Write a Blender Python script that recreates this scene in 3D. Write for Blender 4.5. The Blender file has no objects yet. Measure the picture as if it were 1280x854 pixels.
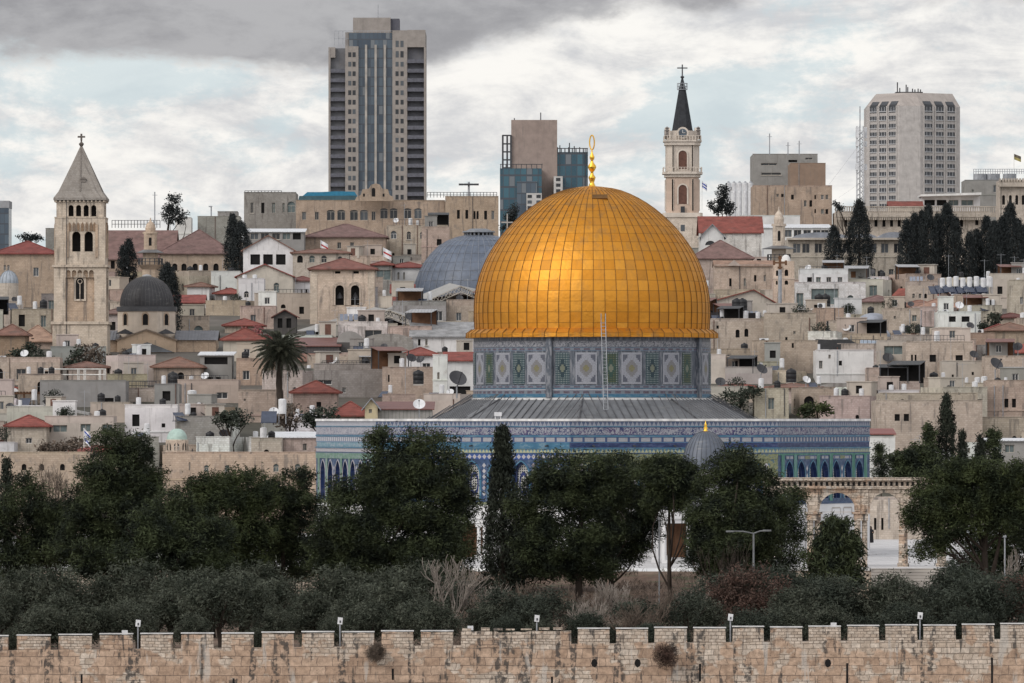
import bpy, math, random
import numpy as np
from mathutils import Vector, Matrix
R = math.radians
rng = random.Random(7)
SC = bpy.context.scene
COL = SC.collection

# ------------------------------------------------------------------ camera, sky, sun, exposure
S, HX, HY, CZ = 9030.0, 640.0, 525.0, 13.0      # focal length in photo pixels, horizon, eye height above the platform
cam_d = bpy.data.cameras.new('camera')
cam = bpy.data.objects.new('camera', cam_d); COL.objects.link(cam)
cam.location = (0, 0, CZ); cam.rotation_euler = (R(90), 0, 0)
cam_d.sensor_fit = 'HORIZONTAL'; cam_d.sensor_width = 36.0
cam_d.lens = 36.0 * S / 1280.0
cam_d.shift_x = 0.0; cam_d.shift_y = (HY - 427.0) / 1280.0
cam_d.clip_start = 1.0; cam_d.clip_end = 30000.0
SC.camera = cam
SC.view_settings.view_transform = 'Standard'; SC.view_settings.look = 'None'
SC.view_settings.gamma = 1.0; SC.view_settings.use_curve_mapping = False
SC.view_settings.exposure = 0.12
SUN_EL, SUN_AZ = R(36), R(232)
sun_d = bpy.data.lights.new('sun', 'SUN'); sun_d.energy = 1.4; sun_d.angle = R(30); sun_d.color = (1.0, 0.955, 0.895)
sun = bpy.data.objects.new('sun', sun_d); COL.objects.link(sun)
_sd = Vector((math.sin(SUN_AZ) * math.cos(SUN_EL), math.cos(SUN_AZ) * math.cos(SUN_EL), math.sin(SUN_EL)))
sun.rotation_euler = (-_sd).to_track_quat('-Z', 'Y').to_euler()
sun.location = (0, 0, 400)

# ------------------------------------------------------------------ shader expressions
class V:
    def __init__(s, nt, k): s.nt, s.k = nt, k
    def _m(s, op, b=None, c=None, swap=False):
        n = s.nt.nodes.new('ShaderNodeMath'); n.operation = op
        a = s
        if swap: a, b = b, s
        for i, v in enumerate((a, b, c)):
            if v is None: continue
            if isinstance(v, V): s.nt.links.new(v.k, n.inputs[i])
            else: n.inputs[i].default_value = v
        return V(s.nt, n.outputs[0])
    def __add__(s, b): return s._m('ADD', b)
    __radd__ = __add__
    def __mul__(s, b): return s._m('MULTIPLY', b)
    __rmul__ = __mul__
    def __sub__(s, b): return s._m('SUBTRACT', b)
    def __rsub__(s, b): return s._m('SUBTRACT', b, swap=True)
    def __truediv__(s, b): return s._m('DIVIDE', b)
    def gt(s, b): return s._m('GREATER_THAN', b)
    def lt(s, b): return s._m('LESS_THAN', b)
    def abs(s): return s._m('ABSOLUTE')
    def fract(s): return s._m('FRACT')
    def floor(s): return s._m('FLOOR')
    def min(s, b): return s._m('MINIMUM', b)
    def max(s, b): return s._m('MAXIMUM', b)
    def sm(s, a, b):
        n = s.nt.nodes.new('ShaderNodeMapRange'); n.interpolation_type = 'SMOOTHSTEP'
        s.nt.links.new(s.k, n.inputs[0]); n.inputs[1].default_value = a; n.inputs[2].default_value = b
        return V(s.nt, n.outputs[0])
    def lin(s, a, b, c, d):
        n = s.nt.nodes.new('ShaderNodeMapRange')
        s.nt.links.new(s.k, n.inputs[0])
        for i, v in enumerate((a, b, c, d)): n.inputs[1 + i].default_value = v
        return V(s.nt, n.outputs[0])

def setin(nt, inp, v):
    if isinstance(v, V): nt.links.new(v.k, inp)
    elif isinstance(v, tuple) and len(v) == 3 and inp.type == 'RGBA': inp.default_value = (*v, 1)
    else: inp.default_value = v
def xyz(nt, vec):
    n = nt.nodes.new('ShaderNodeSeparateXYZ'); nt.links.new(vec.k, n.inputs[0])
    return [V(nt, n.outputs[i]) for i in range(3)]
def vec(nt, x, y, z=0.0):
    n = nt.nodes.new('ShaderNodeCombineXYZ')
    for i, v in enumerate((x, y, z)): setin(nt, n.inputs[i], v)
    return V(nt, n.outputs[0])
def coord(nt, which):
    n = nt.nodes.new('ShaderNodeTexCoord'); return V(nt, n.outputs[which])
def noise(nt, v, scale, detail=2.0, rough=0.5, dist=0.0, color=False):
    n = nt.nodes.new('ShaderNodeTexNoise')
    nt.links.new(v.k, n.inputs['Vector'])
    n.inputs['Scale'].default_value = scale; n.inputs['Detail'].default_value = detail
    n.inputs['Roughness'].default_value = rough; n.inputs['Distortion'].default_value = dist
    return V(nt, n.outputs['Color' if color else 'Fac'])
def white(nt, v):
    n = nt.nodes.new('ShaderNodeTexWhiteNoise'); n.noise_dimensions = '3D'
    nt.links.new(v.k, n.inputs['Vector']); return V(nt, n.outputs['Value'])
def mix(nt, f, a, b, mode='MIX'):
    n = nt.nodes.new('ShaderNodeMix'); n.data_type = 'RGBA'; n.blend_type = mode
    setin(nt, n.inputs[0], f); setin(nt, n.inputs[6], a); setin(nt, n.inputs[7], b)
    return V(nt, n.outputs[2])
def scale_col(nt, c, f):
    n = nt.nodes.new('ShaderNodeVectorMath'); n.operation = 'SCALE'
    nt.links.new(c.k, n.inputs[0]); setin(nt, n.inputs[3], f); return V(nt, n.outputs[0])
def objinfo(nt, out): 
    n = nt.nodes.new('ShaderNodeObjectInfo'); return V(nt, n.outputs[out])
def brick(nt, v, w, h, mortar, c1, c2, cm, bias=0.0, off=0.5):
    n = nt.nodes.new('ShaderNodeTexBrick'); nt.links.new(v.k, n.inputs['Vector'])
    n.inputs['Scale'].default_value = 1.0; n.inputs['Brick Width'].default_value = w; n.inputs['Row Height'].default_value = h
    n.inputs['Mortar Size'].default_value = mortar; n.inputs['Bias'].default_value = bias; n.offset = off
    n.inputs['Mortar Smooth'].default_value = 0.3
    for k, c in (('Color1', c1), ('Color2', c2), ('Mortar', cm)): setin(nt, n.inputs[k], c)
    return V(nt, n.outputs['Color']), V(nt, n.outputs['Fac'])
MATS = {}
def material(name, fn, rough=0.85, metal=0.0, spec=0.3):
    m = bpy.data.materials.new(name); m.use_nodes = True; nt = m.node_tree
    b = nt.nodes['Principled BSDF']; b.inputs['Roughness'].default_value = rough; b.inputs['Metallic'].default_value = metal
    b.inputs['Specular IOR Level'].default_value = spec
    r = fn(nt)
    bump = None
    if isinstance(r, dict):
        if 'bump' in r:
            n = nt.nodes.new('ShaderNodeBump'); n.inputs['Strength'].default_value = r.get('bs', 0.5); n.inputs['Distance'].default_value = r.get('bd', 0.05)
            nt.links.new(r['bump'].k, n.inputs['Height']); nt.links.new(n.outputs[0], b.inputs['Normal'])
        if 'rough' in r: setin(nt, b.inputs['Roughness'], r['rough'])
        r = r['col']
    setin(nt, b.inputs['Base Color'], r)
    MATS[name] = m; return m
def plain(name, c, rough=0.7, metal=0.0, spec=0.3, var=0.25, sc=1.5):
    def f(nt):
        n = noise(nt, coord(nt, 'Object'), sc, 3)
        return scale_col(nt, mix(nt, 0.0, c, c), n.lin(0.3, 0.7, 1 - var, 1 + var))
    return material(name, f, rough, metal, spec)

# ------------------------------------------------------------------ world: nishita sky behind a layer of cloud
w = bpy.data.worlds.new('World'); SC.world = w; w.use_nodes = True
def build_world(nt):
    bg = nt.nodes['Background']; bg.inputs['Strength'].default_value = 0.1
    sky = nt.nodes.new('ShaderNodeTexSky'); sky.sky_type = 'NISHITA'; sky.sun_disc = False
    sky.sun_elevation = SUN_EL; sky.sun_rotation = SUN_AZ; sky.air_density = 1.0; sky.dust_density = 1.5
    g = coord(nt, 'Generated'); x, y, z = xyz(nt, g)
    big = noise(nt, vec(nt, x * 24.0, y * 24.0, z * 65.0), 1.0, 6.0, 0.56, 0.6)
    mid = noise(nt, vec(nt, x * 44.0 + 7.3, y * 44.0, z * 115.0), 1.0, 7.0, 0.60, 0.5)
    fine = noise(nt, vec(nt, x * 120.0 + 3.1, y * 120.0, z * 230.0), 1.0, 6.0, 0.68)
    shade = (mid * 0.7 + fine * 0.3).sm(0.37, 0.60)
    cl = mix(nt, shade, (0.58, 0.585, 0.61), (0.93, 0.905, 0.87))
    gap = (big * 0.7 + fine * 0.3).sm(0.50, 0.40)
    cl = mix(nt, gap * 0.75, cl, (0.57, 0.67, 0.71))
    # the low dark cloud base: hangs lower on the left (south) side
    edge = z + (big - 0.5) * 0.016 + (fine - 0.5) * 0.006 - x.sm(-0.025, 0.025) * 0.0105
    dark = edge.sm(0.0466, 0.0502)
    dcol = mix(nt, shade, (0.295, 0.29, 0.31), (0.43, 0.425, 0.44))
    hi = z.sm(0.075, 0.2)
    dcol = mix(nt, hi, dcol, mix(nt, noise(nt, g, 2.2, 4, 0.55).sm(0.35, 0.65), (0.55, 0.56, 0.60), (0.80, 0.80, 0.80)))
    col = mix(nt, dark, cl, dcol)
    # the side of the sky where the veiled sun stands is the brighter one
    east = (y * -1.0).sm(-0.2, 0.9)
    col = scale_col(nt, col, east * 0.75 + 1.0)
    col = scale_col(nt, col, 10.0)
    out = mix(nt, 0.93, V(nt, sky.outputs[0]), col)
    nt.links.new(out.k, bg.inputs['Color'])
build_world(w.node_tree)

# ------------------------------------------------------------------ mesh builder
class MB:
    def __init__(s): s.v, s.f, s.m, s.uv, s.sm = [], [], [], [], False
    def face(s, pts, m=0, uv=None):
        b = len(s.v); s.v.extend(pts); s.f.append(tuple(range(b, b + len(pts)))); s.m.append(m); s.uv.append(uv)
    def box(s, x0, x1, y0, y1, z0, z1, m=0):
        p = [(x0,y0,z0),(x1,y0,z0),(x1,y1,z0),(x0,y1,z0),(x0,y0,z1),(x1,y0,z1),(x1,y1,z1),(x0,y1,z1)]
        for q in ((0,1,5,4),(1,2,6,5),(2,3,7,6),(3,0,4,7),(4,5,6,7),(3,2,1,0)): s.face([p[i] for i in q], m)
        return s
    def prism(s, poly, y0, y1, m=0):
        """polygon in x-z (counter-clockwise seen from -y) pushed from y0 to y1"""
        n = len(poly)
        s.face([(a, y0, c) for a, c in poly], m); s.face([(a, y1, c) for a, c in reversed(poly)], m)
        for i in range(n):
            a, b = poly[i], poly[(i + 1) % n]
            s.face([(b[0], y0, b[1]), (a[0], y0, a[1]), (a[0], y1, a[1]), (b[0], y1, b[1])], m)
        return s
    def vprism(s, poly, z0, z1, m=0, top=None):
        """plan polygon (counter-clockwise from above) raised from z0 to z1; top = other polygon at z1"""
        t = top or poly; n = len(poly)
        s.face([(a, b, z1) for a, b in t], m); s.face([(a, b, z0) for a, b in reversed(poly)], m)
        for i in range(n):
            j = (i + 1) % n
            s.face([(*poly[i], z0), (*poly[j], z0), (*t[j], z1), (*t[i], z1)], m)
        return s
    def cyl(s, cx, cy, z0, z1, r0, r1=None, n=10, m=0):
        r1 = r0 if r1 is None else r1
        a = [(cx + r0 * math.cos(2*math.pi*i/n), cy + r0 * math.sin(2*math.pi*i/n)) for i in range(n)]
        b = [(cx + r1 * math.cos(2*math.pi*i/n), cy + r1 * math.sin(2*math.pi*i/n)) for i in range(n)]
        return s.vprism(a, z0, z1, m, b)
    def lathe(s, prof, n=32, cx=0, cy=0, a0=0.0, a1=360.0, m=0, mf=None):
        """profile [(r, z)] from bottom to top"""
        k = n if a1 - a0 >= 360 else n + 1
        base = len(s.v)
        for r, z in prof:
            for i in range(k):
                a = R(a0 + (a1 - a0) * i / n); s.v.append((cx + r * math.cos(a), cy + r * math.sin(a), z))
        L = 0
        for j in range(len(prof) - 1):
            for i in range(n):
                i2 = (i + 1) % k
                s.f.append((base + j*k + i, base + j*k + i2, base + (j+1)*k + i2, base + (j+1)*k + i))
                s.m.append(m)
                s.uv.append([(i, j), (i + 1, j), (i + 1, j + 1), (i, j + 1)])
        return s
    def tube(s, pts, rad, n=6, m=0, cap=True):
        pts = [Vector(p) for p in pts]
        rs = rad if isinstance(rad, (list, tuple)) else [rad] * len(pts)
        base = len(s.v); prev = None
        for i, p in enumerate(pts):
            t = (pts[min(i + 1, len(pts) - 1)] - pts[max(i - 1, 0)])
            t = t.normalized() if t.length > 1e-9 else Vector((0, 0, 1))
            u = t.orthogonal().normalized() if prev is None else (prev - t * prev.dot(t)).normalized()
            prev = u; w_ = t.cross(u)
            for k in range(n):
                a = 2 * math.pi * k / n; q = p + (u * math.cos(a) + w_ * math.sin(a)) * rs[i]; s.v.append(tuple(q))
        for i in range(len(pts) - 1):
            for k in range(n):
                k2 = (k + 1) % n
                s.f.append((base + i*n + k, base + i*n + k2, base + (i+1)*n + k2, base + (i+1)*n + k)); s.m.append(m); s.uv.append(None)
        if cap:
            s.f.append(tuple(base + k for k in reversed(range(n)))); s.m.append(m); s.uv.append(None)
            e = base + (len(pts) - 1) * n
            s.f.append(tuple(e + k for k in range(n))); s.m.append(m); s.uv.append(None)
        return s
    def xf(s, mat, start=0):
        s.v[start:] = [tuple(mat @ Vector(p)) for p in s.v[start:]]; return s
    def mesh(s, name, mats, smooth=False):
        me = bpy.data.meshes.new(name); me.from_pydata(s.v, [], s.f)
        for mm in (mats if isinstance(mats, (list, tuple)) else [mats]): me.materials.append(MATS[mm] if isinstance(mm, str) else mm)
        if any(s.m): me.polygons.foreach_set('material_index', s.m)
        if any(u is not None for u in s.uv):
            lay = me.uv_layers.new(name='UVMap'); fl = []
            for f, u in zip(s.f, s.uv):
                for i in range(len(f)): fl.extend(u[i] if u else (0.0, 0.0))
            lay.data.foreach_set('uv', fl)
        if smooth: me.polygons.foreach_set('use_smooth', [True] * len(s.f))
        me.update(); return me
    def obj(s, name, mats, parent=None, smooth=False, color=None):
        o = link(name, s.mesh(name, mats, smooth), parent)
        if color: o.color = (*color, 1)
        return o
def link(name, me, parent=None, loc=None, rz=0.0, color=None):
    o = bpy.data.objects.new(name, me); COL.objects.link(o)
    if parent is not None: o.parent = parent
    if loc is not None: o.location = loc
    if rz: o.rotation_euler = (0, 0, rz)
    if color: o.color = (*color, 1)
    return o
def tag(o, label, cat, group=None):
    o['label'] = label; o['category'] = cat
    if group: o['group'] = group
    return o
def struct(o, kind='structure'): o['kind'] = kind; return o
def thing(name, label, cat, loc=(0, 0, 0), rz=0.0, group=None):
    o = link(name, None, None, loc, rz); o.empty_display_size = 0.5
    return tag(o, label, cat, group) if label else o
AUTO = []                                         # things whose label is worded at the end, from what they look like and stand near
def auto(o, look, cat, group, px, py): AUTO.append((o, look, cat, group, px, py)); return o
def X(px, D): return (px - HX) * D / S
def Z(py, D): return CZ + (HY - py) * D / S
# the hillside: height and the distance at which the ground shows at a given picture height
PROF = [(800, 0.0), (828, 1.0), (850, 5.4), (900, 13.0), (1000, 22.0), (1100, 29.0), (1250, 36.0), (1400, 42.5), (1600, 48.0), (2600, 54.0), (9000, 60.0)]
def ground(D):
    for (a, za), (b, zb) in zip(PROF, PROF[1:]):
        if D <= b: return za + (zb - za) * max(0, (D - a)) / (b - a)
    return PROF[-1][1]
def Dof(py):
    lo, hi = 828.0, 1420.0
    for _ in range(40):
        mid = (lo + hi) / 2
        if HY - (ground(mid) - CZ) * S / mid > py: lo = mid
        else: hi = mid
    return lo
# ------------------------------------------------------------------ materials
def wallcoord(nt):
    x, y, z = xyz(nt, coord(nt, 'Object')); return x + y, z, vec(nt, x, y, z)
def m_stone(nt, bw=0.40, bh=0.24, amt=1.0):
    u, z, o = wallcoord(nt); c = objinfo(nt, 'Color'); rnd = objinfo(nt, 'Random')
    b, fac = brick(nt, vec(nt, u + rnd * 7.0, z), bw, bh, 0.03, (1.09, 1.08, 1.07), (0.90, 0.87, 0.84), (0.86, 0.83, 0.80))
    col = mix(nt, 1.0, c, b, 'MULTIPLY')
    n1 = noise(nt, vec(nt, u + rnd * 50.0, z, rnd * 9.0), 0.35, 5, 0.65).lin(0.3, 0.7, 0.78, 1.18)
    st = noise(nt, vec(nt, u * 1.6 + rnd * 31.0, z * 0.16, rnd * 5.0), 1.0, 4, 0.65).sm(0.53, 0.66)
    blot = noise(nt, vec(nt, u + rnd * 11.0, z * 0.8, 3.0), 0.9, 5, 0.7).sm(0.55, 0.70)
    col = scale_col(nt, col, n1)
    col = mix(nt, st * 0.6, col, (0.12, 0.105, 0.095))
    col = mix(nt, blot * 0.5, col, (0.17, 0.15, 0.135))
    return dict(col=col, bump=fac, bs=0.2, bd=0.03)
material('stone', m_stone, 0.9)
def m_plaster(nt):
    u, z, o = wallcoord(nt); c = objinfo(nt, 'Color'); rnd = objinfo(nt, 'Random')
    n1 = noise(nt, vec(nt, u + rnd * 50.0, z, rnd * 9.0), 0.5, 5, 0.65).lin(0.3, 0.7, 0.82, 1.12)
    st = noise(nt, vec(nt, u * 2.2 + rnd * 31.0, z * 0.14, rnd * 5.0), 1.0, 4, 0.65).sm(0.55, 0.74)
    bl = noise(nt, vec(nt, u + rnd * 11.0, z, 3.0), 0.7, 4, 0.7).sm(0.60, 0.76)
    col = scale_col(nt, c, n1)
    col = mix(nt, st * 0.55, col, (0.17, 0.15, 0.135))
    return mix(nt, bl * 0.45, col, (0.26, 0.22, 0.19))
material('plaster', m_plaster, 0.9)
def m_rooftile(nt):
    x, y, z = xyz(nt, coord(nt, 'Object')); c = objinfo(nt, 'Color'); rnd = objinfo(nt, 'Random')
    n1 = noise(nt, vec(nt, x + rnd * 40.0, y, z), 0.8, 5, 0.7).lin(0.3, 0.7, 0.62, 1.3)
    rows = (z * 4.5).fract().sm(0.0, 0.4).lin(0, 1, 0.72, 1.06)
    cols = ((x + y) * 3.3).fract().sm(0.0, 0.5).lin(0, 1, 0.82, 1.05)
    dirt = noise(nt, vec(nt, x, y + rnd * 20.0, z), 0.45, 4, 0.7).sm(0.54, 0.72)
    col = scale_col(nt, c, n1 * rows * cols)
    return mix(nt, dirt * 0.5, col, (0.09, 0.075, 0.065))
material('roof_tile', m_rooftile, 0.9)
def m_tin(nt):
    x, y, z = xyz(nt, coord(nt, 'Object')); c = objinfo(nt, 'Color')
    rib = ((x + y * 0.3) * 2.2).fract().sm(0.0, 0.25).lin(0, 1, 0.6, 1.05)
    n1 = noise(nt, vec(nt, x, y, z), 0.9, 5, 0.7)
    return mix(nt, n1.sm(0.55, 0.72) * 0.4, scale_col(nt, c, rib * n1.lin(0.3, 0.7, 0.75, 1.15)), (0.16, 0.11, 0.08))
material('sheet_metal', m_tin, 0.55, 0.0, 0.4)
def m_tint(nt):
    n = noise(nt, coord(nt, 'Object'), 2.0, 4, 0.6); return scale_col(nt, objinfo(nt, 'Color'), n.lin(0.3, 0.7, 0.8, 1.15))
material('paint', m_tint, 0.6)
material('cloth', m_tint, 0.95)
def m_pane(nt):
    u, z, o = wallcoord(nt); rnd = objinfo(nt, 'Random')
    bars = ((u * 2.0).fract() - 0.5).abs().lt(0.06)
    return mix(nt, rnd.gt(0.72), (0.018, 0.02, 0.024), (0.07, 0.08, 0.09))
material('pane', m_pane, 0.25, 0.0, 0.5)
plain('window_frame', (0.42, 0.38, 0.33), 0.8)
plain('white_frame', (0.62, 0.6, 0.57), 0.7)
plain('shutter', (0.13, 0.16, 0.16), 0.7)
plain('dark_gap', (0.012, 0.011, 0.011), 0.95, var=0.3)
plain('white_plastic', (0.62, 0.62, 0.63), 0.5, var=0.18)
plain('black_plastic', (0.018, 0.018, 0.02), 0.5)
plain('grey_metal', (0.30, 0.31, 0.33), 0.5)
plain('lamp_metal', (0.16, 0.165, 0.17), 0.6)
plain('dark_metal', (0.05, 0.05, 0.055), 0.5)
plain('solar_glass', (0.035, 0.045, 0.075), 0.15, spec=0.6)
plain('wood_brown', (0.13, 0.065, 0.035), 0.8)
plain('rust_roof', (0.12, 0.06, 0.045), 0.85)
plain('tree_bark', (0.040, 0.030, 0.024), 0.95)
plain('grey_bark', (0.22, 0.19, 0.165), 0.95)
plain('gold_leaf', (0.85, 0.50, 0.07), 0.28, 1.0)
plain('copper_dark', (0.17, 0.085, 0.025), 0.5, 0.6)
plain('marble_white', (0.66, 0.65, 0.65), 0.6, var=0.12, sc=0.4)
plain('coping', (0.58, 0.57, 0.56), 0.7)
plain('slate_dark', (0.022, 0.024, 0.028), 0.6, var=0.35)
plain('skin', (0.35, 0.2, 0.13), 0.6)
plain('black_cloth', (0.012, 0.012, 0.014), 0.9)
plain('balcony_slab', (0.115, 0.115, 0.135), 0.7)
plain('concrete', (0.36, 0.33, 0.30), 0.9, sc=0.4)

def m_foliage(dark, light, fr=0.6):
    def f(nt):
        o = coord(nt, 'Object'); rnd = objinfo(nt, 'Random')
        x, y, z = xyz(nt, o)
        n = noise(nt, vec(nt, x + rnd * 30.0, y, z), fr, 4, 0.65).sm(0.38, 0.62)
        n2 = noise(nt, vec(nt, x, y + rnd * 9.0, z), 6.0, 2).lin(0.3, 0.7, 0.7, 1.25)
        return scale_col(nt, mix(nt, n, dark, light), n2)
    return f
material('pine_needles', m_foliage((0.009, 0.014, 0.008), (0.048, 0.061, 0.025)), 0.85)
material('pine_needles_green', m_foliage((0.013, 0.020, 0.008), (0.054, 0.068, 0.024)), 0.85)
material('cypress_needles', m_foliage((0.012, 0.016, 0.011), (0.030, 0.036, 0.024)), 0.9)
material('cypress_needles_hazed', m_foliage((0.018, 0.022, 0.023), (0.032, 0.037, 0.037)), 0.9)  # far trees: the blue of distance haze is mixed into the needle colour
material('olive_leaves', m_foliage((0.018, 0.024, 0.014), (0.082, 0.090, 0.066), 1.2), 0.8)
material('olive_leaves_dark', m_foliage((0.012, 0.018, 0.011), (0.054, 0.064, 0.047), 1.2), 0.8)
material('rust_leaves', m_foliage((0.050, 0.033, 0.026), (0.105, 0.062, 0.048), 1.4), 0.9)
material('palm_leaves', m_foliage((0.034, 0.038, 0.026), (0.085, 0.088, 0.062)), 0.7)
material('dry_twigs', m_foliage((0.075, 0.058, 0.045), (0.16, 0.125, 0.10), 1.4), 0.95)
material('pink_blossom', m_foliage((0.18, 0.06, 0.06), (0.32, 0.12, 0.12), 1.4), 0.95)

# ground
def m_dirt(nt):
    x, y, z = xyz(nt, coord(nt, 'Object')); v = vec(nt, x, y, z)
    a = noise(nt, v, 0.12, 5, 0.65).sm(0.35, 0.65); b = noise(nt, v, 1.6, 5, 0.7)
    c = mix(nt, a, (0.11, 0.070, 0.050), (0.17, 0.12, 0.09))
    c = mix(nt, noise(nt, v, 0.45, 4).sm(0.55, 0.68), c, (0.07, 0.075, 0.04))
    return dict(col=scale_col(nt, c, b.lin(0.3, 0.7, 0.6, 1.35)), bump=b, bs=0.6, bd=0.1)
material('earth', m_dirt, 0.95)
def m_paving(nt):
    x, y, z = xyz(nt, coord(nt, 'Object'))
    b, f = brick(nt, vec(nt, x, y), 1.4, 0.9, 0.02, (0.56, 0.55, 0.55), (0.47, 0.46, 0.46), (0.33, 0.31, 0.30))
    n = noise(nt, vec(nt, x, y, 0.0), 0.25, 5, 0.65).lin(0.3, 0.7, 0.8, 1.15)
    return scale_col(nt, b, n)
material('paving', m_paving, 0.7)
def m_hill(nt):
    x, y, z = xyz(nt, coord(nt, 'Object')); v = vec(nt, x, y, z)
    n = noise(nt, v, 0.2, 6, 0.7)
    return scale_col(nt, mix(nt, noise(nt, v, 0.05, 3).sm(0.4, 0.6), (0.13, 0.115, 0.10), (0.085, 0.08, 0.065)), n.lin(0.3, 0.7, 0.6, 1.2))
material('hill_ground', m_hill, 0.95)

# rampart
def m_rampart(nt, bw=1.05, bh=0.62, pale=0.0):
    x, y, z = xyz(nt, coord(nt, 'Object')); u = x + y
    warp = noise(nt, vec(nt, u * 0.05, z * 1.1, 1.0), 1.0, 2) * 0.55 + noise(nt, vec(nt, u * 1.5, z * 1.5, 1.0), 1.0, 2) * 0.09
    b1, f1 = brick(nt, vec(nt, u + warp, z + warp), bw, bh, 0.022, (0.50, 0.365, 0.27), (0.36, 0.25, 0.178), (0.23, 0.17, 0.13))
    b2, f2 = brick(nt, vec(nt, u + warp + 0.31, z + warp), bw * 0.62, bh * 0.58, 0.022, (0.565, 0.485, 0.405), (0.44, 0.355, 0.28), (0.25, 0.20, 0.16))
    sel = noise(nt, vec(nt, u * 0.42, z * 0.5, 4.0), 1.0, 3, 0.6)
    top = z.lin(-2.0, -3.3, 0.20, -0.07)            # repaired courses near the top are the paler, smaller stones
    east = u.lin(-20, 36, -0.09, 0.06)
    f = ((sel - 0.5) * 1.7 + 0.5 + top * 0.8 + east + pale + noise(nt, vec(nt, u * 1.7, z * 1.9, 14.0), 1.0, 2) * 0.30 - 0.15).sm(0.46, 0.56)
    c = mix(nt, f, b1, b2)
    per = noise(nt, vec(nt, u, z, 2.0), 2.6, 3, 0.7).lin(0.3, 0.7, 0.66, 1.28)
    c = scale_col(nt, c, per)
    st = noise(nt, vec(nt, u * 1.35, z * 0.13, 6.0), 1.0, 3, 0.6).sm(0.53, 0.60)
    brk = noise(nt, vec(nt, u * 2.4, z * 2.2, 8.0), 1.0, 3, 0.6).sm(0.42, 0.56)
    c = mix(nt, st * brk * 0.85, c, (0.055, 0.052, 0.050))
    ws = noise(nt, vec(nt, u * 1.1 + 40.0, z * 0.16, 2.0), 1.0, 3, 0.6).sm(0.60, 0.68)
    c = mix(nt, ws * 0.6, c, (0.50, 0.47, 0.43))
    pit = noise(nt, vec(nt, u, z, 5.0), 5.0, 3, 0.7).sm(0.63, 0.70)
    c = mix(nt, pit * 0.7, c, (0.05, 0.042, 0.036))
    h = f1 * (1.0 - f) + f2 * f
    return dict(col=c, bump=h * -1.0 + per * 0.5, bs=0.8, bd=0.06)
material('rampart_stone', m_rampart, 0.95)
material('merlon_stone', lambda nt: m_rampart(nt, 0.7, 0.38, 0.0), 0.95)
plain('tower_pane', (0.055, 0.058, 0.065), 0.35, spec=0.4, var=0.5, sc=0.3)
plain('mast_white', (0.5, 0.5, 0.51), 0.6)
material('old_ashlar', lambda nt: m_rampart(nt, 0.9, 0.5, 0.02), 0.95)

# shrine tiles; u in metres along the wall, v 0..1 across the band
def uvs(nt):
    return xyz(nt, coord(nt, 'UV'))[:2]
def speck(nt, u, v, a, b, c, k=3.0):
    n = noise(nt, vec(nt, u * k, v * k, 0.0), 1.0, 3, 0.7)
    return mix(nt, n.sm(0.42, 0.48), a, mix(nt, n.sm(0.52, 0.6), b, c))
def t_script(ground_c, ink, tint):
    def f(nt):
        u, v = uvs(nt)
        n = noise(nt, vec(nt, u * 2.6, v * 2.2, 0.0), 1.0, 3, 0.6, 1.5)
        line = (n - 0.5).abs().lt(0.045)
        n2 = noise(nt, vec(nt, u * 5.0, v * 2.6, 5.0), 1.0, 2, 0.5, 0.6).gt(0.57)
        edge = (v - 0.5).abs().lt(0.42)
        c = mix(nt, noise(nt, vec(nt, u * 1.2, v, 3.0), 1.0, 2).sm(0.45, 0.6), ground_c, tint)
        return mix(nt, line.max(n2) * edge, c, ink)
    return f
def t_cart(period, wid, bg_c, fg):
    def f(nt):
        u, v = uvs(nt); a = ((u / period).fract() - 0.5).abs(); b = (v - 0.5).abs()
        inn = a.lt(wid / 2) * b.lt(0.34)
        orn = noise(nt, vec(nt, u * 4.0, v * 3.0, 0.0), 1.0, 2, 0.6, 1.0).gt(0.56)
        c = mix(nt, orn * 0.45, fg, (0.20, 0.17, 0.22))
        brd = b.gt(0.44)
        return mix(nt, brd, mix(nt, inn, bg_c, c), (0.10, 0.22, 0.36))
    return f
def t_diam(period, bg_c, fg):
    def f(nt):
        u, v = uvs(nt); a = ((u / period).fract() - 0.5).abs(); b = (v - 0.5).abs()
        d = a + b
        return mix(nt, d.lt(0.43), bg_c, mix(nt, d.lt(0.14), fg, (0.33, 0.27, 0.26)))
    return f
def t_dots(period, bg_c, fg, alt):
    def f(nt):
        u, v = uvs(nt); q = (u / period).fract() - 0.5
        tri = (q.abs() * 2.0 + v).lt(0.95)
        n = noise(nt, vec(nt, u * 3.0, v * 2.0, 1.0), 1.0, 2)
        return mix(nt, tri, mix(nt, n.sm(0.45, 0.6), bg_c, alt), fg)
    return f
def t_field(a, b, c, k=2.2):
    def f(nt):
        u, v = uvs(nt); return speck(nt, u, v, a, b, c, k)
    return f
LIL = (0.255, 0.258, 0.285)
material('tile_script', t_script((0.022, 0.032, 0.095), LIL, (0.06, 0.042, 0.105)), 0.35, spec=0.4)
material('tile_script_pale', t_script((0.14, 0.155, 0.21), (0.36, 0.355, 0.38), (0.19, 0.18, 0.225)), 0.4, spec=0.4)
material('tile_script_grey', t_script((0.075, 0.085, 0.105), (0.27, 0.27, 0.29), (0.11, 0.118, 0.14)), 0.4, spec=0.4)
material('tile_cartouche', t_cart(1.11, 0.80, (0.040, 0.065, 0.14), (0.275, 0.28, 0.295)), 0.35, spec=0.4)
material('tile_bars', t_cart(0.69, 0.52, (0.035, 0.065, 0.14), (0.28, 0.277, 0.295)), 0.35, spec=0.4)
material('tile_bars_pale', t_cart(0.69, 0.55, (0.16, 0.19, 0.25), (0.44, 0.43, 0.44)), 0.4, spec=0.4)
material('tile_diamond', t_diam(0.52, (0.026, 0.062, 0.20), (0.36, 0.345, 0.355)), 0.35, spec=0.4)
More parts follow.
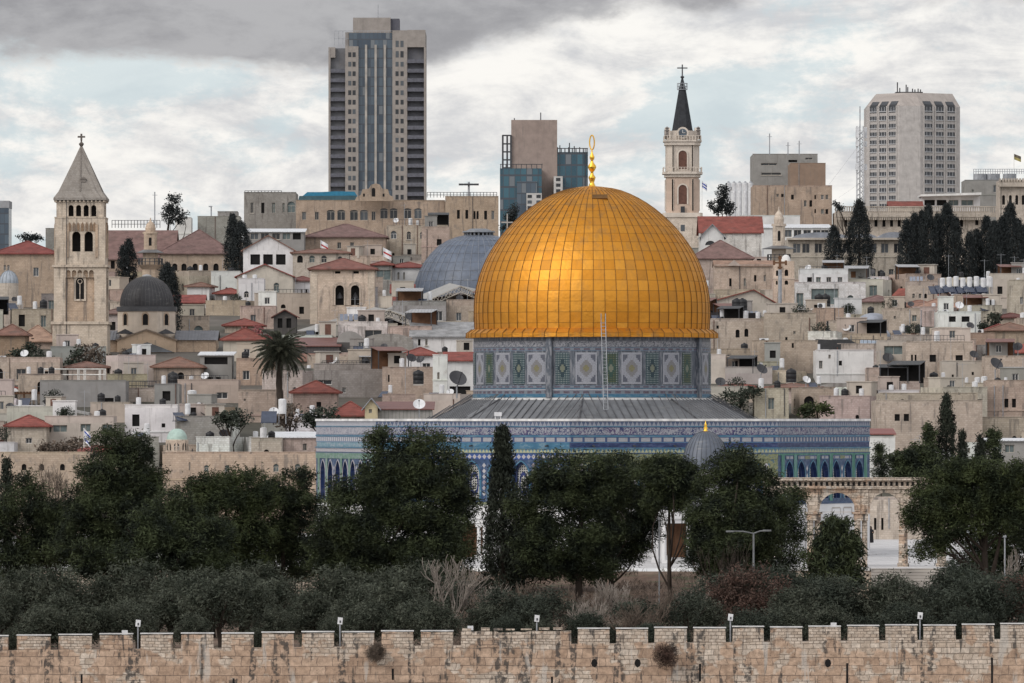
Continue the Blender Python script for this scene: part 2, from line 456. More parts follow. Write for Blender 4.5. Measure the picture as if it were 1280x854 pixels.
material('tile_crest', t_dots(0.42, (0.055, 0.08, 0.14), (0.23, 0.24, 0.28), (0.10, 0.11, 0.16)), 0.4, spec=0.4)
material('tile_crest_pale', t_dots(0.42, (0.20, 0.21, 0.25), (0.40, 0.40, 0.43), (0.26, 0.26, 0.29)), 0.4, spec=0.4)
material('tile_yellow', t_dots(0.36, (0.075, 0.16, 0.25), (0.36, 0.36, 0.22), (0.16, 0.24, 0.22)), 0.4, spec=0.4)
material('tile_olive', t_field((0.10, 0.125, 0.07), (0.20, 0.20, 0.10), (0.06, 0.11, 0.14), 3.0), 0.4, spec=0.4)
material('tile_blue', t_field((0.018, 0.040, 0.095), (0.028, 0.062, 0.135), (0.07, 0.10, 0.165), 1.6), 0.35, spec=0.4)
material('tile_navy', t_field((0.014, 0.025, 0.075), (0.02, 0.036, 0.11), (0.05, 0.065, 0.14), 1.6), 0.35, spec=0.4)
material('tile_cyan', t_field((0.035, 0.115, 0.19), (0.045, 0.14, 0.22), (0.12, 0.20, 0.255), 1.0), 0.35, spec=0.4)
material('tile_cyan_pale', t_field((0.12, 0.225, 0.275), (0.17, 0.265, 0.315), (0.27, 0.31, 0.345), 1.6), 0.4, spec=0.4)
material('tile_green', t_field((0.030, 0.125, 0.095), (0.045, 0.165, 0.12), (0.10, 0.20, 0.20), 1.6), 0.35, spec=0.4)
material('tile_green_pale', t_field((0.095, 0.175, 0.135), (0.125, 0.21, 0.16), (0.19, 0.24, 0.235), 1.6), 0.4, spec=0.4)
material('tile_white', t_field((0.34, 0.33, 0.35), (0.40, 0.385, 0.40), (0.25, 0.20, 0.24), 4.0), 0.4, spec=0.4)
material('tile_grey', t_field((0.060, 0.07, 0.088), (0.10, 0.112, 0.135), (0.20, 0.205, 0.225), 3.2), 0.4, spec=0.4)
material('tile_dash', t_cart(0.95, 0.62, (0.16, 0.18, 0.21), (0.085, 0.065, 0.085)), 0.4, spec=0.4)
def m_grille(nt):
    u, v = uvs(nt)                                   # u,v in metres on the window
    a = ((u * 4.4).fract() - 0.5).abs(); b = ((v * 4.4).fract() - 0.5).abs()
    lat = a.max(b).gt(0.30)
    med = ((u / 0.40) * (u / 0.40) + ((v - 1.5) / 0.95) * ((v - 1.5) / 0.95))
    ring = (med - 1.0).abs().lt(0.38)
    c = mix(nt, lat, (0.018, 0.025, 0.045), (0.44, 0.43, 0.40))
    return mix(nt, ring, c, (0.022, 0.035, 0.13))
material('tile_grille', m_grille, 0.5)
def m_drumwhite(nt):
    u, v = uvs(nt)                                   # -1..1 in both
    st = 7.0
    a = (u.abs() * st).floor() / st; b = (v.abs() * st * 1.35).floor() / (st * 1.35)
    d = a * 0.95 + b
    fr = u.abs().max(v.abs()).gt(0.87)
    c = mix(nt, d.lt(1.02), (0.085, 0.09, 0.115), (0.25, 0.255, 0.285))
    c = mix(nt, d.lt(0.52), c, (0.17, 0.165, 0.17))
    c = mix(nt, d.lt(0.20), c, (0.17, 0.155, 0.085))
    n = noise(nt, vec(nt, u * 9.0, v * 12.0, 0.0), 1.0, 2, 0.6).lin(0.3, 0.7, 0.78, 1.2)
    return scale_col(nt, mix(nt, fr, c, (0.275, 0.28, 0.31)), n)
material('tile_panel_white', m_drumwhite, 0.4, spec=0.4)
def m_drumgreen(gold):
    def f(nt):
        u, v = uvs(nt)
        a = ((u * 4.5).fract() - 0.5).abs(); b = ((v * 9.0).fract() - 0.5).abs()
        dot = (a.max(b)).lt(0.22)
        st = 6.0
        d = (u.abs() * st).floor() / st * 1.1 + (v.abs() * st * 1.4).floor() / (st * 1.4) * 1.3
        core = d.lt(0.62)
        edge = u.abs().gt(0.74)._m('MAXIMUM', v.abs().gt(0.90))
        g1, g2 = ((0.018, 0.042, 0.032), (0.15, 0.145, 0.06)) if gold else ((0.012, 0.040, 0.050), (0.30, 0.32, 0.30))
        c = mix(nt, dot, g1, g2)
        c = mix(nt, core, c, mix(nt, d.lt(0.25), (0.014, 0.032, 0.042) if not gold else (0.022, 0.055, 0.042), (0.14, 0.15, 0.11)))
        return mix(nt, edge * dot, c, (0.32, 0.34, 0.35))
    return f
material('tile_panel_green', m_drumgreen(True), 0.4, spec=0.4)
material('tile_panel_teal', m_drumgreen(False), 0.4, spec=0.4)
def m_gold(nt):
    u, v = uvs(nt)                                   # one unit = one copper sheet
    cell = vec(nt, u.floor(), v.floor(), 0.0)
    r = white(nt, cell); r2 = white(nt, vec(nt, u.floor() + 17.0, v.floor(), 3.0))
    c = mix(nt, r, (0.57, 0.25, 0.033), (0.64, 0.30, 0.047))
    c = mix(nt, r2.gt(0.93) * 0.4, c, (0.46, 0.24, 0.06))
    x, y, z = xyz(nt, coord(nt, 'Object'))
    worn = noise(nt, vec(nt, x, y, z * 0.35), 1.1, 6, 0.75).sm(0.47, 0.66) * z.lin(3.0, 14.0, 0.25, 1.0)
    c = mix(nt, worn * 0.75, c, (0.36, 0.20, 0.075))
    fu = (u.fract() - 0.5).abs(); fv = (v.fract() - 0.5).abs()
    drip = noise(nt, vec(nt, u * 3.0, v * 0.7, 0.0), 1.0, 3, 0.6).sm(0.6, 0.7) * v.fract().lt(0.22)
    seam = fv.gt(0.468).max(drip * 0.7)
    c = mix(nt, seam * 0.55, c, (0.20, 0.10, 0.025))
    rough = r2.lin(0, 1, 0.50, 0.66)
    return dict(col=c, rough=rough, bump=noise(nt, vec(nt, u * 1.3, v * 1.3, r * 9.0), 1.0, 2), bs=0.25, bd=0.25)
material('gold_sheets', m_gold, 0.4, 1.0)
def m_lead(nt):
    x, y, z = xyz(nt, coord(nt, 'Object')); v = vec(nt, x, y, z); c = objinfo(nt, 'Color')
    n = noise(nt, v, 0.7, 5, 0.7).lin(0.3, 0.7, 0.7, 1.25)
    s = noise(nt, vec(nt, x * 0.5, y * 0.5, z * 2.0), 1.6, 4, 0.7).sm(0.55, 0.75)
    return mix(nt, s * 0.35, scale_col(nt, c, n), (0.30, 0.29, 0.27))
material('lead', m_lead, 0.5, 0.0, 0.5)
def m_glassgrid(px, pz, lw, ca=(0.038, 0.056, 0.080), cb=(0.085, 0.115, 0.145)):
    def f(nt):
        u, z, o = wallcoord(nt)
        a = ((u / px).fract() - 0.5).abs().gt(0.5 - lw); b = ((z / pz).fract() - 0.5).abs().gt(0.5 - lw * 1.4)
        r = white(nt, vec(nt, (u / px).floor(), (z / pz).floor(), 1.0))
        c = mix(nt, r, ca, cb)
        c = mix(nt, r.gt(0.90), c, (0.14, 0.155, 0.17))
        return mix(nt, a.max(b), c, (0.05, 0.06, 0.075))
    return f
material('curtain_glass', m_glassgrid(1.3, 3.0, 0.05), 0.25, spec=0.5)
material('teal_glass', m_glassgrid(1.6, 3.2, 0.06, (0.018, 0.058, 0.085), (0.045, 0.125, 0.165)), 0.25, spec=0.5)
# ------------------------------------------------------------------ walls with real openings
def arch_pts(xc, w, zs, rise, n=10):
    """from the left spring over the top to the right spring; rise > w/2 makes it pointed"""
    if rise <= w / 2 + 1e-6:
        return [(xc - w/2 * math.cos(math.pi*i/n), zs + rise * math.sin(math.pi*i/n)) for i in range(n + 1)]
    h = n // 2; e = (rise * rise - w * w / 4) / w; rad = w / 2 + e
    L = []
    for i in range(h + 1):
        a = math.asin(min(1, rise / rad)) * i / h
        L.append((xc + e - rad * math.cos(a), zs + rad * math.sin(a)))
    return L + [(2 * xc - a, b) for a, b in reversed(L[:-1])]
def rise_of(w, kind): return w * 0.5 if kind == 'round' else w * 0.78 if kind == 'point' else w * 0.22
def facade(mb, u0, u1, z0, z1, holes, tf, depth=0.25, m=0, mr=None):
    """sheet from (u0,z0) to (u1,z1); holes (uc, w, zb, h, kind) kind rect/round/point/low; tf(u, d, z) -> xyz with d going into the wall"""
    mr = m if mr is None else mr
    holes = [h for h in holes if h[0] - h[1]/2 > u0 + 0.02 and h[0] + h[1]/2 < u1 - 0.02 and h[2] >= z0 and h[2] + h[3] < z1 - 0.02]
    us = sorted({u0, u1, *[h[0] - h[1]/2 for h in holes], *[h[0] + h[1]/2 for h in holes]})
    zs = sorted({z0, z1, *[h[2] for h in holes], *[h[2] + h[3] for h in holes]})
    for a, b in zip(us, us[1:]):
        if b - a < 1e-6: continue
        run = None
        for c, d in zip(zs, zs[1:]):
            mu, mz = (a + b) / 2, (c + d) / 2
            inside = any(abs(mu - h[0]) < h[1]/2 and h[2] < mz < h[2] + h[3] for h in holes)
            if not inside: mb.face([tf(a, 0, c), tf(b, 0, c), tf(b, 0, d), tf(a, 0, d)], m)
    for uc, w_, zb, h_, kind in holes:
        l, r, t = uc - w_/2, uc + w_/2, zb + h_
        if kind == 'rect': ring = [(l, t), (r, t)]
        else:
            rs = min(rise_of(w_, kind), h_ * 0.9); ring = arch_pts(uc, w_, t - rs, rs)
            k = len(ring) // 2
            for i in range(k): mb.face([tf(l, 0, t), tf(ring[i][0], 0, ring[i][1]), tf(ring[i+1][0], 0, ring[i+1][1])], m)
            for i in range(k, len(ring) - 1): mb.face([tf(r, 0, t), tf(ring[i][0], 0, ring[i][1]), tf(ring[i+1][0], 0, ring[i+1][1])], m)
        path = [(l, zb)] + ring + [(r, zb)]
        for (a, b), (c, d) in zip(path, path[1:] + path[:1]):
            mb.face([tf(a, 0, b), tf(c, 0, d), tf(c, depth, d), tf(a, depth, b)], mr)
    return holes
WIN = {}
def window_mesh(w_, h_, kind, style):
    key = (round(w_, 2), round(h_, 2), kind, style)
    if key in WIN: return WIN[key]
    mb = MB(); rs = 0 if kind == 'rect' else min(rise_of(w_, kind), h_ * 0.9)
    out = [(-w_/2, 0.0), (w_/2, 0.0)] + ([(w_/2, h_), (-w_/2, h_)] if kind == 'rect' else list(reversed(arch_pts(0, w_, h_ - rs, rs))))
    mb.face([(a, 0, b) for a, b in out], 0)
    if style != 'gap':
        f = 0.07
        mb.box(-w_/2, -w_/2 + f, -0.06, -0.002, 0, h_ - rs, 1); mb.box(w_/2 - f, w_/2, -0.06, -0.002, 0, h_ - rs, 1)
        mb.box(-w_/2 + f, w_/2 - f, -0.06, -0.002, 0, f, 1); mb.box(-0.03, 0.03, -0.05, -0.002, f, h_ - rs - f, 1)
        mb.box(-w_/2 + f, w_/2 - f, -0.055, -0.002, h_ - rs - f, h_ - rs, 1)
        if style == 'sill': mb.box(-w_/2 - 0.12, w_/2 + 0.12, -0.42, -0.002, -0.12, -0.004, 1)
    me = mb.mesh('window', [{'gap': 'dark_gap', 'shutter': 'shutter'}.get(style, 'pane'), 'white_frame' if style == 'white' else 'window_frame'])
    WIN[key] = me; return me
def add_window(parent, u, z, w_, h_, kind, style, place, depth=0.25, name='window'):
    """place(u, d, z) -> (xyz, rotation about z)"""
    p, rz = place(u, depth - 0.01, z)
    return link(name, window_mesh(w_, h_, kind, style), parent, p, rz)
def sides(w_, d):
    """the four faces of a w x d block centred on the origin: length, transform, placing"""
    return {
        'front': (w_, lambda u, t, z: (u, -d/2 + t, z), lambda u, t, z: ((u, -d/2 + t, z), 0.0)),
        'right': (d, lambda u, t, z: (w_/2 - t, u, z), lambda u, t, z: ((w_/2 - t, u, z), R(90))),
        'left': (d, lambda u, t, z: (-w_/2 + t, -u, z), lambda u, t, z: ((-w_/2 + t, -u, z), R(-90))),
        'back': (w_, lambda u, t, z: (-u, d/2 - t, z), lambda u, t, z: ((-u, d/2 - t, z), R(180)))}
def block(parent, name, w_, d, z0, z1, holes, mats, color=None, side_holes=(), depth=0.25, style='plain', top=True, wname='window', origin=(0, 0)):
    """a hollow-faced block with openings on its front and side faces and a window object in each"""
    mb = MB()
    ox, oy = origin
    for k, (L, tf, pl) in sides(w_, d).items():
        hs = holes if k == 'front' else side_holes if k in ('left', 'right') else ()
        tf2 = lambda u, t, z, tf=tf: tuple(np.add(tf(u, t, z), (ox, oy, 0)))
        ok = facade(mb, -L/2, L/2, z0, z1, hs, tf2, depth)
        for h in ok:
            st = style
            p, rz = pl(h[0], depth - 0.01, h[2])
            link(wname, window_mesh(h[1], h[3], h[4], st if not callable(st) else st()), parent, (p[0] + ox, p[1] + oy, p[2]), rz)
    if top: mb.face([(-w_/2+ox, -d/2+oy, z1), (w_/2+ox, -d/2+oy, z1), (w_/2+ox, d/2+oy, z1), (-w_/2+ox, d/2+oy, z1)])
    return mb.obj(name, mats, parent, color=color)
def hip_roof(parent, w_, d, z, h, color, ridge=None, over=0.45, name='roof', mats='roof_tile'):
    a, b = w_/2 + over, d/2 + over
    rl = max(0.05, (w_ - d) / 2) if ridge is None else ridge
    mb = MB(); t = 0.16
    lo = [(-a,-b,z),(a,-b,z),(a,b,z),(-a,b,z)]; up = [(p[0],p[1],z+t) for p in lo]; q = [(-rl,0,z+h),(rl,0,z+h)]
    mb.face(list(reversed(lo)))
    for i in range(4): mb.face([lo[i], lo[(i+1)%4], up[(i+1)%4], up[i]])
    mb.face([up[0], up[1], q[1], q[0]]); mb.face([up[1], up[2], q[1]]); mb.face([up[2], up[3], q[0], q[1]]); mb.face([up[3], up[0], q[0]])
    r = 0.11
    for s_, e in ((q[0], q[1]), (up[0], q[0]), (up[1], q[1]), (up[2], q[1]), (up[3], q[0])):
        if (Vector(s_) - Vector(e)).length > 0.3: mb.tube([s_, e], r, 4)
    return mb.obj(name, mats, parent, color=color)
def gable_roof(parent, w_, d, z, h, color, facing='front', over=0.4, name='roof', mats='roof_tile', wallmat='stone', wallcol=None, off=0.0):
    """facing front: the triangle looks at the viewer; side: the ridge runs across"""
    mb = MB(); t = 0.16
    if facing == 'front':
        a, b = w_/2 + over, d/2 + over; sl = h / (w_/2); px = off
        for s_ in (-1, 1):
            e = (s_*a, z - over*sl*0.9); k = (px, z + h)
            P_ = [e, k, (k[0], k[1] + t), (e[0], e[1] + t)]
            if s_ > 0: P_ = P_[::-1]
            mb.prism(P_, -b, b)
        g = MB().prism([(-w_/2, z), (w_/2, z), (px, z + h)], -d/2 + 0.002, d/2 - 0.002); g.obj('gable', wallmat, parent, color=wallcol)
    else:
        a, b = w_/2 + over, d/2 + over; sl = h / (d/2)
        for s_ in (-1, 1):
            y0, y1 = (s_*b, 0.0); z0_ = z - over*sl*0.9
            A = [(-a, y0, z0_), (a, y0, z0_), (a, 0, z + h), (-a, 0, z + h)]
            B = [(p[0], p[1], p[2] + t) for p in A]
            mb.face(B if s_ < 0 else B[::-1]); mb.face(A[::-1] if s_ < 0 else A)
            for i in range(4):
                j = (i + 1) % 4; mb.face([A[i], A[j], B[j], B[i]])
        g = MB()
        for s_ in (-1, 1): g.face([(s_*w_/2, -d/2, z), (s_*w_/2, d/2, z), (s_*w_/2, 0, z + h)])
        g.obj('gable', wallmat, parent, color=wallcol)
    return mb.obj(name, mats, parent, color=color)
def dome_prof(r, h, n=12, z=0.0, p=1.0):
    return [(r * math.cos(math.pi/2*i/n) ** p, z + h * math.sin(math.pi/2*i/n)) for i in range(n)] + [(0.02, z + h)]

# ------------------------------------------------------------------ leaves
def leaf_mesh(name, centres, per, spread, lw, ll, mat, seed, up=0.0, core=None, smooth=False):
    """per small quads scattered about each centre; core adds a rough inner body"""
    r = np.random.default_rng(seed); c = np.repeat(np.asarray(centres, float), per, axis=0); n = len(c)
    c = c + r.normal(0, 1, (n, 3)) * spread
    d = r.normal(0, 1, (n, 3)); d[:, 2] = d[:, 2] * (1 - up) + up * (0.6 + np.abs(d[:, 2])) * 1.5; d /= np.linalg.norm(d, axis=1)[:, None]
    e = r.normal(0, 1, (n, 3)); e -= (e * d).sum(1)[:, None] * d; e /= np.linalg.norm(e, axis=1)[:, None]
    sc = r.uniform(0.6, 1.35, (n, 1)); d *= ll/2 * sc; e *= lw/2 * sc
    v = np.empty((n, 4, 3)); v[:, 0] = c - d; v[:, 1] = c + e - d*0.1; v[:, 2] = c + d; v[:, 3] = c - e + d*0.1
    me = bpy.data.meshes.new(name)
    me.vertices.add(n * 4); me.vertices.foreach_set('co', v.reshape(-1))
    me.loops.add(n * 4); me.loops.foreach_set('vertex_index', np.arange(n * 4, dtype=np.int32))
    me.polygons.add(n); me.polygons.foreach_set('loop_start', np.arange(0, n * 4, 4, dtype=np.int32)); me.polygons.foreach_set('loop_total', np.full(n, 4, dtype=np.int32))
    me.update(calc_edges=True); me.materials.append(MATS[mat]); return me
def lobe_points(lobes, dens, r, lump=0.22):
    """points in a shell of each ellipsoid (cx,cy,cz,rx,ry,rz), pushed in and out in lumps so the outline is uneven"""
    out = []
    for cx, cy, cz, rx, ry, rz in lobes:
        area = 4 * math.pi * ((rx*ry) ** 1.6 / 3 + (rx*rz) ** 1.6 / 3 + (ry*rz) ** 1.6 / 3) ** (1/1.6)
        n = max(8, int(area * dens)); p = r.normal(0, 1, (n, 3)); p /= np.linalg.norm(p, axis=1)[:, None]
        k = r.uniform(0.62, 1.0, (n, 1)) ** 0.6
        f = 0
        for _ in range(4):
            q = r.normal(0, 3.2, 3); f = f + np.sin(p @ q + r.uniform(0, 6.28))
        k = k * (1 + lump * f[:, None] / 2.2)
        out.append(np.array([cx, cy, cz]) + p * k * np.array([rx, ry, rz]))
    return np.concatenate(out)
def limb(mb, a, b, r0, r1, r, bend=0.12, n=5, seg=5):
    a, b = Vector(a), Vector(b); L = (b - a).length; o = Vector((r.normal(), r.normal(), r.normal() * 0.5)) * bend * L
    pts = [a.lerp(b, t/seg) + o * math.sin(math.pi * t/seg) for t in range(seg + 1)]
    mb.tube(pts, [r0 + (r1 - r0) * t/seg for t in range(seg + 1)], n); return pts
# ------------------------------------------------------------------ ground, platform, rampart
def sheet(name, xs, ys, zf, mat):
    mb = MB(); n = len(xs)
    for y in ys:
        for x in xs: mb.v.append((x, y, zf(x, y)))
    for j in range(len(ys) - 1):
        for i in range(n - 1):
            mb.f.append((j*n+i, j*n+i+1, (j+1)*n+i+1, (j+1)*n+i)); mb.m.append(0); mb.uv.append(None)
    return struct(mb.obj(name, mat, None, True))
def bump2(x, y): return 0.35 * math.sin(x * 0.21 + 1) * math.sin(y * 0.17) + 0.2 * math.sin(x * 0.5 + y * 0.3)
xs = [-2500, -900, -300] + list(range(-120, 121, 6)) + [300, 900, 2500]
sheet('valley_ground', xs, [-600, -100, 0, 60, 200, 400, 480, 499], lambda x, y: -16 - 22 * max(0, min(1, (480 - y) / 300)) + (bump2(x, y) if abs(x) < 130 else 0), 'earth')
def lower_z(x, y):
    t = max(0, min(1, (y - 596) / 34.0)) * (1 if -6.5 < x < 17.2 else 0)
    return -4.0 + 3.75 * t + bump2(x, y) * 0.5 * (1 - t)
sheet('garden_ground', [-2500, -900, -300] + list(range(-60, -6, 3)) + [-6.6, -6.4] + list(range(-5, 18, 2)) + [17.1, 17.3] + list(range(18, 62, 3)) + [300, 900, 2500],
      [501.4, 515, 530, 545, 560, 575, 590, 600, 610, 620, 631.9], lower_z, 'earth')
sheet('terrace_ground', [-2500, -900, -300] + list(range(-120, 121, 6)) + [300, 900, 2500], [632.6, 640, 700, 800, 829], lambda x, y: 0.0, 'paving')
sheet('hill_ground', [-2500, -700, -250] + list(range(-130, 131, 10)) + [250, 700, 2500],
      [829.2] + list(range(835, 1500, 12)) + [1600, 1800, 2200, 2600, 3300, 4000], lambda x, y: ground(y) - 0.4, 'hill_ground')
for k, (a, b) in enumerate(((-120, -6.6), (17.3, X(1086, 636)), (X(1182, 636), 120))):
    t = thing('retaining_wall', None, None, ((a + b)/2, 632.3, 0))
    MB().box(-(b-a)/2, (b-a)/2, -0.3, 0.3, -4.6, -0.18).obj('wall', 'old_ashlar', t); MB().box(-(b-a)/2, (b-a)/2, -0.42, 0.32, -0.178, 0.05).obj('coping', 'coping', t)
    tag(t, ['tan block retaining wall under the terrace, seen between trunks at the left', 'short retaining wall behind the bushes left of the broad stone steps', 'retaining wall under the umbrella pine right of the broad stone steps'][k], 'retaining wall')
# broad steps up to the arcade
sx0, sx1 = X(1086, 636), X(1182, 636)
mb = MB(); ns = 16
for i in range(ns):
    z1 = -4.0 + 4.0 * (i + 1) / ns; y0 = 626.0 + i * 0.41
    mb.box(sx0, sx1, y0, 632.6, z1 - 4.0/ns, z1 - 0.002)
    mb.box(sx0, sx1, y0 - 0.04, y0 - 0.001, z1 - 0.06, z1 - 0.002)
tag(mb.obj('stone_steps', 'concrete'), 'broad flight of pale stone steps climbing to the arcade', 'steps')

WD = 500.0
def wt(px): return Z(796.0 - 14.5 * px / 1280.0, WD)
def wg(px): return Z(813.6 - 14.5 * px / 1280.0, WD)
t = thing('rampart', 'long battlemented stone city wall across the foreground', 'city wall', (0, WD, 0))
mb = MB(); N = 60
for i in range(N):
    p0, p1 = -120 + 1520 * i / N, -120 + 1520 * (i + 1) / N
    a, b = X(p0, WD), X(p1, WD); za, zb = wg(p0), wg(p1)
    mb.face([(a, 0, -18), (b, 0, -18), (b, 0, zb), (a, 0, za)]); mb.face([(b, 1.3, -18), (a, 1.3, -18), (a, 1.3, za), (b, 1.3, zb)]); mb.face([(a, 0, za), (b, 0, zb), (b, 1.3, zb), (a, 1.3, za)])
mb.obj('wall_face', 'rampart_stone', t)
ME = [(-30, 10), (21, 63), (73, 114.5), (124.6, 166), (175.7, 216), (226.3, 267), (277, 317), (327, 367.5), (377, 417.6), (427.4, 467.7), (476.5, 517), (526, 566.5), (576, 616), (616.4, 664.6), (665, 714),
      (722, 762), (770, 810), (818, 859), (867, 907.4), (915.6, 955), (963, 1003), (1011, 1051), (1059.5, 1099), (1107, 1147), (1154.6, 1195), (1203, 1243), (1251, 1293)]
for k, (a, b) in enumerate(ME):
    x0, x1 = X(a, WD), X(b, WD); zb = wg((a + b)/2) - 0.12; zt = wt((a + b)/2) + rng.uniform(-0.03, 0.04)
    dx = 0.1 if k == 13 else 0
    mb = MB(); e = 0.05
    top = [(x0 + rng.uniform(0, e), zt - rng.uniform(0, .05)), ] ; n = 5
    poly = [(x0, zb), (x1, zb), (x1 - rng.uniform(0, e), zt - rng.uniform(0, .06))] + [(x1 + (x0 - x1) * i / n, zt + rng.uniform(-0.04, 0.03) - dx) for i in range(1, n)] + top
    mb.prism(poly, -0.004, 0.62); mb.obj('merlon', 'merlon_stone', t)
    MB().box(x0 - 0.02, x1 + 0.02, -0.03, 0.66, zt + 0.045, zt + 0.115).obj('coping', 'coping', t) if k not in (12, 13, 14) else None
for k in range(9):                                   # loose stones where the gap was walled up
    a = 560 + k * 19 + rng.uniform(-4, 4); zt = wt(a) + 0.05
    if 576 < a < 712: MB().box(X(a, WD), X(a + rng.uniform(8, 15), WD), 0.05, 0.5, zt, zt + rng.uniform(0.08, 0.2)).obj('loose_stone', 'merlon_stone', t)
for px, y0, y1 in ((102, 843, 870), (292, 848, 870), (875, 830, 852), (1059, 829, 856), (1240, 822, 856), (491, 836, 850), (690, 846, 870)):
    MB().box(X(px - 1.3, WD), X(px + 1.3, WD), -0.006, 0.2, Z(y1, WD), Z(y0, WD)).obj('loophole', 'dark_gap', t)
for px in (743, 797, 1035):
    MB().prism([(X(px, WD) + 0.22 * math.cos(a), Z(829, WD) + 0.3 * math.sin(a)) for a in [i * math.pi / 4 for i in range(8)]], -0.008, 0.1).obj('hole', 'dark_gap', t)

# ------------------------------------------------------------------ the shrine
DC = 700.0; SXC = X(740, DC); OR = 347 / 12.9; PX = 12.9
shrine = thing('domed_shrine', 'octagonal blue tiled shrine with large golden dome', 'shrine', (SXC, DC, 0))
ang = [39.9 + 45 * k for k in range(8)]              # measured from the direction to the viewer, towards the right
def opt(a, r=OR): return (r * math.sin(R(a)), -r * math.cos(R(a)))
def vy(y): return Z(y, 676.0)
SIDE = 2 * OR * math.sin(R(22.5))
BANDS = [(523.6, 526.6, 'coping', 0.10), (526.6, 532.6, 'tile_crest', 0), (532.6, 533.8, 'tile_cyan', 0.05), (533.8, 544.2, 'tile_script', 0), (544.2, 546.0, 'tile_cyan', 0.06),
         (546.0, 553.4, 'tile_cartouche', 0), (553.4, 559.6, 'tile_navy', -0.04), (559.6, 561.0, 'tile_cyan', 0.12), (561.0, 566.0, 'tile_yellow', 0), (566.0, 567.4, 'tile_blue', 0.05)]
BN = ['coping', 'crest_band', 'band_edge', 'inscription_band', 'band_edge', 'cartouche_band', 'gutter_band', 'band_edge', 'ornament_band', 'band_edge']
def face_strip(p0, p1, z0, z1, off, uvm=True):
    """quad of one octagon side moved outwards by off"""
    a, b = Vector((*p0, 0)), Vector((*p1, 0)); d = (b - a).normalized(); n = Vector((d.y, -d.x, 0))
    ext = off * math.tan(R(22.5)); a, b = a + n*off - d*ext, b + n*off + d*ext
    return a, b, n
for k in range(8):
    a0, a1 = ang[k] - 45, ang[k]; am = (a0 + a1) / 2
    while am > 180: am -= 360
    p0, p1 = opt(a0), opt(a1); L = SIDE
    kind = 'front' if abs(am - 17.4) < 2 else 'right' if abs(am - 62.4) < 2 else 'frontleft' if abs(am + 27.6) < 2 else 'left' if abs(am + 72.6) < 2 else 'back'
    ax = Vector((p1[0] - p0[0], p1[1] - p0[1], 0)).normalized(); nn = Vector((ax.y, -ax.x, 0)); mid = Vector(((p0[0]+p1[0])/2, (p0[1]+p1[1])/2, 0))
    rz = math.atan2(ax.y, ax.x)
    tf = lambda u, d_, z, mid=mid, ax=ax, nn=nn: tuple(mid + ax*u - nn*d_ + Vector((0, 0, z)))
    def quad(mb, u0, u1, z0, z1, off=0.0, m=0):
        mb.face([tf(u0, -off, z0), tf(u1, -off, z0), tf(u1, -off, z1), tf(u0, -off, z1)], m, [(u0 + 40, 0), (u1 + 40, 0), (u1 + 40, 1), (u0 + 40, 1)])
        if off > 0.03:
            for zz, s_ in ((z0, 1), (z1, -1)):
                q = [tf(u0, -off, zz), tf(u0, 0, zz), tf(u1, 0, zz), tf(u1, -off, zz)]
                mb.face(q if s_ > 0 else q[::-1], m, [(0, 0)] * 4)
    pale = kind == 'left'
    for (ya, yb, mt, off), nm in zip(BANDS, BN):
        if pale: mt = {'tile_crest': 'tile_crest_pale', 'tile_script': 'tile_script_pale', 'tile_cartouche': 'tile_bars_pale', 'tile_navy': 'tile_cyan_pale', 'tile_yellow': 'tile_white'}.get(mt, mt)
        if kind == 'right' and mt == 'tile_cartouche': mt = 'tile_bars'
        if kind == 'frontleft' and mt == 'tile_navy': mt = 'tile_cyan'
        mb = MB(); e = max(0, off) * math.tan(R(22.5)) ; quad(mb, -L/2 - e, L/2 + e, vy(yb), vy(ya), off)
        if nm == 'coping':
            mb.face([tf(-L/2 - e, -off, vy(ya)), tf(L/2 + e, -off, vy(ya)), tf(L/2 - .3, 0.6, vy(ya)), tf(-L/2 + .3, 0.6, vy(ya))], 0)
            mb.face([tf(-L/2 + .3, 0.6, vy(ya)), tf(L/2 - .3, 0.6, vy(ya)), tf(L/2 - .3, 0.6, vy(ya) - 1.2), tf(-L/2 + .3, 0.6, vy(ya) - 1.2)], 0)
        mb.obj(nm, mt, shrine)
    if kind in ('front', 'frontleft'):                # lead rain spouts on the gutter band
        for i in range(5):
            u = -8 + i * 4; sp = MB(); sp.tube([(0, 0.0, 0), (0, -0.45, -0.06)], 0.09, 6); o_ = sp.obj('rain_spout', 'dark_metal', shrine); o_.location = tf(u, 0, vy(557)); o_.rotation_euler = (0, 0, rz)
    zt, zm = vy(567.4), vy(628.0)
    bay = L / 7.9; base_mat, arch_mat, frame_mat = {'front': ('tile_olive', 'tile_blue', 'tile_navy'), 'frontleft': ('tile_blue', 'tile_blue', 'tile_navy'), 'right': ('tile_green', 'tile_navy', 'tile_cyan'),
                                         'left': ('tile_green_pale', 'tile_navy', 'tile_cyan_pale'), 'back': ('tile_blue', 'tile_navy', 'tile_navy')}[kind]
    zw = vy(577.0)
    holes = [((i - 3) * bay, 1.62, zm + 0.25, zw - zm - 0.25, 'point') for i in range(7)]
    mb = MB(); facade(mb, -L/2, L/2, zm, zt, holes, tf, 0.55, 0, 1)
    for i, f in enumerate(mb.f):                        # give the sheet metre UVs
        P_ = [Vector(mb.v[j]) for j in f]; mb.uv[i] = [((p - mid).dot(ax) + 40, p.z) for p in P_]
    mb.obj('tiled_wall', [base_mat if kind not in ('right', 'left') else 'tile_blue', arch_mat], shrine)
    if kind == 'back': 
        mb = MB(); quad(mb, -L/2, L/2, -0.3, zm, 0.02); mb.obj('marble_base', 'marble_white', shrine)
        continue
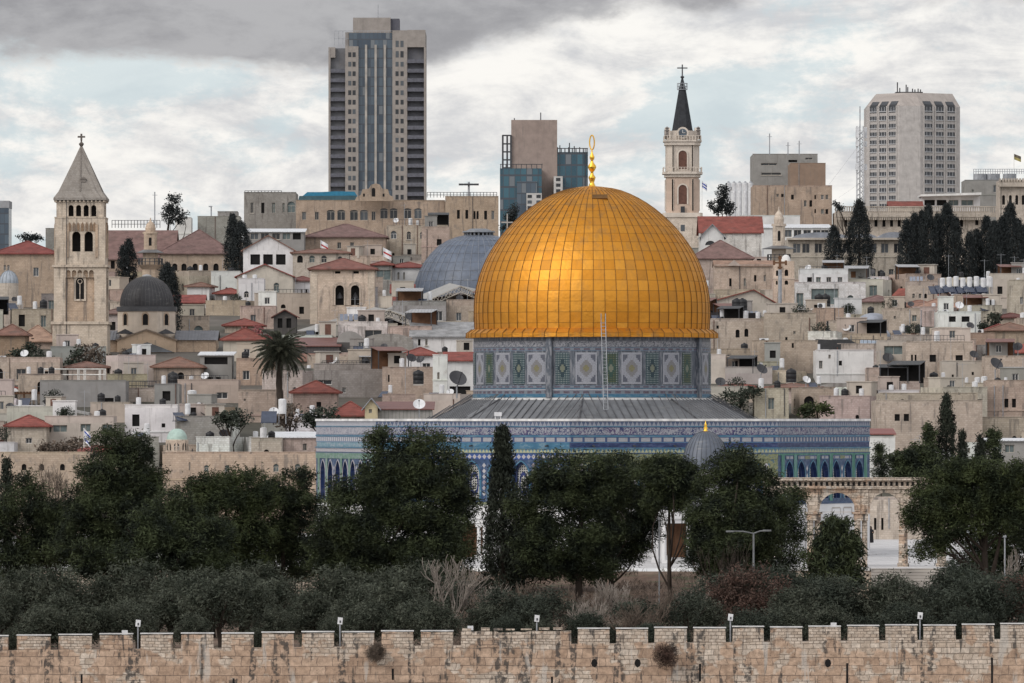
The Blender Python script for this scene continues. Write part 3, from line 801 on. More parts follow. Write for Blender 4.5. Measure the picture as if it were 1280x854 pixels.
    for h in holes:
        g = MB(); rs = rise_of(1.62, 'point'); out = [(-0.81, 0), (0.81, 0)] + list(reversed(arch_pts(0, 1.62, h[3] - rs, rs)))
        g.face([(a, 0, b) for a, b in out], 0, [(a, b) for a, b in out])
        # stepped inner arch
        inn = arch_pts(0, 1.24, h[3] - 0.22 - rise_of(1.24, 'point'), rise_of(1.24, 'point')); ou = arch_pts(0, 1.62, h[3] - rs, rs)
        A = [(-0.81, 0)] + ou + [(0.81, 0)]; B = [(-0.62, 0)] + inn + [(0.62, 0)]
        for (p, q), (r_, s_) in zip(zip(A, A[1:]), zip(B, B[1:])):
            g.face([(p[0], -0.2, p[1]), (r_[0], -0.2, r_[1]), (s_[0], -0.2, s_[1]), (q[0], -0.2, q[1])], 1, [(p[0], p[1])] * 4)
            g.face([(r_[0], -0.2, r_[1]), (r_[0], 0, r_[1]), (s_[0], 0, s_[1]), (s_[0], -0.2, s_[1])], 1, [(r_[0], r_[1])] * 4)
        o = g.obj('window', ['tile_grille', 'tile_navy'], shrine); o.location = tf(h[0], 0.5, h[2]); o.rotation_euler = (0, 0, rz)
        # raised arch border
        g = MB(); wo = 2.02; ro = rise_of(wo, 'point'); ou2 = arch_pts(0, wo, h[3] + 0.12 - ro, ro); A = [(-wo/2, 0)] + ou2 + [(wo/2, 0)]; B = [(-0.81, 0)] + ou + [(0.81, 0)]
        for (p, q), (r_, s_) in zip(zip(A, A[1:]), zip(B, B[1:])):
            g.face([(p[0], -0.05, p[1]), (r_[0], -0.05, r_[1]), (s_[0], -0.05, s_[1]), (q[0], -0.05, q[1])], 0, [(p[0], p[1]), (r_[0], r_[1]), (s_[0], s_[1]), (q[0], q[1])])
            g.face([(p[0], 0, p[1]), (p[0], -0.05, p[1]), (q[0], -0.05, q[1]), (q[0], 0, q[1])], 0, [(0, 0)] * 4)
        o = g.obj('window_border', 'tile_cyan' if kind != 'left' else 'tile_white', shrine); o.location = tf(h[0], 0, h[2]); o.rotation_euler = (0, 0, rz)
    if kind in ('front', 'frontleft'):
        mb = MB(); quad(mb, -L/2, L/2, vy(574.6), vy(567.5), 0.045); mb.obj('diamond_band', 'tile_diamond' if kind == 'frontleft' else 'tile_olive', shrine)
        mb = MB()
        for i in range(8):
            u = (i - 3.5) * bay; z0 = zm + 0.3
            for q in range(6):
                zc = z0 + 0.5 + q * 0.53
                mb.face([tf(u - .2, -.03, zc), tf(u, -.03, zc - .24), tf(u + .2, -.03, zc), tf(u, -.03, zc + .24)], 0, [(u, zc)] * 4)
        mb.obj('diamond_strips', 'tile_white', shrine)
    else:
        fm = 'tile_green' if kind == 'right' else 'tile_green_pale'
        mb = MB()
        for i, u in enumerate((-3.55, -2.5, -0.55, 0.55, 2.5, 3.55)):
            quad(mb, u*bay - 0.36, u*bay + 0.36, zm, zt, 0.05)
        quad(mb, -L/2, L/2, vy(569.4), zt, 0.052)
        if kind == 'left': quad(mb, -L/2, L/2, vy(574.5), vy(567.6), 0.055)
        mb.obj('green_frame', fm, shrine)
        mb = MB()
        for u, w_ in ((-3, 1.5), (-1.5, 4.0), (0, 1.5), (1.5, 4.0), (3, 1.5)):
            quad(mb, u*bay - w_/2, u*bay + w_/2, vy(574.8), vy(570.2), 0.06)
        if kind == 'right': mb.obj('cartouche_panels', 'tile_cartouche', shrine)
        mb = MB()
        for u in (-1.5, 1.5): quad(mb, u*bay - 0.55, u*bay + 0.55, vy(574.6), vy(570.4), 0.07)
        if kind == 'right': mb.obj('gilt_panels', 'tile_olive', shrine)
        mb = MB()
        for u in (-1.5, 1.5):
            for q in range(4):
                zc = zm + 1.0 + q * 0.7; u_ = u * bay
                mb.face([tf(u_ - .2, -.03, zc), tf(u_, -.03, zc - .3), tf(u_ + .2, -.03, zc), tf(u_, -.03, zc + .3)], 0, [(u_, zc)] * 4)
        mb.obj('diamond_strips', 'tile_white', shrine)
    # marble dado with slabs and the blue course on top
    mb = MB(); quad(mb, -L/2, L/2, zm - 0.28, zm - 0.003, 0.06); mb.obj('marble_cornice', 'tile_olive' if kind != 'right' else 'tile_blue', shrine)
    mb = MB(); facade(mb, -L/2, L/2, -0.3, zm - 0.282, [(0, 2.6, -0.29, 3.7, 'rect')] if kind != 'left' else [], tf, 0.5); mb.obj('marble_base', 'marble_white', shrine)
    for i in range(7):
        u = (i - 3) * bay; mb = MB()
        if i == 3: continue
        for s_ in (-1, 1): quad(mb, u + s_*0.95 - 0.05, u + s_*0.95 + 0.05, 0.4, zm - 0.7, 0.03)
        quad(mb, u - 0.9, u + 0.9, zm - 0.75, zm - 0.62, 0.03); mb.obj('slab_joint', 'concrete', shrine)
    if kind in ('front', 'right', 'frontleft'):
        dr = MB(); dr.box(-1.3, 1.3, -0.04, 0.05, 0, 3.4); dr.box(-0.03, 0.03, -0.1, -0.04, 0.1, 3.3); 
        for zz in (0.5, 1.6, 2.7): dr.box(-1.1, -0.15, -0.09, -0.045, zz, zz + 0.7); dr.box(0.15, 1.1, -0.09, -0.045, zz, zz + 0.7)
        o = dr.obj('door', 'wood_brown', shrine); o.location = tf(0, 0.4, -0.1); o.rotation_euler = (0, 0, rz)
        pc = MB()                                     # porch: two columns each side and a beam
        for x_ in (-2.3, -1.7, 1.7, 2.3):
            pc.box(x_ - .3, x_ + .3, -2.1, -1.5, -0.25, 0.35); pc.cyl(x_, -1.8, 0.35, 3.0, 0.2, 0.18, 12); pc.box(x_ - .28, x_ + .28, -2.08, -1.52, 3.0, 3.35)
        pc.box(-2.7, 2.7, -2.2, -0.05, 3.352, 3.75); pc.box(-2.9, 2.9, -2.35, -0.06, 3.752, 3.95)
        o = pc.obj('porch', 'marble_white', shrine); o.location = tf(0, 0, 0); o.rotation_euler = (0, 0, rz)
# plinth round the octagon
mb = MB(); mb.vprism([opt(a, OR + 1.6) for a in ang], -0.02, 0.12); mb.obj('plinth', 'paving', shrine)
# roof of the octagon: lead with standing seams
RZ1, RZ0 = Z(498.5, 689), Z(498.5, 689) - 7.4
RDR = 148.5 / PX
mb = MB()
for k in range(8):
    a0, a1 = ang[k] - 45, ang[k]
    o0, o1 = opt(a0, OR - 0.7), opt(a1, OR - 0.7)
    n = 12
    for i in range(n):
        t0, t1 = i / n, (i + 1) / n
        A = (o0[0] + (o1[0]-o0[0])*t0, o0[1] + (o1[1]-o0[1])*t0); B = (o0[0] + (o1[0]-o0[0])*t1, o0[1] + (o1[1]-o0[1])*t1)
        C, D_ = opt(a0 + 45*t1, RDR), opt(a0 + 45*t0, RDR)
        mb.face([(*A, RZ0), (*B, RZ0), (*C, RZ1), (*D_, RZ1)])
mb.obj('lower_roof', 'lead', shrine, color=(0.145, 0.15, 0.16))
mb = MB()
for k in range(8):
    a0, a1 = ang[k] - 45, ang[k]; o0, o1 = Vector((*opt(a0, OR - 0.7), RZ0)), Vector((*opt(a1, OR - 0.7), RZ0))
    axd = (o1 - o0).normalized(); n = 26
    for i in range(1, n):
        A = o0.lerp(o1, i / n); pm = (o0 + o1) / 2; inn = Vector((-pm.x, -pm.y, 0)).normalized(); u = (A - pm).dot(axd)
        # seam climbs at right angles to the eave until it meets the drum or the hip
        dmax = pm.xy.length; run_hip = dmax * (1 - abs(u) / (SIDE/2)); rr = RDR
        run = dmax - math.sqrt(max(0, rr*rr - u*u)) if abs(u) < rr * math.sin(R(22.5)) else run_hip
        run = min(run, run_hip if run_hip > 0.5 else 0.5)
        slope = (RZ1 - RZ0) / (dmax - rr); B = A + inn * run + Vector((0, 0, run * slope))
        mb.tube([A + Vector((0, 0, 0.07)), B + Vector((0, 0, 0.07))], 0.045, 4)
    mb.tube([o0 + Vector((0, 0, .06)), Vector((*opt(a0, RDR), RZ1 + .06))], 0.08, 4)
mb.obj('roof_seams', 'lead', shrine, color=(0.085, 0.085, 0.092))
# drum
def dz(y): return Z(y, 688.5)
DR = 148.0 / PX
def ring(name, y0, y1, off, mt, um=1.0):
    mb = MB(); n = 96
    for i in range(n):
        a, b = 360 * i / n, 360 * (i + 1) / n; r = DR + off
        ua, ub = R(a) * r, R(b) * r
        mb.face([(*opt(a, r), dz(y1)), (*opt(b, r), dz(y1)), (*opt(b, r), dz(y0)), (*opt(a, r), dz(y0))], 0, [(ua, 0), (ub, 0), (ub, 1), (ua, 1)])
        if off > 0.02:
            for yy, s_ in ((y0, -1), (y1, 1)):
                q = [(*opt(a, r), dz(yy)), (*opt(b, r), dz(yy)), (*opt(b, DR - .02), dz(yy)), (*opt(a, DR - .02), dz(yy))]
                mb.face(q if s_ < 0 else q[::-1], 0, [(ua, 0), (ub, 0), (ub, 1), (ua, 1)])
    return mb.obj(name, mt, shrine)
ring('drum_wall', 419, 500, 0.0, 'tile_grey')
ring('drum_inscription', 425.5, 434.0, 0.03, 'tile_script_grey')
ring('drum_band', 434.6, 438.2, 0.04, 'tile_dash'); ring('drum_band', 482.2, 485.0, 0.04, 'tile_dash')
ring('drum_edge', 485.6, 486.6, 0.07, 'tile_cyan'); ring('drum_edge', 486.6, 488.0, 0.09, 'tile_white'); ring('drum_band', 488.2, 492.6, 0.05, 'tile_dash')
ring('drum_edge', 492.8, 496.8, 0.10, 'tile_cyan'); ring('drum_foot', 497.2, 500.5, 0.22, 'coping')
PAN = [(-70.7, 'w'), (-59.8, 'g'), (-48.9, 'w'), (-38.1, 't'), (-28.0, 'w'), (-14.8, 't'), (-3.4, 'w'), (8.4, 'g'), (18.6, 'w'), (29.4, 't'), (40.7, 'w'), (51.7, 'g'), (71.7, 'w'), (82, 't'), (93, 'w'), (104, 'g'), (-82, 't'), (-93, 'w'), (-104, 'g')]
for a, k in PAN:
    hw = 5.1 if k == 'w' else 3.5
    mb = MB(); n = 6; r = DR + 0.055
    for i in range(n):
        t0, t1 = i / n, (i + 1) / n; b0, b1 = a + hw*(2*t0 - 1), a + hw*(2*t1 - 1)
        mb.face([(*opt(b0, r), dz(480.2)), (*opt(b1, r), dz(480.2)), (*opt(b1, r), dz(440.6)), (*opt(b0, r), dz(440.6))], 0, [(2*t0-1, -1), (2*t1-1, -1), (2*t1-1, 1), (2*t0-1, 1)])
    for b0 in (a - hw, a + hw): mb.face([(*opt(b0, r), dz(480.2)), (*opt(b0, DR), dz(480.2)), (*opt(b0, DR), dz(440.6)), (*opt(b0, r), dz(440.6))], 0, [(1, 1)] * 4)
    mb.obj('drum_window_panel', {'w': 'tile_panel_white', 'g': 'tile_panel_green', 't': 'tile_panel_teal'}[k], shrine)
for a in (-21.2, 61.5, 152, -116):
    mb = MB(); mb.box(-0.30, 0.30, -0.34, 0.3, dz(497), dz(420.5)); o = mb.obj('buttress', 'tile_grey', shrine)
    for i in range(len(mb.f)): pass
    me = o.data; lay = me.uv_layers.new(name='UVMap')
    for p in me.polygons:
        for li in p.loop_indices:
            c_ = me.vertices[me.loops[li].vertex_index].co; lay.data[li].uv = (c_.x + c_.y, c_.z / 4)
    o.location = (*opt(a, DR), 0); o.rotation_euler = (0, 0, R(a))
# golden eave and dome
EZ = Z(421.2, 688.0)
mb = MB(); n = 64
prof = [(DR + 0.02, EZ + 0.02), (157.5 / PX, EZ), (157.5 / PX, EZ + 0.42), (150.5 / PX, EZ + 0.80), (146 / PX, EZ + 0.86)]
mb.lathe(prof, n)
mb.obj('golden_eave', 'gold_sheets', shrine)
mb = MB()
for i in range(n):
    a = 360 * i / n; mb.tube([(*opt(a, 157.8/PX), EZ + 0.02), (*opt(a, 157.6/PX), EZ + 0.45), (*opt(a, 150.6/PX), EZ + 0.84)], 0.035, 4)
mb.obj('eave_seams', 'copper_dark', shrine)
DP = [(146.2, 418.5), (146.8, 408), (147.3, 395), (147.3, 383), (146.3, 370), (144.0, 357), (140.0, 343), (135.5, 331.5), (131, 322), (124.5, 311), (117, 300), (108, 288.5), (99, 279), (88, 268.8), (77, 259.8), (64, 251), (50, 243.6), (36, 238.2), (22, 234.8), (10, 233.2), (0.4, 233.0)]
DP = [(a / PX, CZ + (HY - b) / PX) for a, b in DP]
def resample(P_, n):
    L = [0]
    for a, b in zip(P_, P_[1:]): L.append(L[-1] + math.dist(a, b))
    out = []
    for i in range(n + 1):
        t = L[-1] * i / n; k = max(j for j in range(len(L)) if L[j] <= t + 1e-9); k = min(k, len(P_) - 2)
        f = (t - L[k]) / (L[k+1] - L[k]); out.append((P_[k][0] + (P_[k+1][0]-P_[k][0])*f, P_[k][1] + (P_[k+1][1]-P_[k][1])*f))
    return out
prof = resample(DP, 66); DZ0 = DP[0][1]
mb = MB(); mb.lathe([(r, z - DZ0) for r, z in prof], 128)
mb.uv = [[(u / 2.0 + 0.0, v * 20.0 / 66.0) for u, v in q] for q in mb.uv]
o = mb.obj('golden_dome', 'gold_sheets', shrine, True); o.location = (0, 0, DZ0)
mb = MB()
for i in range(64):
    a = R(360 * i / 64); pts = [((r + 0.03) * math.cos(a), (r + 0.03) * math.sin(a), z) for r, z in prof[:58 if i % 2 else 63:3]]
    mb.tube(pts, 0.032, 4)
mb.obj('dome_seams', 'copper_dark', shrine)
mb = MB(); mb.box(-0.75, 0.75, -0.06, 0.06, -0.35, 0.35); o = mb.obj('roof_hatch', 'copper_dark', shrine); o.location = (0.7, -4.55, Z(246, 695)); o.rotation_euler = (R(-58), 0, 0)
# finial: stacked bulbs, cone and crescent ring
fx = [(0.75, 0.0), (0.55, 0.12), (0.32, 0.5), (0.50, 0.95), (0.58, 1.15), (0.30, 1.45), (0.20, 1.75), (0.48, 2.05), (0.66, 2.35), (0.62, 2.55), (0.24, 2.95), (0.18, 3.2), (0.34, 3.35), (0.40, 3.6), (0.24, 3.9), (0.12, 4.15), (0.09, 4.6)]
mb = MB(); mb.lathe([(r * 0.62, z * 0.80) for r, z in fx], 16); f_ = mb.obj('finial', 'gold_leaf', shrine, True); f_.location = (0, 0, DP[-1][1] - 0.05)
mb = MB(); mb.tube([(0.23 * math.sin(a), 0, 3.64 + 0.66 - 0.70 * math.cos(a)) for a in [2 * math.pi * i / 20 for i in range(21)]], 0.065, 6); o = mb.obj('crescent', 'gold_leaf', f_)
# maintenance ladder standing on the lower roof against the eave
lt, lb = Vector((X(754, 688) - SXC, -13.0, Z(404, 688))), Vector((X(757.5, 684) - SXC, -15.4, Z(512, 685)))
mb = MB()
for s_ in (-0.21, 0.21): mb.tube([lt + Vector((s_, 0, 0.9)), lt + Vector((s_, 0, 0)), lb + Vector((s_, 0, 0))], 0.04, 6)
t = thing('ladder', 'long metal ladder leaning on the eave of the golden dome', 'ladder', (SXC, DC, 0)); mb.obj('rail', 'grey_metal', t)
for i in range(26):
    p = lt.lerp(lb, i / 25); MB().tube([p + Vector((-0.21, 0, 0)), p + Vector((0.21, 0, 0))], 0.022, 5).obj('rung', 'grey_metal', t)
t = thing('floodlight', 'small white floodlight on the coping of the tiled shrine', 'floodlight', (X(622.5, 678), 676.5, vy(523.6)))
MB().box(-0.35, 0.35, -0.2, 0.25, 0.25, 0.62).obj('housing', 'white_plastic', t); MB().box(-0.3, -0.2, -.05, .05, 0, .25).box(0.2, 0.3, -.05, .05, 0, .25).obj('bracket', 'white_plastic', t)

# ------------------------------------------------------------------ small lead dome on its ring of columns
DD = 658.0
t = thing('small_domed_pavilion', 'small pavilion with ribbed grey lead dome in front of the shrine', 'pavilion', (X(882, DD), DD, 0))
rr = 29.5 * DD / S; z0 = Z(588, DD); zt = Z(539, DD)
mb = MB(); mb.lathe(dome_prof(rr, zt - z0, 14, z0, 0.9), 40); mb.obj('dome', 'lead', t, True, color=(0.095, 0.11, 0.14))
mb = MB()
for i in range(28):
    a = R(360 * i / 28); mb.tube([(r * 1.01 * math.cos(a), r * 1.01 * math.sin(a), z) for r, z in dome_prof(rr, zt - z0, 10, z0, 0.9)], 0.03, 4)
mb.obj('dome_ribs', 'lead', t, color=(0.06, 0.065, 0.08))
mb = MB(); mb.lathe([(0.28, 0), (0.12, 0.15), (0.2, 0.32), (0.1, 0.45), (0.16, 0.55), (0.05, 0.75), (0.03, 1.0)], 10); o = mb.obj('finial', 'gold_leaf', t, True); o.location = (0, 0, zt - 0.02)
mb = MB(); mb.cyl(0, 0, z0 - 2.2, z0, rr - 0.12, rr - 0.12, 24); mb.obj('drum', 'tile_white', t)
mb = MB(); hexp = [(5.4 * math.cos(R(60*i+10)), 5.4 * math.sin(R(60*i+10))) for i in range(6)]; mb.vprism(hexp, z0 - 3.6, z0 - 2.2, 0); mb.obj('canopy', 'lead', t, color=(0.2, 0.2, 0.22))
for i in range(10):
    a = R(36 * i); mb = MB(); mb.box(-.25, .25, -.25, .25, 0, .3); mb.cyl(0, 0, 0.3, z0 - 3.6, 0.2, 0.17, 10); o = mb.obj('column', 'marble_white', t); o.location = (4.7 * math.cos(a), 4.7 * math.sin(a), 0)

# ------------------------------------------------------------------ arcade at the head of the steps
AD = 640.0
t = thing('stone_arcade', 'weathered stone arcade with round arches at the top of the steps', 'arcade', (X(1070, AD), AD, 0))
ax0 = lambda px: X(px, AD) - X(1070, AD)
zc = Z(597, AD); zs = Z(611, AD); sp_ = Z(640, AD)
mb = MB(); w0, w1 = ax0(955), ax0(1185)
mbh = [(ax0(c), (b - a) * AD / S, sp_, Z(616, AD) - sp_, 'round') for a, c, b in ((964, 987, 1010), (1024, 1046.5, 1069), (1087, 1106, 1125), (1133, 1152, 1171))]
for tfs in (lambda u, d, z: (u, -0.6 + d, z), lambda u, d, z: (-u, 0.6 - d, z)):
    hh = mbh if tfs(1, 0, 0)[0] > 0 else [(-h[0], *h[1:]) for h in mbh]
    us = (w0, w1) if tfs(1, 0, 0)[0] > 0 else (-w1, -w0)
    facade(mb, us[0], us[1], sp_ - 0.02, zs, hh, tfs, 0.6)
mb.face([(w0, -.6, zs), (w0, .6, zs), (w0, .6, sp_), (w0, -.6, sp_)]); mb.face([(w1, -.6, sp_), (w1, .6, sp_), (w1, .6, zs), (w1, -.6, zs)])
mb.obj('spandrel_wall', 'rampart_stone', t)
MB().box(w0 - .1, w1 + .1, -0.85, 0.85, zs + 0.003, zs + 0.24).box(w0, w1, -0.64, 0.64, zs + 0.242, zc - 0.26).box(w0 - .2, w1 + .2, -0.95, 0.95, zc - 0.258, zc).obj('cornice', 'merlon_stone', t)
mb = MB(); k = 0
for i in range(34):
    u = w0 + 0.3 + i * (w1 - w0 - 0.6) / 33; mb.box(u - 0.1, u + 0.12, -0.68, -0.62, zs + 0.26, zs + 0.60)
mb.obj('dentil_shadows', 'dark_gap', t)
for px, wd in ((958, 0.5), (1017, 0.62), (1076, 0.62), (1129, 0.42), (1177, 0.42)):
    u = ax0(px); c_ = MB(); zcap = sp_ - 0.02
    c_.box(u - wd - .14, u + wd + .14, -0.62, 0.62, zcap - 0.18, zcap - 0.002); c_.box(u - wd, u + wd, -0.5, 0.5, zcap - 0.75, zcap - 0.181)
    c_.obj('capital', 'merlon_stone', t)
    c_ = MB()
    if wd > 0.5: c_.box(u - 0.55, u + 0.55, -0.5, 0.5, 0, 0.6); c_.cyl(u - 0.3, -0.15, 0.6, zcap - 0.752, 0.30, 0.27, 14); c_.cyl(u + 0.34, 0.1, 0.6, zcap - 0.752, 0.26, 0.24, 14)
    else: c_.box(u - 0.5, u + 0.5, -0.5, 0.5, 0, 0.3); c_.cyl(u, 0, 0.3, zcap - 0.752, 0.42, 0.36, 16)
    c_.obj('column', 'merlon_stone', t)
for u in (ax0(1071), ax0(1081)): MB().box(u - 0.26, u + 0.26, -0.72, -0.604, sp_ + 0.1, zs - 0.005).obj('pilaster', 'merlon_stone', t)
# a person in a long dark robe on the terrace
PD = 762.0
t = thing('person', 'person in a long dark robe standing on the terrace behind the arcade', 'person', (X(1088.5, PD), PD, 0))
def skin_body(name, verts, edges, rad, mats, parent, root=0, sub=2):
    me = bpy.data.meshes.new(name); me.from_pydata(verts, edges, []); o = link(name, me, parent)
    md = o.modifiers.new('skin', 'SKIN'); sk = me.skin_vertices[0].data
    for i, r in enumerate(rad): sk[i].radius = (r, r) if not isinstance(r, tuple) else r
    sk[root].use_root = True
    o.modifiers.new('sub', 'SUBSURF').levels = sub; o.modifiers['sub'].render_levels = sub
    me.materials.append(MATS[mats]); return o
skin_body('body', [(0, 0, 0.92), (0, 0, 1.15), (0, 0, 1.38), (0, 0, 1.50), (0, -0.02, 1.58), (0, -0.03, 1.68), (-0.1, 0, 0.5), (-0.11, 0.02, 0.08), (0.1, 0, 0.5), (0.11, 0.02, 0.08), (-0.11, -0.12, 0.05), (0.11, -0.12, 0.05),
          (-0.2, 0, 1.38), (-0.27, -0.02, 1.12), (-0.2, -0.2, 1.0), (0.2, 0, 1.38), (0.27, -0.03, 1.12), (0.16, -0.22, 1.15)],
          [(0, 1), (1, 2), (2, 3), (3, 4), (4, 5), (0, 6), (6, 7), (0, 8), (8, 9), (7, 10), (9, 11), (2, 12), (12, 13), (13, 14), (2, 15), (15, 16), (16, 17)],
          [.15, .15, .15, .06, .08, .09, .09, .055, .09, .055, .05, .05, .07, .055, .045, .07, .055, .045], 'skin', t)
mb = MB(); mb.lathe([(0.27, 0.06), (0.245, 0.5), (0.22, 0.9), (0.2, 1.1), (0.225, 1.34), (0.15, 1.46), (0.09, 1.5)], 20); o = mb.obj('robe', 'black_cloth', t, True); o.scale = (1.15, 0.85, 1)
mb = MB()
for s_ in (-1, 1): mb.tube([(s_*0.2, 0, 1.42), (s_*0.27, -0.02, 1.12), (s_*0.2, -0.17, 1.02)], [0.085, 0.08, 0.075], 8)
mb.obj('sleeves', 'black_cloth', t, True)
mb = MB(); mb.lathe([(0.13, 1.44), (0.125, 1.56), (0.13, 1.66), (0.10, 1.76), (0.02, 1.80)], 14, 0, 0.035); mb.obj('headscarf', 'black_cloth', t, True)
# ------------------------------------------------------------------ houses of the old city
PAL = dict(cream=(0.42, 0.36, 0.30), pink=(0.405, 0.325, 0.275), tan=(0.375, 0.295, 0.23), grey=(0.27, 0.26, 0.245), white=(0.63, 0.62, 0.605), beige=(0.455, 0.405, 0.35), rose=(0.43, 0.36, 0.315), brown=(0.27, 0.19, 0.14), dark=(0.08, 0.073, 0.07), yellow=(0.50, 0.41, 0.27))
ROOFC = dict(red=(0.205, 0.062, 0.05), brown=(0.19, 0.105, 0.082), mauve=(0.185, 0.115, 0.10), grey=(0.26, 0.265, 0.28), white=(0.62, 0.63, 0.65), tan=(0.30, 0.19, 0.14), rust=(0.15, 0.06, 0.05))
HOUSES = []; RECTS = []
ADJ = dict(cream='cream', pink='pinkish', tan='tan', grey='grey', white='white', beige='beige', rose='rosy', brown='brown', dark='dark', yellow='yellowish')
def jit(c, a=0.08, r=rng):
    k = 1 + r.uniform(-a, a); return tuple(max(0.01, v * k * (1 + r.uniform(-a, a) * 0.35)) for v in c)
def describe(c, m, roof, rc, nw, kind, wide, tall):
    s = ('wide ' if wide else 'tall ' if tall else '') + ADJ[c] + (' stone' if m == 'stone' else ' plastered') + ' house'
    if roof in ('hip', 'gable', 'gableside'): s += ' with %s roof' % ('red' if rc == 'red' else rc)
    elif nw == 0: s += ' with blank front'
    elif roof == 'vault': s += ' with vaulted roof'
    else: s += ' with %s window%s' % ('arched' if kind == 'round' else 'square', '' if nw == 1 else 's')
    return s
def house(x0, x1, yt, yb, c='cream', m='stone', roof='flat', rh=0, rc='red', wins='auto', D=None, d=None, yaw=0, style=None, label=None, look=None, cat='house', group='houses of the old city', clutter=True, r=rng, kind=None, off=0.0, base=None, visible=True):
    D = Dof(yb) if D is None else D
    if base is None and yb <= 560 and D < 1440: D = min(D, Dof(yb - 7))
    dep = d or max(6.0, min(11.0, (x1 - x0) * D / S * 0.8)); Wm = (x1 - x0) * D / S
    if yaw: Wm = max(Wm * 0.5, (Wm - dep * abs(math.sin(R(yaw))) * 0.75) / math.cos(R(yaw)))
    zt = Z(yt + rh, D); zb = (ground(D) - 1.0) if base is None else base; xc = X((x0 + x1) / 2, D)
    h = thing('house' if cat == 'house' else cat.replace(' ', '_'), None, None, (xc, D + dep / 2, zb), R(yaw)); H = zt - zb
    col = jit(PAL[c], 0.16 if not label else 0.06, r); kd = kind or ('round' if r.random() < 0.3 else 'rect')
    hs = []
    if wins == 'auto':
        zv = max(0.6, Z(yb, D) - zb + 0.3); fl = H - 1.9; ncol = max(1, int(Wm / r.uniform(2.0, 3.4))); row = 0
        while fl > zv and row < 3:
            for i in range(ncol):
                if r.random() < 0.2: continue
                u = (i + 0.5) / ncol * Wm - Wm / 2 + r.uniform(-0.3, 0.3); ww = r.choice((0.8, 0.9, 1.1, 1.3)); wh = r.choice((1.2, 1.45, 1.7)) if kd == 'rect' else 1.5
                q_ = r.random()
                if q_ < 0.12: ww, wh = 0.45, 0.5
                elif q_ < 0.22 and Wm / ncol > 2.6 and kd == 'rect': ww, wh = min(2.4, Wm / ncol - .5), 1.7
                hs.append((u, ww, fl - 0.45 + r.uniform(-0.12, 0.12), min(wh, H - fl + 0.3), kd))
            fl -= 3.1 + r.uniform(-0.3, 0.3); row += 1
    else:
        for wx in wins:
            px, py, pw, ph = wx[:4]; k_ = wx[4] if len(wx) > 4 else 'rect'; hs.append((X(px, D) - xc, pw * D / S, Z(py, D) - zb - ph * D / S / 2, ph * D / S, k_))
    sh = [(r.uniform(-dep/4, dep/4), 0.9, H - 2.4, 1.2, kd)] if H > 3 else []
    stl = style or (lambda: r.choice(('plain', 'gap', 'gap', 'gap', 'white', 'shutter', 'sill')))
    block(h, 'wall', Wm, dep, 0, H, hs, m, col, sh, 0.28, stl)
    nw = sum(1 for q_ in hs if abs(q_[0]) + q_[1]/2 < Wm/2 - .02 and q_[2] + q_[3] < H - .02 and q_[2] > Z(yb, D) - zb)
    if roof == 'flat':                                # parapet standing above the roof, coping proud of the wall
        mb = MB(); t_ = 0.22; ph = r.choice((0.25, 0.45, 0.7, 0.9)) if clutter else 0.3
        for a, b, e, f in ((-Wm/2, Wm/2, -dep/2, -dep/2 + t_), (-Wm/2, Wm/2, dep/2 - t_, dep/2), (-Wm/2, -Wm/2 + t_, -dep/2 + t_, dep/2 - t_), (Wm/2 - t_, Wm/2, -dep/2 + t_, dep/2 - t_)): mb.box(a, b, e, f, H + 0.003, H + ph - 0.08)
        mb.box(-Wm/2 - .06, Wm/2 + .06, -dep/2 - .06, -dep/2 + t_ + .05, H + ph - 0.077, H + ph)
        # the wall top is lowered by the parapet so that the outline keeps the measured height
        o = mb.obj('parapet', m, h, color=jit(col, 0.06, r)); top = H
        if clutter and Wm > 5 and r.random() < 0.42:      # a smaller room built on top
            aw, ah, ad = Wm * r.uniform(.3, .6), r.uniform(1.9, 2.7), dep * r.uniform(.35, .6); au = r.choice((-1, 1)) * (Wm - aw) / 2 * r.uniform(.5, .96); ay = r.uniform(.1, .5) * (dep - ad) / 2
            ac = jit(PAL[r.choice(('cream', 'white', 'beige', 'rose', 'grey'))], .08, r); mb = MB(); facade(mb, au - aw/2, au + aw/2, H + .002, H + ah, [(au, .8, H + .7, 1.0, 'rect')], lambda u, t, z: (u, ay - ad/2 + t, z), .2)
            for s_ in (-1, 1): q_ = [(au + s_*aw/2, ay - ad/2, H + .002), (au + s_*aw/2, ay + ad/2, H + .002), (au + s_*aw/2, ay + ad/2, H + ah), (au + s_*aw/2, ay - ad/2, H + ah)]; mb.face(q_ if s_ > 0 else q_[::-1])
            mb.face([(au - aw/2, ay + ad/2, H), (au - aw/2, ay + ad/2, H + ah), (au + aw/2, ay + ad/2, H + ah), (au + aw/2, ay + ad/2, H)]); mb.box(au - aw/2 - .1, au + aw/2 + .1, ay - ad/2 - .1, ay + ad/2 + .1, H + ah, H + ah + .12)
            o = mb.obj('upper_room', 'plaster', h, color=ac); link('window', window_mesh(.8, 1.0, 'rect', r.choice(('plain', 'gap', 'white'))), o, (au, ay - ad/2 + .19, H + .7))
        for _ in range(r.choice((0, 0, 1, 1, 2))):
            pu = r.uniform(-Wm/2.2, Wm/2.2)
            if all(abs(pu - h_[0]) > h_[1]/2 + .12 for h_ in hs): MB().tube([(pu, -dep/2 - .07, H + .2), (pu, -dep/2 - .07, r.uniform(0, H * .4))], .055, 5).obj('drainpipe', r.choice(('dark_metal', 'grey_metal', 'rust_roof')), h)
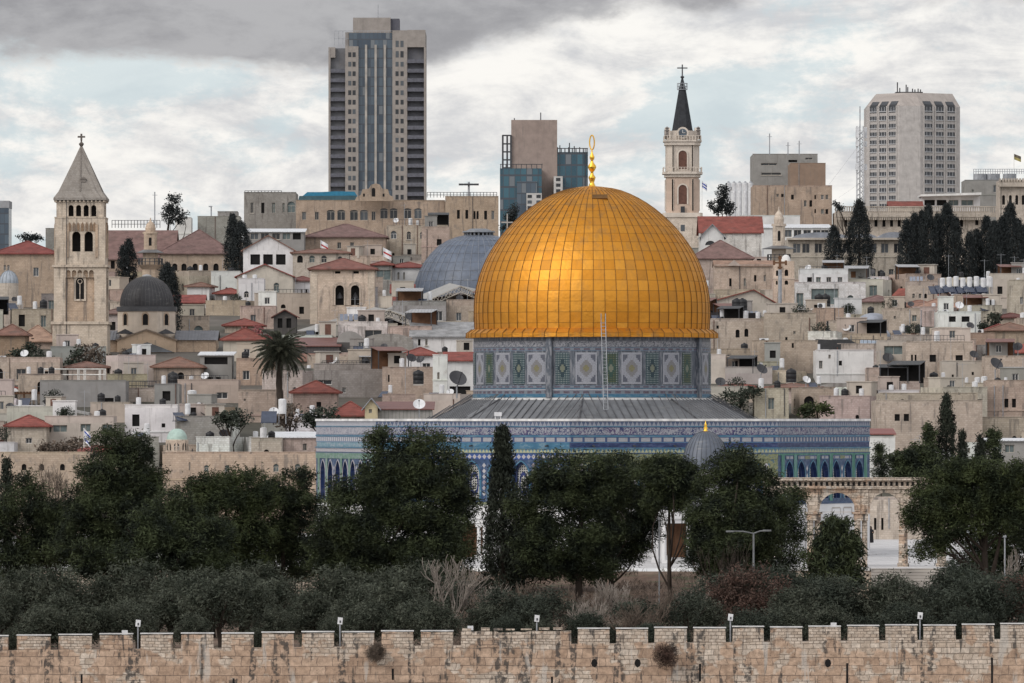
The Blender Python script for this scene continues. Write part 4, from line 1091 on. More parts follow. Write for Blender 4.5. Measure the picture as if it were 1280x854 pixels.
        if r.random() < .3 and H > 4 and not any(h_[2] < H - 2.9 < h_[2] + h_[3] for h_ in hs): MB().box(-Wm/2 - .04, Wm/2 + .04, -dep/2 - .09, -dep/2 - .003, H - 3.0, H - 2.82).obj('ledge', m, h, color=jit(col, .1, r))
    elif roof == 'hip': hip_roof(h, Wm, dep, H, rh * D / S, jit(ROOFC[rc], 0.12, r)); top = H + rh * D / S
    elif roof == 'gable': gable_roof(h, Wm, dep, H, rh * D / S, jit(ROOFC[rc], 0.12, r), 'front', wallmat=m, wallcol=col, off=off); top = H + rh * D / S
    elif roof == 'gableside': gable_roof(h, Wm, dep, H, rh * D / S, jit(ROOFC[rc], 0.12, r), 'side', wallmat=m, wallcol=col); top = H + rh * D / S
    elif roof == 'shed':
        mb = MB(); a, b = Wm/2 + .3, dep/2 + .3; k = rh * D / S
        q = [(-a, -b, H - .05), (a, -b, H - .05), (a, b, H + k), (-a, b, H + k)]; u = [(p[0], p[1], p[2] + .12) for p in q]
        mb.face(u); mb.face(q[::-1])
        for i in range(4): mb.face([q[i], q[(i+1)%4], u[(i+1)%4], u[i]])
        mb.obj('roof', 'sheet_metal', h, color=ROOFC[rc]); g = MB()
        for s_ in (-1, 1): g.face([(s_*Wm/2, -dep/2, H), (s_*Wm/2, dep/2, H), (s_*Wm/2, dep/2, H + k)])
        g.face([(-Wm/2, dep/2, H), (Wm/2, dep/2, H), (Wm/2, dep/2, H + k), (-Wm/2, dep/2, H + k)]); g.obj('gable', m, h, color=col); top = H + k
    elif roof == 'vault':
        mb = MB(); k = rh * D / S
        mb.prism([(Wm/2, H)] + [(Wm/2 * math.cos(math.pi * i / 14), H + k * math.sin(math.pi * i / 14)) for i in range(1, 14)] + [(-Wm/2, H)], -dep/2, dep/2); mb.obj('vault', m, h, color=jit(PAL['grey'], 0.05, r)); top = H + k
    else: top = H
    px, py = (x0 + x1) / 2, (yt + yb) / 2
    lk = look or describe(c, m, roof, rc, nw, kd, Wm > 13 and roof == 'flat', roof == 'flat' and (yb - yt) > (x1 - x0) * 1.1)
    if label: tag(h, label, cat, group if cat == 'house' else None)
    else: auto(h, lk, cat, group, px, py)
    HOUSES.append(dict(o=h, x0=x0, x1=x1, yt=yt, yb=yb, D=D, W=Wm, d=dep, zt=zb + H, flat=(roof == 'flat' and clutter), yaw=yaw, loc=(xc, D + dep/2)))
    if visible: RECTS.append((x0, x1, yt, yb, D))
    return h
def simple_dome(label, look, x, y0, y1, rpx, D, mat, color, drum_h, nrib=0, cat='dome', drumcol='beige', lantern=False, px=None, p=1.0):
    """a free-standing dome on a round drum"""
    t = thing(cat.replace(' ', '_'), None, None, (X(x, D), D + rpx * D / S, Z(y1, D) - drum_h)); r_ = rpx * D / S; h = (y1 - y0) * D / S
    mb = MB(); mb.lathe(dome_prof(r_, h, 14, drum_h, p), 36); mb.obj('dome', mat, t, True, color=color)
    mb = MB(); mb.cyl(0, 0, 0, drum_h - 0.003, r_ * 1.02, r_ * 1.02, 24); mb.obj('drum', 'stone', t, color=PAL[drumcol])
    if nrib:
        mb = MB()
        for i in range(nrib):
            a = R(360 * i / nrib); mb.tube([(q * 1.008 * math.cos(a), q * 1.008 * math.sin(a), z) for q, z in dome_prof(r_, h, 12, drum_h, p)], 0.045, 4)
        mb.obj('dome_ribs', mat, t, color=tuple(v * 0.55 for v in color))
    if label: tag(t, label, cat)
    else: auto(t, look, cat, 'small domes over the old city', x, (y0 + y1) / 2)
    RECTS.append((x - rpx, x + rpx, y0, y1, D)); return t
def attach(t, h):
    """make the pieces gathered under t parts of the building h"""
    for ch in list(t.children): ch.parent = h; ch.location = ch.location + t.location - h.location
    bpy.data.objects.remove(t)
W3 = lambda xs_, y, w_, h_, k='rect': [(x, y, w_, h_, k) for x in xs_]

# ---- skyline blocks
def tower_label(t, label, cat='tower'): return tag(t, label, cat)
# tall residential tower, left of centre
TD = 2300.0
t = thing('high_rise', 'tallest high-rise with blue glass strip and balconies on both flanks', 'high-rise', (X(471.5, TD), TD, ground(TD) - 2))
bz = ground(TD) - 2; q = lambda px: X(px, TD) - X(471.5, TD); zz = lambda y: Z(y, TD) - bz
TC = (0.30, 0.268, 0.245)
MB().box(q(431.5), q(532), 2.0, 26, 0, zz(40)).obj('core', 'plaster', t, color=TC)
MB().box(q(441), q(488), 3, 16, zz(40) + .01, zz(21.5)).obj('penthouse', 'plaster', t, color=TC); MB().box(q(488) + .01, q(499), 4, 16, zz(40) + .01, zz(22.5)).obj('penthouse_side', 'plaster', t, color=(0.10, 0.10, 0.12))
MB().box(q(410.5), q(431.4), 2.2, 24, 0, zz(60)).obj('left_wing', 'plaster', t, color=(0.17, 0.17, 0.18))
MB().box(q(410.5), q(413), 0.5, 2.19, 0, zz(60)).box(q(410.5), q(419), 0.6, 2.195, zz(72), zz(59)).obj('wing_pier', 'plaster', t, color=TC)
MB().box(q(431.5), q(448), 0.0, 1.99, 0, zz(58)).obj('stone_strip', 'plaster', t, color=TC)
MB().box(q(490.5), q(509), 0.0, 1.99, 0, zz(38)).obj('stone_strip', 'plaster', t, color=TC)
MB().box(q(509), q(531.8), 0.01, 1.98, zz(59), zz(37.5)).box(q(530), q(532.3), -0.5, 2, 0, zz(59.2)).obj('stone_cap', 'plaster', t, color=TC)
MB().box(q(448.05), q(490.45), 0.8, 1.985, 0, zz(48)).obj('glass_strip', 'curtain_glass', t)
MB().box(q(436), q(490), 1.2, 2.6, zz(58), zz(41)).obj('glass_crown', 'curtain_glass', t)
mb = MB()
for i in range(14): mb.box(q(418 + i * 5.2) - .06, q(418 + i * 5.2) + .06, 1.4, 1.5, zz(58), zz(38.5))
mb.box(q(418), q(490), 1.35, 1.45, zz(38.8), zz(38.2)); mb.box(q(418), q(438), 1.35, 1.45, zz(48.3), zz(47.8)); mb.obj('roof_screen', 'grey_metal', t)
for px in (457.5, 469.5, 481): MB().box(q(px) - 0.35, q(px) + 0.35, 0.2, 0.79, 0, zz(56)).obj('white_rib', 'concrete', t)
for i in range(16):
    y = 68.5 + i * 11.87
    for px in ((437.2, 442.6, 496.3, 502.6) if i else (437.2, 442.6)):
        MB().box(q(px) - 0.50, q(px) + 0.50, -0.03, 0.05, zz(y + 3), zz(y - 3)).obj('window', 'pane', t)
    for a, b, nm in ((412.9, 431.3, 0), (509.2, 529.9, 1)):
        if i == 0 and nm == 0: continue
        yb_ = y + 9
        MB().box(q(a), q(b), -0.5 if nm else 0.6, 1.98 if nm == 1 else 2.19, zz(yb_ + 1.5), zz(yb_)).box(q(a), q(b), -0.52 if nm else 0.58, (-0.42 if nm else 0.68), zz(yb_) + .01, zz(yb_ - 3.2)).obj('balcony', 'balcony_slab', t)
for px, py in ((496.5, 55), (502.5, 55), (496.5, 68), (502.5, 68)): MB().box(q(px) - .5, q(px) + .5, -.03, .05, zz(py + 4), zz(py - 4)).obj('window', 'pane', t)
MB().box(q(509.2), q(529.9), 1.985, 2.02, 0, zz(59)).obj('balcony_back', 'plaster', t, color=(0.15, 0.15, 0.165))
MB().tube([(q(472), 8, zz(21)), (q(472), 8, zz(4))], 0.12, 5).obj('aerial', 'grey_metal', t)
# concrete and glass block behind the golden dome
TD = 2000.0
t = thing('office_block', 'brown concrete slab block wrapped in blue glass behind the golden dome', 'office block', (X(668, TD), TD, ground(TD) - 2)); bz = ground(TD) - 2
q = lambda px: X(px, TD) - X(668, TD); zz = lambda y: Z(y, TD) - bz
MB().box(q(639), q(696.5), 0, 16, 0, zz(150)).obj('concrete_slab', 'plaster', t, color=(0.30, 0.235, 0.205))
MB().box(q(625), q(677), -9, -0.01, 0, zz(212)).obj('glass_front', 'teal_glass', t); MB().box(q(696.6), q(735), 1, 14, 0, zz(190)).obj('glass_wing', 'teal_glass', t)
MB().box(q(646), q(671), -9.4, -9.02, 0, zz(228)).obj('glass_bay', 'curtain_glass', t)
mb = MB()
for px in (628.5, 634, 638.6): mb.box(q(px) - .25, q(px) + .25, -.6, -.1, zz(215), zz(169))
for y in (169.5, 180, 190, 200, 210): mb.box(q(628), q(639), -.55, -.15, zz(y) - .2, zz(y) + .2)
mb.obj('steel_frame', 'dark_metal', t); mb = MB()
for i in range(9): mb.box(q(626 + i * 6.4) - .1, q(626 + i * 6.4) + .1, -9.3, -9.05, zz(212), zz(207))
mb.box(q(625), q(678), -9.35, -9.05, zz(207.4), zz(206.6)); mb.obj('front_trellis', 'dark_metal', t); mb = MB()
for i in range(9): mb.box(q(697 + i * 4.6) - .15, q(697 + i * 4.6) + .15, .6, 1.2, zz(190), zz(184 + (i % 3)))
mb.box(q(697), q(735), .55, 1.2, zz(186), zz(185)); mb.box(q(731), q(732), .4, .98, zz(240), zz(186)); mb.obj('wing_trellis', 'dark_metal', t)
for a, b, y0, y1 in ((658, 677, 243, 268), (692, 703, 222, 250)):
    MB().box(q(a), q(b), -10.2, -9.41 if a < 680 else 0.9, 0, zz(y0)).obj('stone_bay', 'plaster', t, color=(0.5, 0.48, 0.46))
    for py in (y0 + 4, y0 + 11, y0 + 18):
        for px in ((a + 4, b - 4) if b - a > 12 else ((a + b) / 2,)): MB().box(q(px) - .6, q(px) + .6, -10.24, -10.2, zz(py + 2), zz(py - 2)).obj('window', 'pane', t)
mb = MB()
for px, y in ((643, 147), (676, 140), (700, 181), (712, 178), (718, 182)): mb.tube([(q(px), 4, zz(150 if px < 690 else 190)), (q(px), 4, zz(y))], 0.15, 5)
mb.obj('roof_masts', 'dark_metal', t)
# pale octagonal tower at the right
TD = 2600.0
t = thing('high_rise', 'pale chamfered high-rise with rows of windows and sloping crown', 'high-rise', (X(1144, TD), TD, ground(TD) - 2)); bz = ground(TD) - 2
q = lambda px: X(px, TD) - X(1144, TD); zz = lambda y: Z(y, TD) - bz
plan = [(q(1085), 11), (q(1124), 0), (q(1150.5), 0), (q(1202), 9), (q(1203), 30), (q(1085), 30)]
ins = [(q(1098), 14), (q(1129), 4), (q(1146), 4), (q(1193), 12), (q(1193), 26), (q(1098), 26)]
MB().vprism(plan, 0, zz(132.5)).obj('wall', 'plaster', t, color=(0.44, 0.41, 0.39)); MB().vprism(plan, zz(132.5) + .01, zz(115.5), 0, ins).obj('crown', 'plaster', t, color=(0.36, 0.32, 0.295))
mb = MB()
for a, b in ((plan[0], plan[1]), (plan[2], plan[3])):
    a, b = Vector((*a, 0)), Vector((*b, 0)); dv = (b - a).normalized(); nv = Vector((dv.y, -dv.x, 0)); rzz = math.atan2(dv.y, dv.x); L = (b - a).length
    for c_ in range(3):
        u = L * (0.22 + 0.29 * c_) if a.x < -10 else L * (0.20 + 0.285 * c_); wd = L * 0.205 if a.x < -10 else L * 0.19
        for i in range(13):
            y = 137 + i * 10.0 if i else 136.0
            if y > 262: continue
            m_ = MB(); m_.box(-wd/2, wd/2, -0.04, 0.1, -.72 if i else -1.3, .72 if i else 1.6); m_.box(-wd/2 - .1, wd/2 + .1, -0.3, -0.041, -.95, -.724, 1)
            for v_ in (-.22, .22): m_.box(wd * v_ - .07, wd * v_ + .07, -.08, -.041, -.72, .72, 1)
            o = m_.obj('window', ['tower_pane', 'mast_white'], t); p = a + dv * u + nv * 0.02; o.location = (p.x, p.y, zz(y)); o.rotation_euler = (0, 0, rzz)
        mm = MB()
        for s_ in (-1, 1): mm.box(s_ * wd * .60 - .22, s_ * wd * .60 + .22, -0.3, 0.0, 0, zz(132))
        o = mm.obj('pier', 'plaster', t, color=(0.46, 0.43, 0.41)); p = a + dv * u; o.location = (p.x, p.y, 0); o.rotation_euler = (0, 0, rzz)
        mm = MB(); mm.box(-wd/2, wd/2, -0.25, 0.05, 0.2, 2.2); o = mm.obj('skylight', 'tower_pane', t); p = a + dv * u; o.location = (p.x, p.y, zz(132.3)); o.rotation_euler = (R(-42), 0, rzz)
mb = MB(); mb.box(q(1122), q(1156), 12, 20, zz(115.5), zz(113))
for px, h in ((1124, 101), (1135, 104), (1137, 107), (1143, 109), (1146, 110), (1150, 109), (1153, 110), (1127, 108)): mb.tube([(q(px), 12, zz(114)), (q(px), 12, zz(h))], 0.22, 5)
mb.obj('roof_plant', 'dark_metal', t)
# antenna mast
TD = 1600.0
t = thing('lattice_mast', 'slender white lattice antenna mast with guy lines beside the pale high-rise', 'antenna mast', (X(1075, TD), TD, ground(TD) - 1)); bz = ground(TD) - 1
zz = lambda y: Z(y, TD) - bz; mb = MB(); s_ = 0.72
for dx, dy in ((-s_, -s_), (s_, -s_), (0, s_)): mb.tube([(dx, dy, 0), (dx, dy, zz(158))], 0.24, 4)
k = 0
while k * 1.2 < zz(160) - 1.2:
    z_ = k * 1.2; mb.tube([(-s_, -s_, z_), (s_, -s_, z_ + 1.2)], 0.11, 3); mb.tube([(s_, -s_, z_), (0, s_, z_ + 1.2)], 0.11, 3); mb.tube([(-s_, -s_, z_ + 1.2), (s_, -s_, z_ + 1.2)], 0.04, 3); k += 1
mb.obj('lattice', 'mast_white', t); MB().tube([(0, 0, zz(159)), (0, 0, zz(133))], 0.16, 4).obj('whip', 'grey_metal', t)
for y, hh in ((166, 2.4), (180, 1.2), (209, 1.4)):
    for a in (0, 120, 240): MB().box(-.3, .3, -.15, .15, -hh/2, hh/2).xf(Matrix.Translation((1.25 * math.cos(R(a)), 1.25 * math.sin(R(a)), zz(y)))).obj('panel_antenna', 'white_plastic', t)
mb = MB()
for px, y in ((1037, 230), (1049, 247)): mb.tube([(0, 0, zz(180 if px < 1040 else 229)), (X(px, TD) - X(1075, TD), 2, zz(y))], 0.02, 3)
mb.obj('guy_wire', 'grey_metal', t)
# far-left glass block
t = thing('office_block', 'blue glass office block cut by the left edge of the picture', 'office block', (X(0, 2100), 2100, ground(2100) - 2)); bz = ground(2100) - 2
MB().box(-6, X(11, 2100) - X(0, 2100), 0, 12, 0, Z(252, 2100) - bz).obj('glass', 'curtain_glass', t); MB().box(-6, X(11.5, 2100) - X(0, 2100), -.1, 12.1, Z(260, 2100) - bz, Z(251, 2100) - bz).obj('crown', 'plaster', t, color=(0.3, 0.3, 0.31))
def cross(parent, name, z, h, wd, th, mat, bars=((0.68, 1.0),)):
    mb = MB(); mb.box(-th/2, th/2, -th/2, th/2, z, z + h)
    for f, k in bars: mb.box(-wd/2 * k, -th/2 - .002, -th/2, th/2, z + h*f - th/2, z + h*f + th/2).box(th/2 + .002, wd/2 * k, -th/2, th/2, z + h*f - th/2, z + h*f + th/2)
    return mb.obj(name, mat, parent)
def root_at(name, label, cat, px, D, base=None, rz=0, dy=0.0):
    t = thing(name, label, cat, (X(px, D), D + dy, (ground(D) - 1.0) if base is None else base), rz)
    zb = t.location.z
    return t, (lambda p: X(p, D) - X(px, D)), (lambda y: Z(y, D) - zb), D / S
ST1, ST2 = (0.53, 0.455, 0.375), (0.47, 0.36, 0.27)
# ---- bell tower at the left
t, q, zz, k = root_at('bell_tower', 'tall square bell tower with grey pyramid spire beside the black dome', 'bell tower', 99.8, 1000.0, dy=3.6)
def stage(px0, px1, y0, y1, holes, name='wall', col=ST1, depth=0.6, style='gap', d=None, fill=None):
    W_ = (px1 - px0) * k; dep = d or W_; za = zz(y1)
    hs = [(q(p) , w_ * k, zz(b) , (b - a) * k, kd) for p, w_, a, b, kd in holes]
    o = block(t, name, W_, dep, za, zz(y0), hs, 'stone', col, hs, depth, style, wname='opening')
    return o
stage(65.5, 134, 403, 460, []); MB().box(-4.0, 4.0, -4.0, 4.0, zz(405.5), zz(402)).obj('ledge', 'stone', t, color=ST1)
def panel_stage(px0, px1, y0, y1, pan, arcs, col):
    """a stage whose middle is a sunk panel ending in small arches, with pilasters left and right"""
    W_ = (px1 - px0) * k; hw = (pan[1] - pan[0]) * k / 2
    mb = MB()
    n = arcs; aw = 2 * hw / n
    hs = [(-hw + aw * (i + .5), aw * 0.80, zz(pan[3]), (pan[3] - pan[2]) * k, 'round') for i in range(n)]
    for nm, (L, tf, pl) in sides(W_, W_).items():
        facade(mb, -L/2, L/2, zz(y1), zz(y0), [(0, 2*hw, zz(pan[3]), (pan[3] - pan[2]) * k - 1.1, 'rect')] + [(h[0], h[1], zz(pan[2]) - 1.085, 1.0, 'round') for h in hs], tf, 0.4)
    mb.face([(-W_/2, -W_/2, zz(y0)), (W_/2, -W_/2, zz(y0)), (W_/2, W_/2, zz(y0)), (-W_/2, W_/2, zz(y0))]); mb.obj('wall', 'stone', t, color=col)
    mb = MB()
    for nm, (L, tf, pl) in sides(W_, W_).items(): mb.face([tf(-L/2 + .05, .385, zz(y1)), tf(L/2 - .05, .385, zz(y1)), tf(L/2 - .05, .385, zz(y0) - .05), tf(-L/2 + .05, .385, zz(y0) - .05)])
    mb.obj('sunk_panel', 'stone', t, color=ST2); return W_
W_ = panel_stage(67.5, 132.5, 334, 402, (85.5, 121.5, 337, 402), 5, ST1)
for nm, (L, tf, pl) in sides(W_, W_).items():
    p, rz = pl(0, 0.33, zz(374)); o = link('tracery_window', window_mesh(1.15, 3.0, 'round', 'gap'), t, p, rz)
    f = MB(); A = [(-0.85, -.25)] + arch_pts(0, 1.7, 2.75, .85) + [(0.85, -.25)]; B = [(-0.57, 0)] + arch_pts(0, 1.14, 2.42, .57) + [(0.57, 0)]
    for (a, b), (c, d) in zip(zip(A, A[1:]), zip(B, B[1:])): f.face([(a[0], -.12, a[1]), (c[0], -.12, c[1]), (d[0], -.12, d[1]), (b[0], -.12, b[1])]); f.face([(c[0], -.12, c[1]), (c[0], 0, c[1]), (d[0], 0, d[1]), (d[0], -.12, d[1])])
    f.face([(-.85, -.12, -.25), (.85, -.12, -.25), (.57, -.12, 0), (-.57, -.12, 0)]); f.box(-.06, .06, -.1, -.01, 0, 2.2)
    f.tube([(.3 * math.cos(a), -.05, 2.45 + .3 * math.sin(a)) for a in [math.pi * i / 6 for i in range(13)]], .06, 5)
    o = f.obj('window_surround', 'stone', t, color=ST1); o.location = p; o.rotation_euler = (0, 0, rz)
MB().box(-3.86, 3.86, -3.86, 3.86, zz(334), zz(331)).obj('cornice', 'stone', t, color=ST1); 
stage(68.5, 131.5, 272.6, 331, [(95.3, 10.6, 289.5, 314.5, 'round'), (110.7, 10.6, 289.5, 314.5, 'round')], depth=1.2)
W_ = 63 * k
for nm, (L, tf, pl) in sides(W_, W_).items():
    for px in (87, 92.3, 97.6, 103, 108.3, 113.6, 118):
        p, rz = pl(q(px), 0.0, zz(289)); o = MB().box(-.2, .2, -.10, -.003, 0, 0.9).prism([(-.2, .9), (.2, .9), (0, 1.25)], -.10, -.003).obj('blind_niche', 'stone', t, color=(0.24, 0.165, 0.11)); o.location = p; o.rotation_euler = (0, 0, rz)
    for px in (84.5, 120.8): p, rz = pl(q(px), 0, zz(322)); o = MB().box(-.18, .18, -.13, -.003, 0, 4.6).obj('pilaster', 'stone', t, color=ST2); o.location = p; o.rotation_euler = (0, 0, rz)
MB().box(-3.55, 3.55, -3.55, 3.55, zz(272.6) + .002, zz(271.2)).obj('ledge', 'stone', t, color=ST1)
stage(71, 130, 251.5, 271, [(88.6, 6.4, 256.3, 270.4, 'round'), (98, 6.4, 256.3, 270.4, 'round'), (107.5, 6.4, 256.3, 270.4, 'round'), (117, 6.4, 256.3, 270.4, 'round')], depth=0.8)
mb = MB()
for i in range(13):
    u = -3.3 + i * 0.55
    for s_ in (-1, 1): mb.box(u - .1, u + .1, s_ * 3.42 - .14, s_ * 3.42 + .14, zz(252.6), zz(250.4)).box(s_ * 3.42 - .14, s_ * 3.42 + .14, u - .1, u + .1, zz(252.6), zz(250.4))
mb.obj('brackets', 'stone', t, color=ST1)
mb = MB(); a = 3.66; b = 3.1; sq = lambda r: [(-r, -r), (r, -r), (r, r), (-r, r)]
mb.vprism(sq(a), zz(250.3), zz(247.5)); mb.vprism(sq(a), zz(247.45), zz(239), 0, sq(b - .12)); mb.vprism(sq(b - .12), zz(239) + .002, zz(182), 0, sq(0.12)); mb.obj('spire', 'stone', t, color=(0.255, 0.235, 0.215))
for s_ in range(4): 
    mm = MB(); mm.tube([(0, -b + .1, zz(239)), (0, -.12, zz(183))], 0.13, 4); o = mm.obj('spire_rib', 'stone', t, color=(0.2, 0.18, 0.165)); o.rotation_euler = (0, 0, R(90 * s_))
mm = MB(); mm.box(.1, .75, -2.5, -1.4, zz(227.5), zz(223.5)).prism([(-.02, zz(223.5)), (.87, zz(223.5)), (.43, zz(220.5))], -2.6, -1.3); mm.obj('dormer', 'stone', t, color=(0.2, 0.18, 0.165))
mb = MB(); mb.lathe([(.12, zz(183)), (.34, zz(179.5)), (.36, zz(178.5)), (.12, zz(176.5)), (.1, zz(174))], 10); mb.box(-.13, .13, -.13, .13, zz(174.5), zz(166)).box(-.52, -.132, -.13, .13, zz(171), zz(168.8)).box(.132, .52, -.13, .13, zz(171), zz(168.8)); mb.obj('stone_cross', 'stone', t, color=(0.13, 0.115, 0.105))
MB().tube([(q(83.3), -3.9, zz(450)), (q(83.3), -3.6, zz(252))], 0.05, 5).obj('lightning_rod_cable', 'dark_metal', t)
RECTS.append((66, 134, 166, 440, 1000.0))
# ---- church with the black dome
D0 = 1010.0
t, q, zz, k = root_at('domed_church', 'beige church with black ribbed dome and grey lead roofs', 'church', 180, D0, dy=8)
CW = (0.56, 0.475, 0.39)
mb = MB(); r_ = 33.5 * k; mb.lathe([(r_ * 1.0, zz(382.5))] + [(r_ * a, zz(382 - b * 38)) for a, b in ((1.0, .02), (1.0, .12), (.985, .25), (.94, .40), (.86, .56), (.75, .70), (.6, .83), (.4, .93), (.2, .98), (.02, 1.0))], 48); mb.obj('dome', 'lead', t, True, color=(0.028, 0.027, 0.030))
mb = MB()
for i in range(44):
    a = R(360 * i / 44); mb.tube([(r_ * 1.004 * p * math.cos(a), r_ * 1.004 * p * math.sin(a), zz(382 - b * 38)) for p, b in ((1.0, .02), (1.0, .12), (.985, .25), (.94, .40), (.86, .56), (.75, .70), (.6, .83), (.4, .93), (.2, .98))], .05, 4)
mb.obj('dome_ribs', 'lead', t, color=(0.075, 0.07, 0.072)); mb = MB(); mb.lathe([(.7, zz(344.2)), (.55, zz(342.5)), (.1, zz(341.5))], 12); mb.obj('dome_cap', 'lead', t, color=(.3, .3, .3))
oc = lambda r: [(r * math.sin(R(22.5 + 45 * i)), -r * math.cos(R(22.5 + 45 * i))) for i in range(8)]
rd = 36 * k / math.cos(R(22.5))
MB().vprism(oc(rd), zz(425), zz(388.5)).obj('drum', 'plaster', t, color=CW); MB().vprism(oc(rd * 1.04), zz(388.4), zz(382.6)).obj('drum_cornice', 'lead', t, color=(0.06, 0.06, 0.065))
for i in range(8):
    a = R(45 * i); rr = rd * math.cos(R(22.5)); o = link('window', window_mesh(0.75, 1.6, 'round', 'gap'), t, (rr * math.sin(a) * 1.004, -rr * math.cos(a) * 1.004, zz(406)), a)
    f = MB(); A = [(-0.52, -.15)] + arch_pts(0, 1.04, 1.35, .52) + [(0.52, -.15)]; B = [(-0.37, 0)] + arch_pts(0, .74, 1.25, .37) + [(0.37, 0)]
    for (p0, p1), (p2, p3) in zip(zip(A, A[1:]), zip(B, B[1:])): f.face([(p0[0], -.08, p0[1]), (p2[0], -.08, p2[1]), (p3[0], -.08, p3[1]), (p1[0], -.08, p1[1])])
    o = f.obj('window_surround', 'stone', t, color=ST2); o.location = (rr * math.sin(a) * 1.004, -rr * math.cos(a) * 1.004, zz(406)); o.rotation_euler = (0, 0, a)
for px in (155, 206):                                   # little corner pediments at the drum's foot
    m_ = MB(); m_.prism([(q(px) - 1.35, zz(417)), (q(px) + 1.35, zz(417)), (q(px), zz(411))], -5.4, -3.4); m_.obj('corner_roof', 'lead', t, color=(0.05, 0.05, 0.055))
MB().box(q(145), q(219), -5.2, 6, 0, zz(425)).obj('nave_wall', 'plaster', t, color=(0.56, 0.42, 0.30))
g = MB(); g.prism([(q(145), zz(425)), (q(219), zz(425)), (q(182), zz(412.5))], -5.2, -3.3); g.obj('pediment', 'plaster', t, color=(0.56, 0.42, 0.30))
m_ = MB()
for s_ in (-1, 1):
    L_ = [(q(182) + s_ * 38.5 * k, zz(426)), (q(182), zz(412.6)), (q(182), zz(410.8)), (q(182) + s_ * 38.5 * k, zz(424.2))]
    m_.prism(L_ if s_ < 0 else L_[::-1], -5.5, -3.2)
m_.obj('pediment_coping', 'stone', t, color=(0.25, 0.2, 0.16))
MB().box(q(150), q(215), -7.4, -5.21, 0, zz(440)).obj('porch_wall', 'plaster', t, color=(0.56, 0.42, 0.30))
m_ = MB(); m_.face([(q(149), -7.8, zz(440.4)), (q(217), -7.8, zz(440.4)), (q(183), -5.3, zz(427.5))]); m_.face([(q(149), -5.25, zz(440.4)), (q(149), -7.8, zz(440.4)), (q(183), -5.3, zz(427.5))]); m_.face([(q(217), -7.8, zz(440.4)), (q(217), -5.25, zz(440.4)), (q(183), -5.3, zz(427.5))]); m_.obj('porch_roof', 'lead', t, color=(0.085, 0.09, 0.095))
for a, b in ((88.5, 144.6), (219.4, 268.5)):
    MB().box(q(a), q(b), -4.6, 5, 0, zz(424.6)).obj('wing_wall', 'stone', t, color=ST2)
    m_ = MB(); m_.face([(q(a) - .3, -5.0, zz(425)), (q(b) + .3, -5.0, zz(425)), (q(b) + .3, 0, zz(412.5)), (q(a) - .3, 0, zz(412.5))]); m_.face([(q(b) + .3, 5.0, zz(425)), (q(a) - .3, 5.0, zz(425)), (q(a) - .3, 0, zz(412.5)), (q(b) + .3, 0, zz(412.5))])
    for i in range(int((b - a) / 4)): m_.tube([(q(a + 2 + 4 * i), -5.0, zz(424.6)), (q(a + 2 + 4 * i), 0, zz(412.1))], .05, 4)
    m_.obj('wing_roof', 'lead', t, color=(0.12, 0.12, 0.135))
RECTS.append((88, 268, 344, 455, D0))
# ---- tall white spire tower, right of the golden dome
D0 = 1400.0
t, q, zz, k = root_at('church_tower', 'slim white church tower with clock and black needle spire', 'church tower', 853.5, D0, dy=4)
SW = (0.58, 0.51, 0.44); SP = (0.52, 0.40, 0.32)
def oct_(r, sx=1.0): return [(r * math.sin(R(22.5 + 45 * i)) * sx, -r * math.cos(R(22.5 + 45 * i))) for i in range(8)]
def cham(hw, c): return [(-hw + c, -hw), (hw - c, -hw), (hw, -hw + c), (hw, hw - c), (hw - c, hw), (-hw + c, hw), (-hw, hw - c), (-hw, -hw + c)]
def tstage(w0, y0, y1, col, c=0.0, name='wall', m='plaster'): 
    h = w0 * k / 2; MB().vprism(cham(h, max(.02, c)), zz(y1), zz(y0)).obj(name, m, t, color=col); return h
tstage(47, 270, 330, SW, .3, m='stone'); tstage(50, 266, 271.5, SW, .5, 'cornice')
h2 = tstage(41, 221, 266.2, SP, 1.1); tstage(45, 217.5, 221.2, SW, 1.2, 'cornice'); tstage(50, 214.5, 217.4, SW, 1.2, 'balcony_floor')
h1 = tstage(39.5, 181, 214.4, SW, 1.1); tstage(45, 177, 181.2, SW, 1.2, 'cornice'); tstage(48, 175, 176.9, SW, 1.2, 'balcony_floor'); tstage(38, 163, 174.9, SW, 1.6)
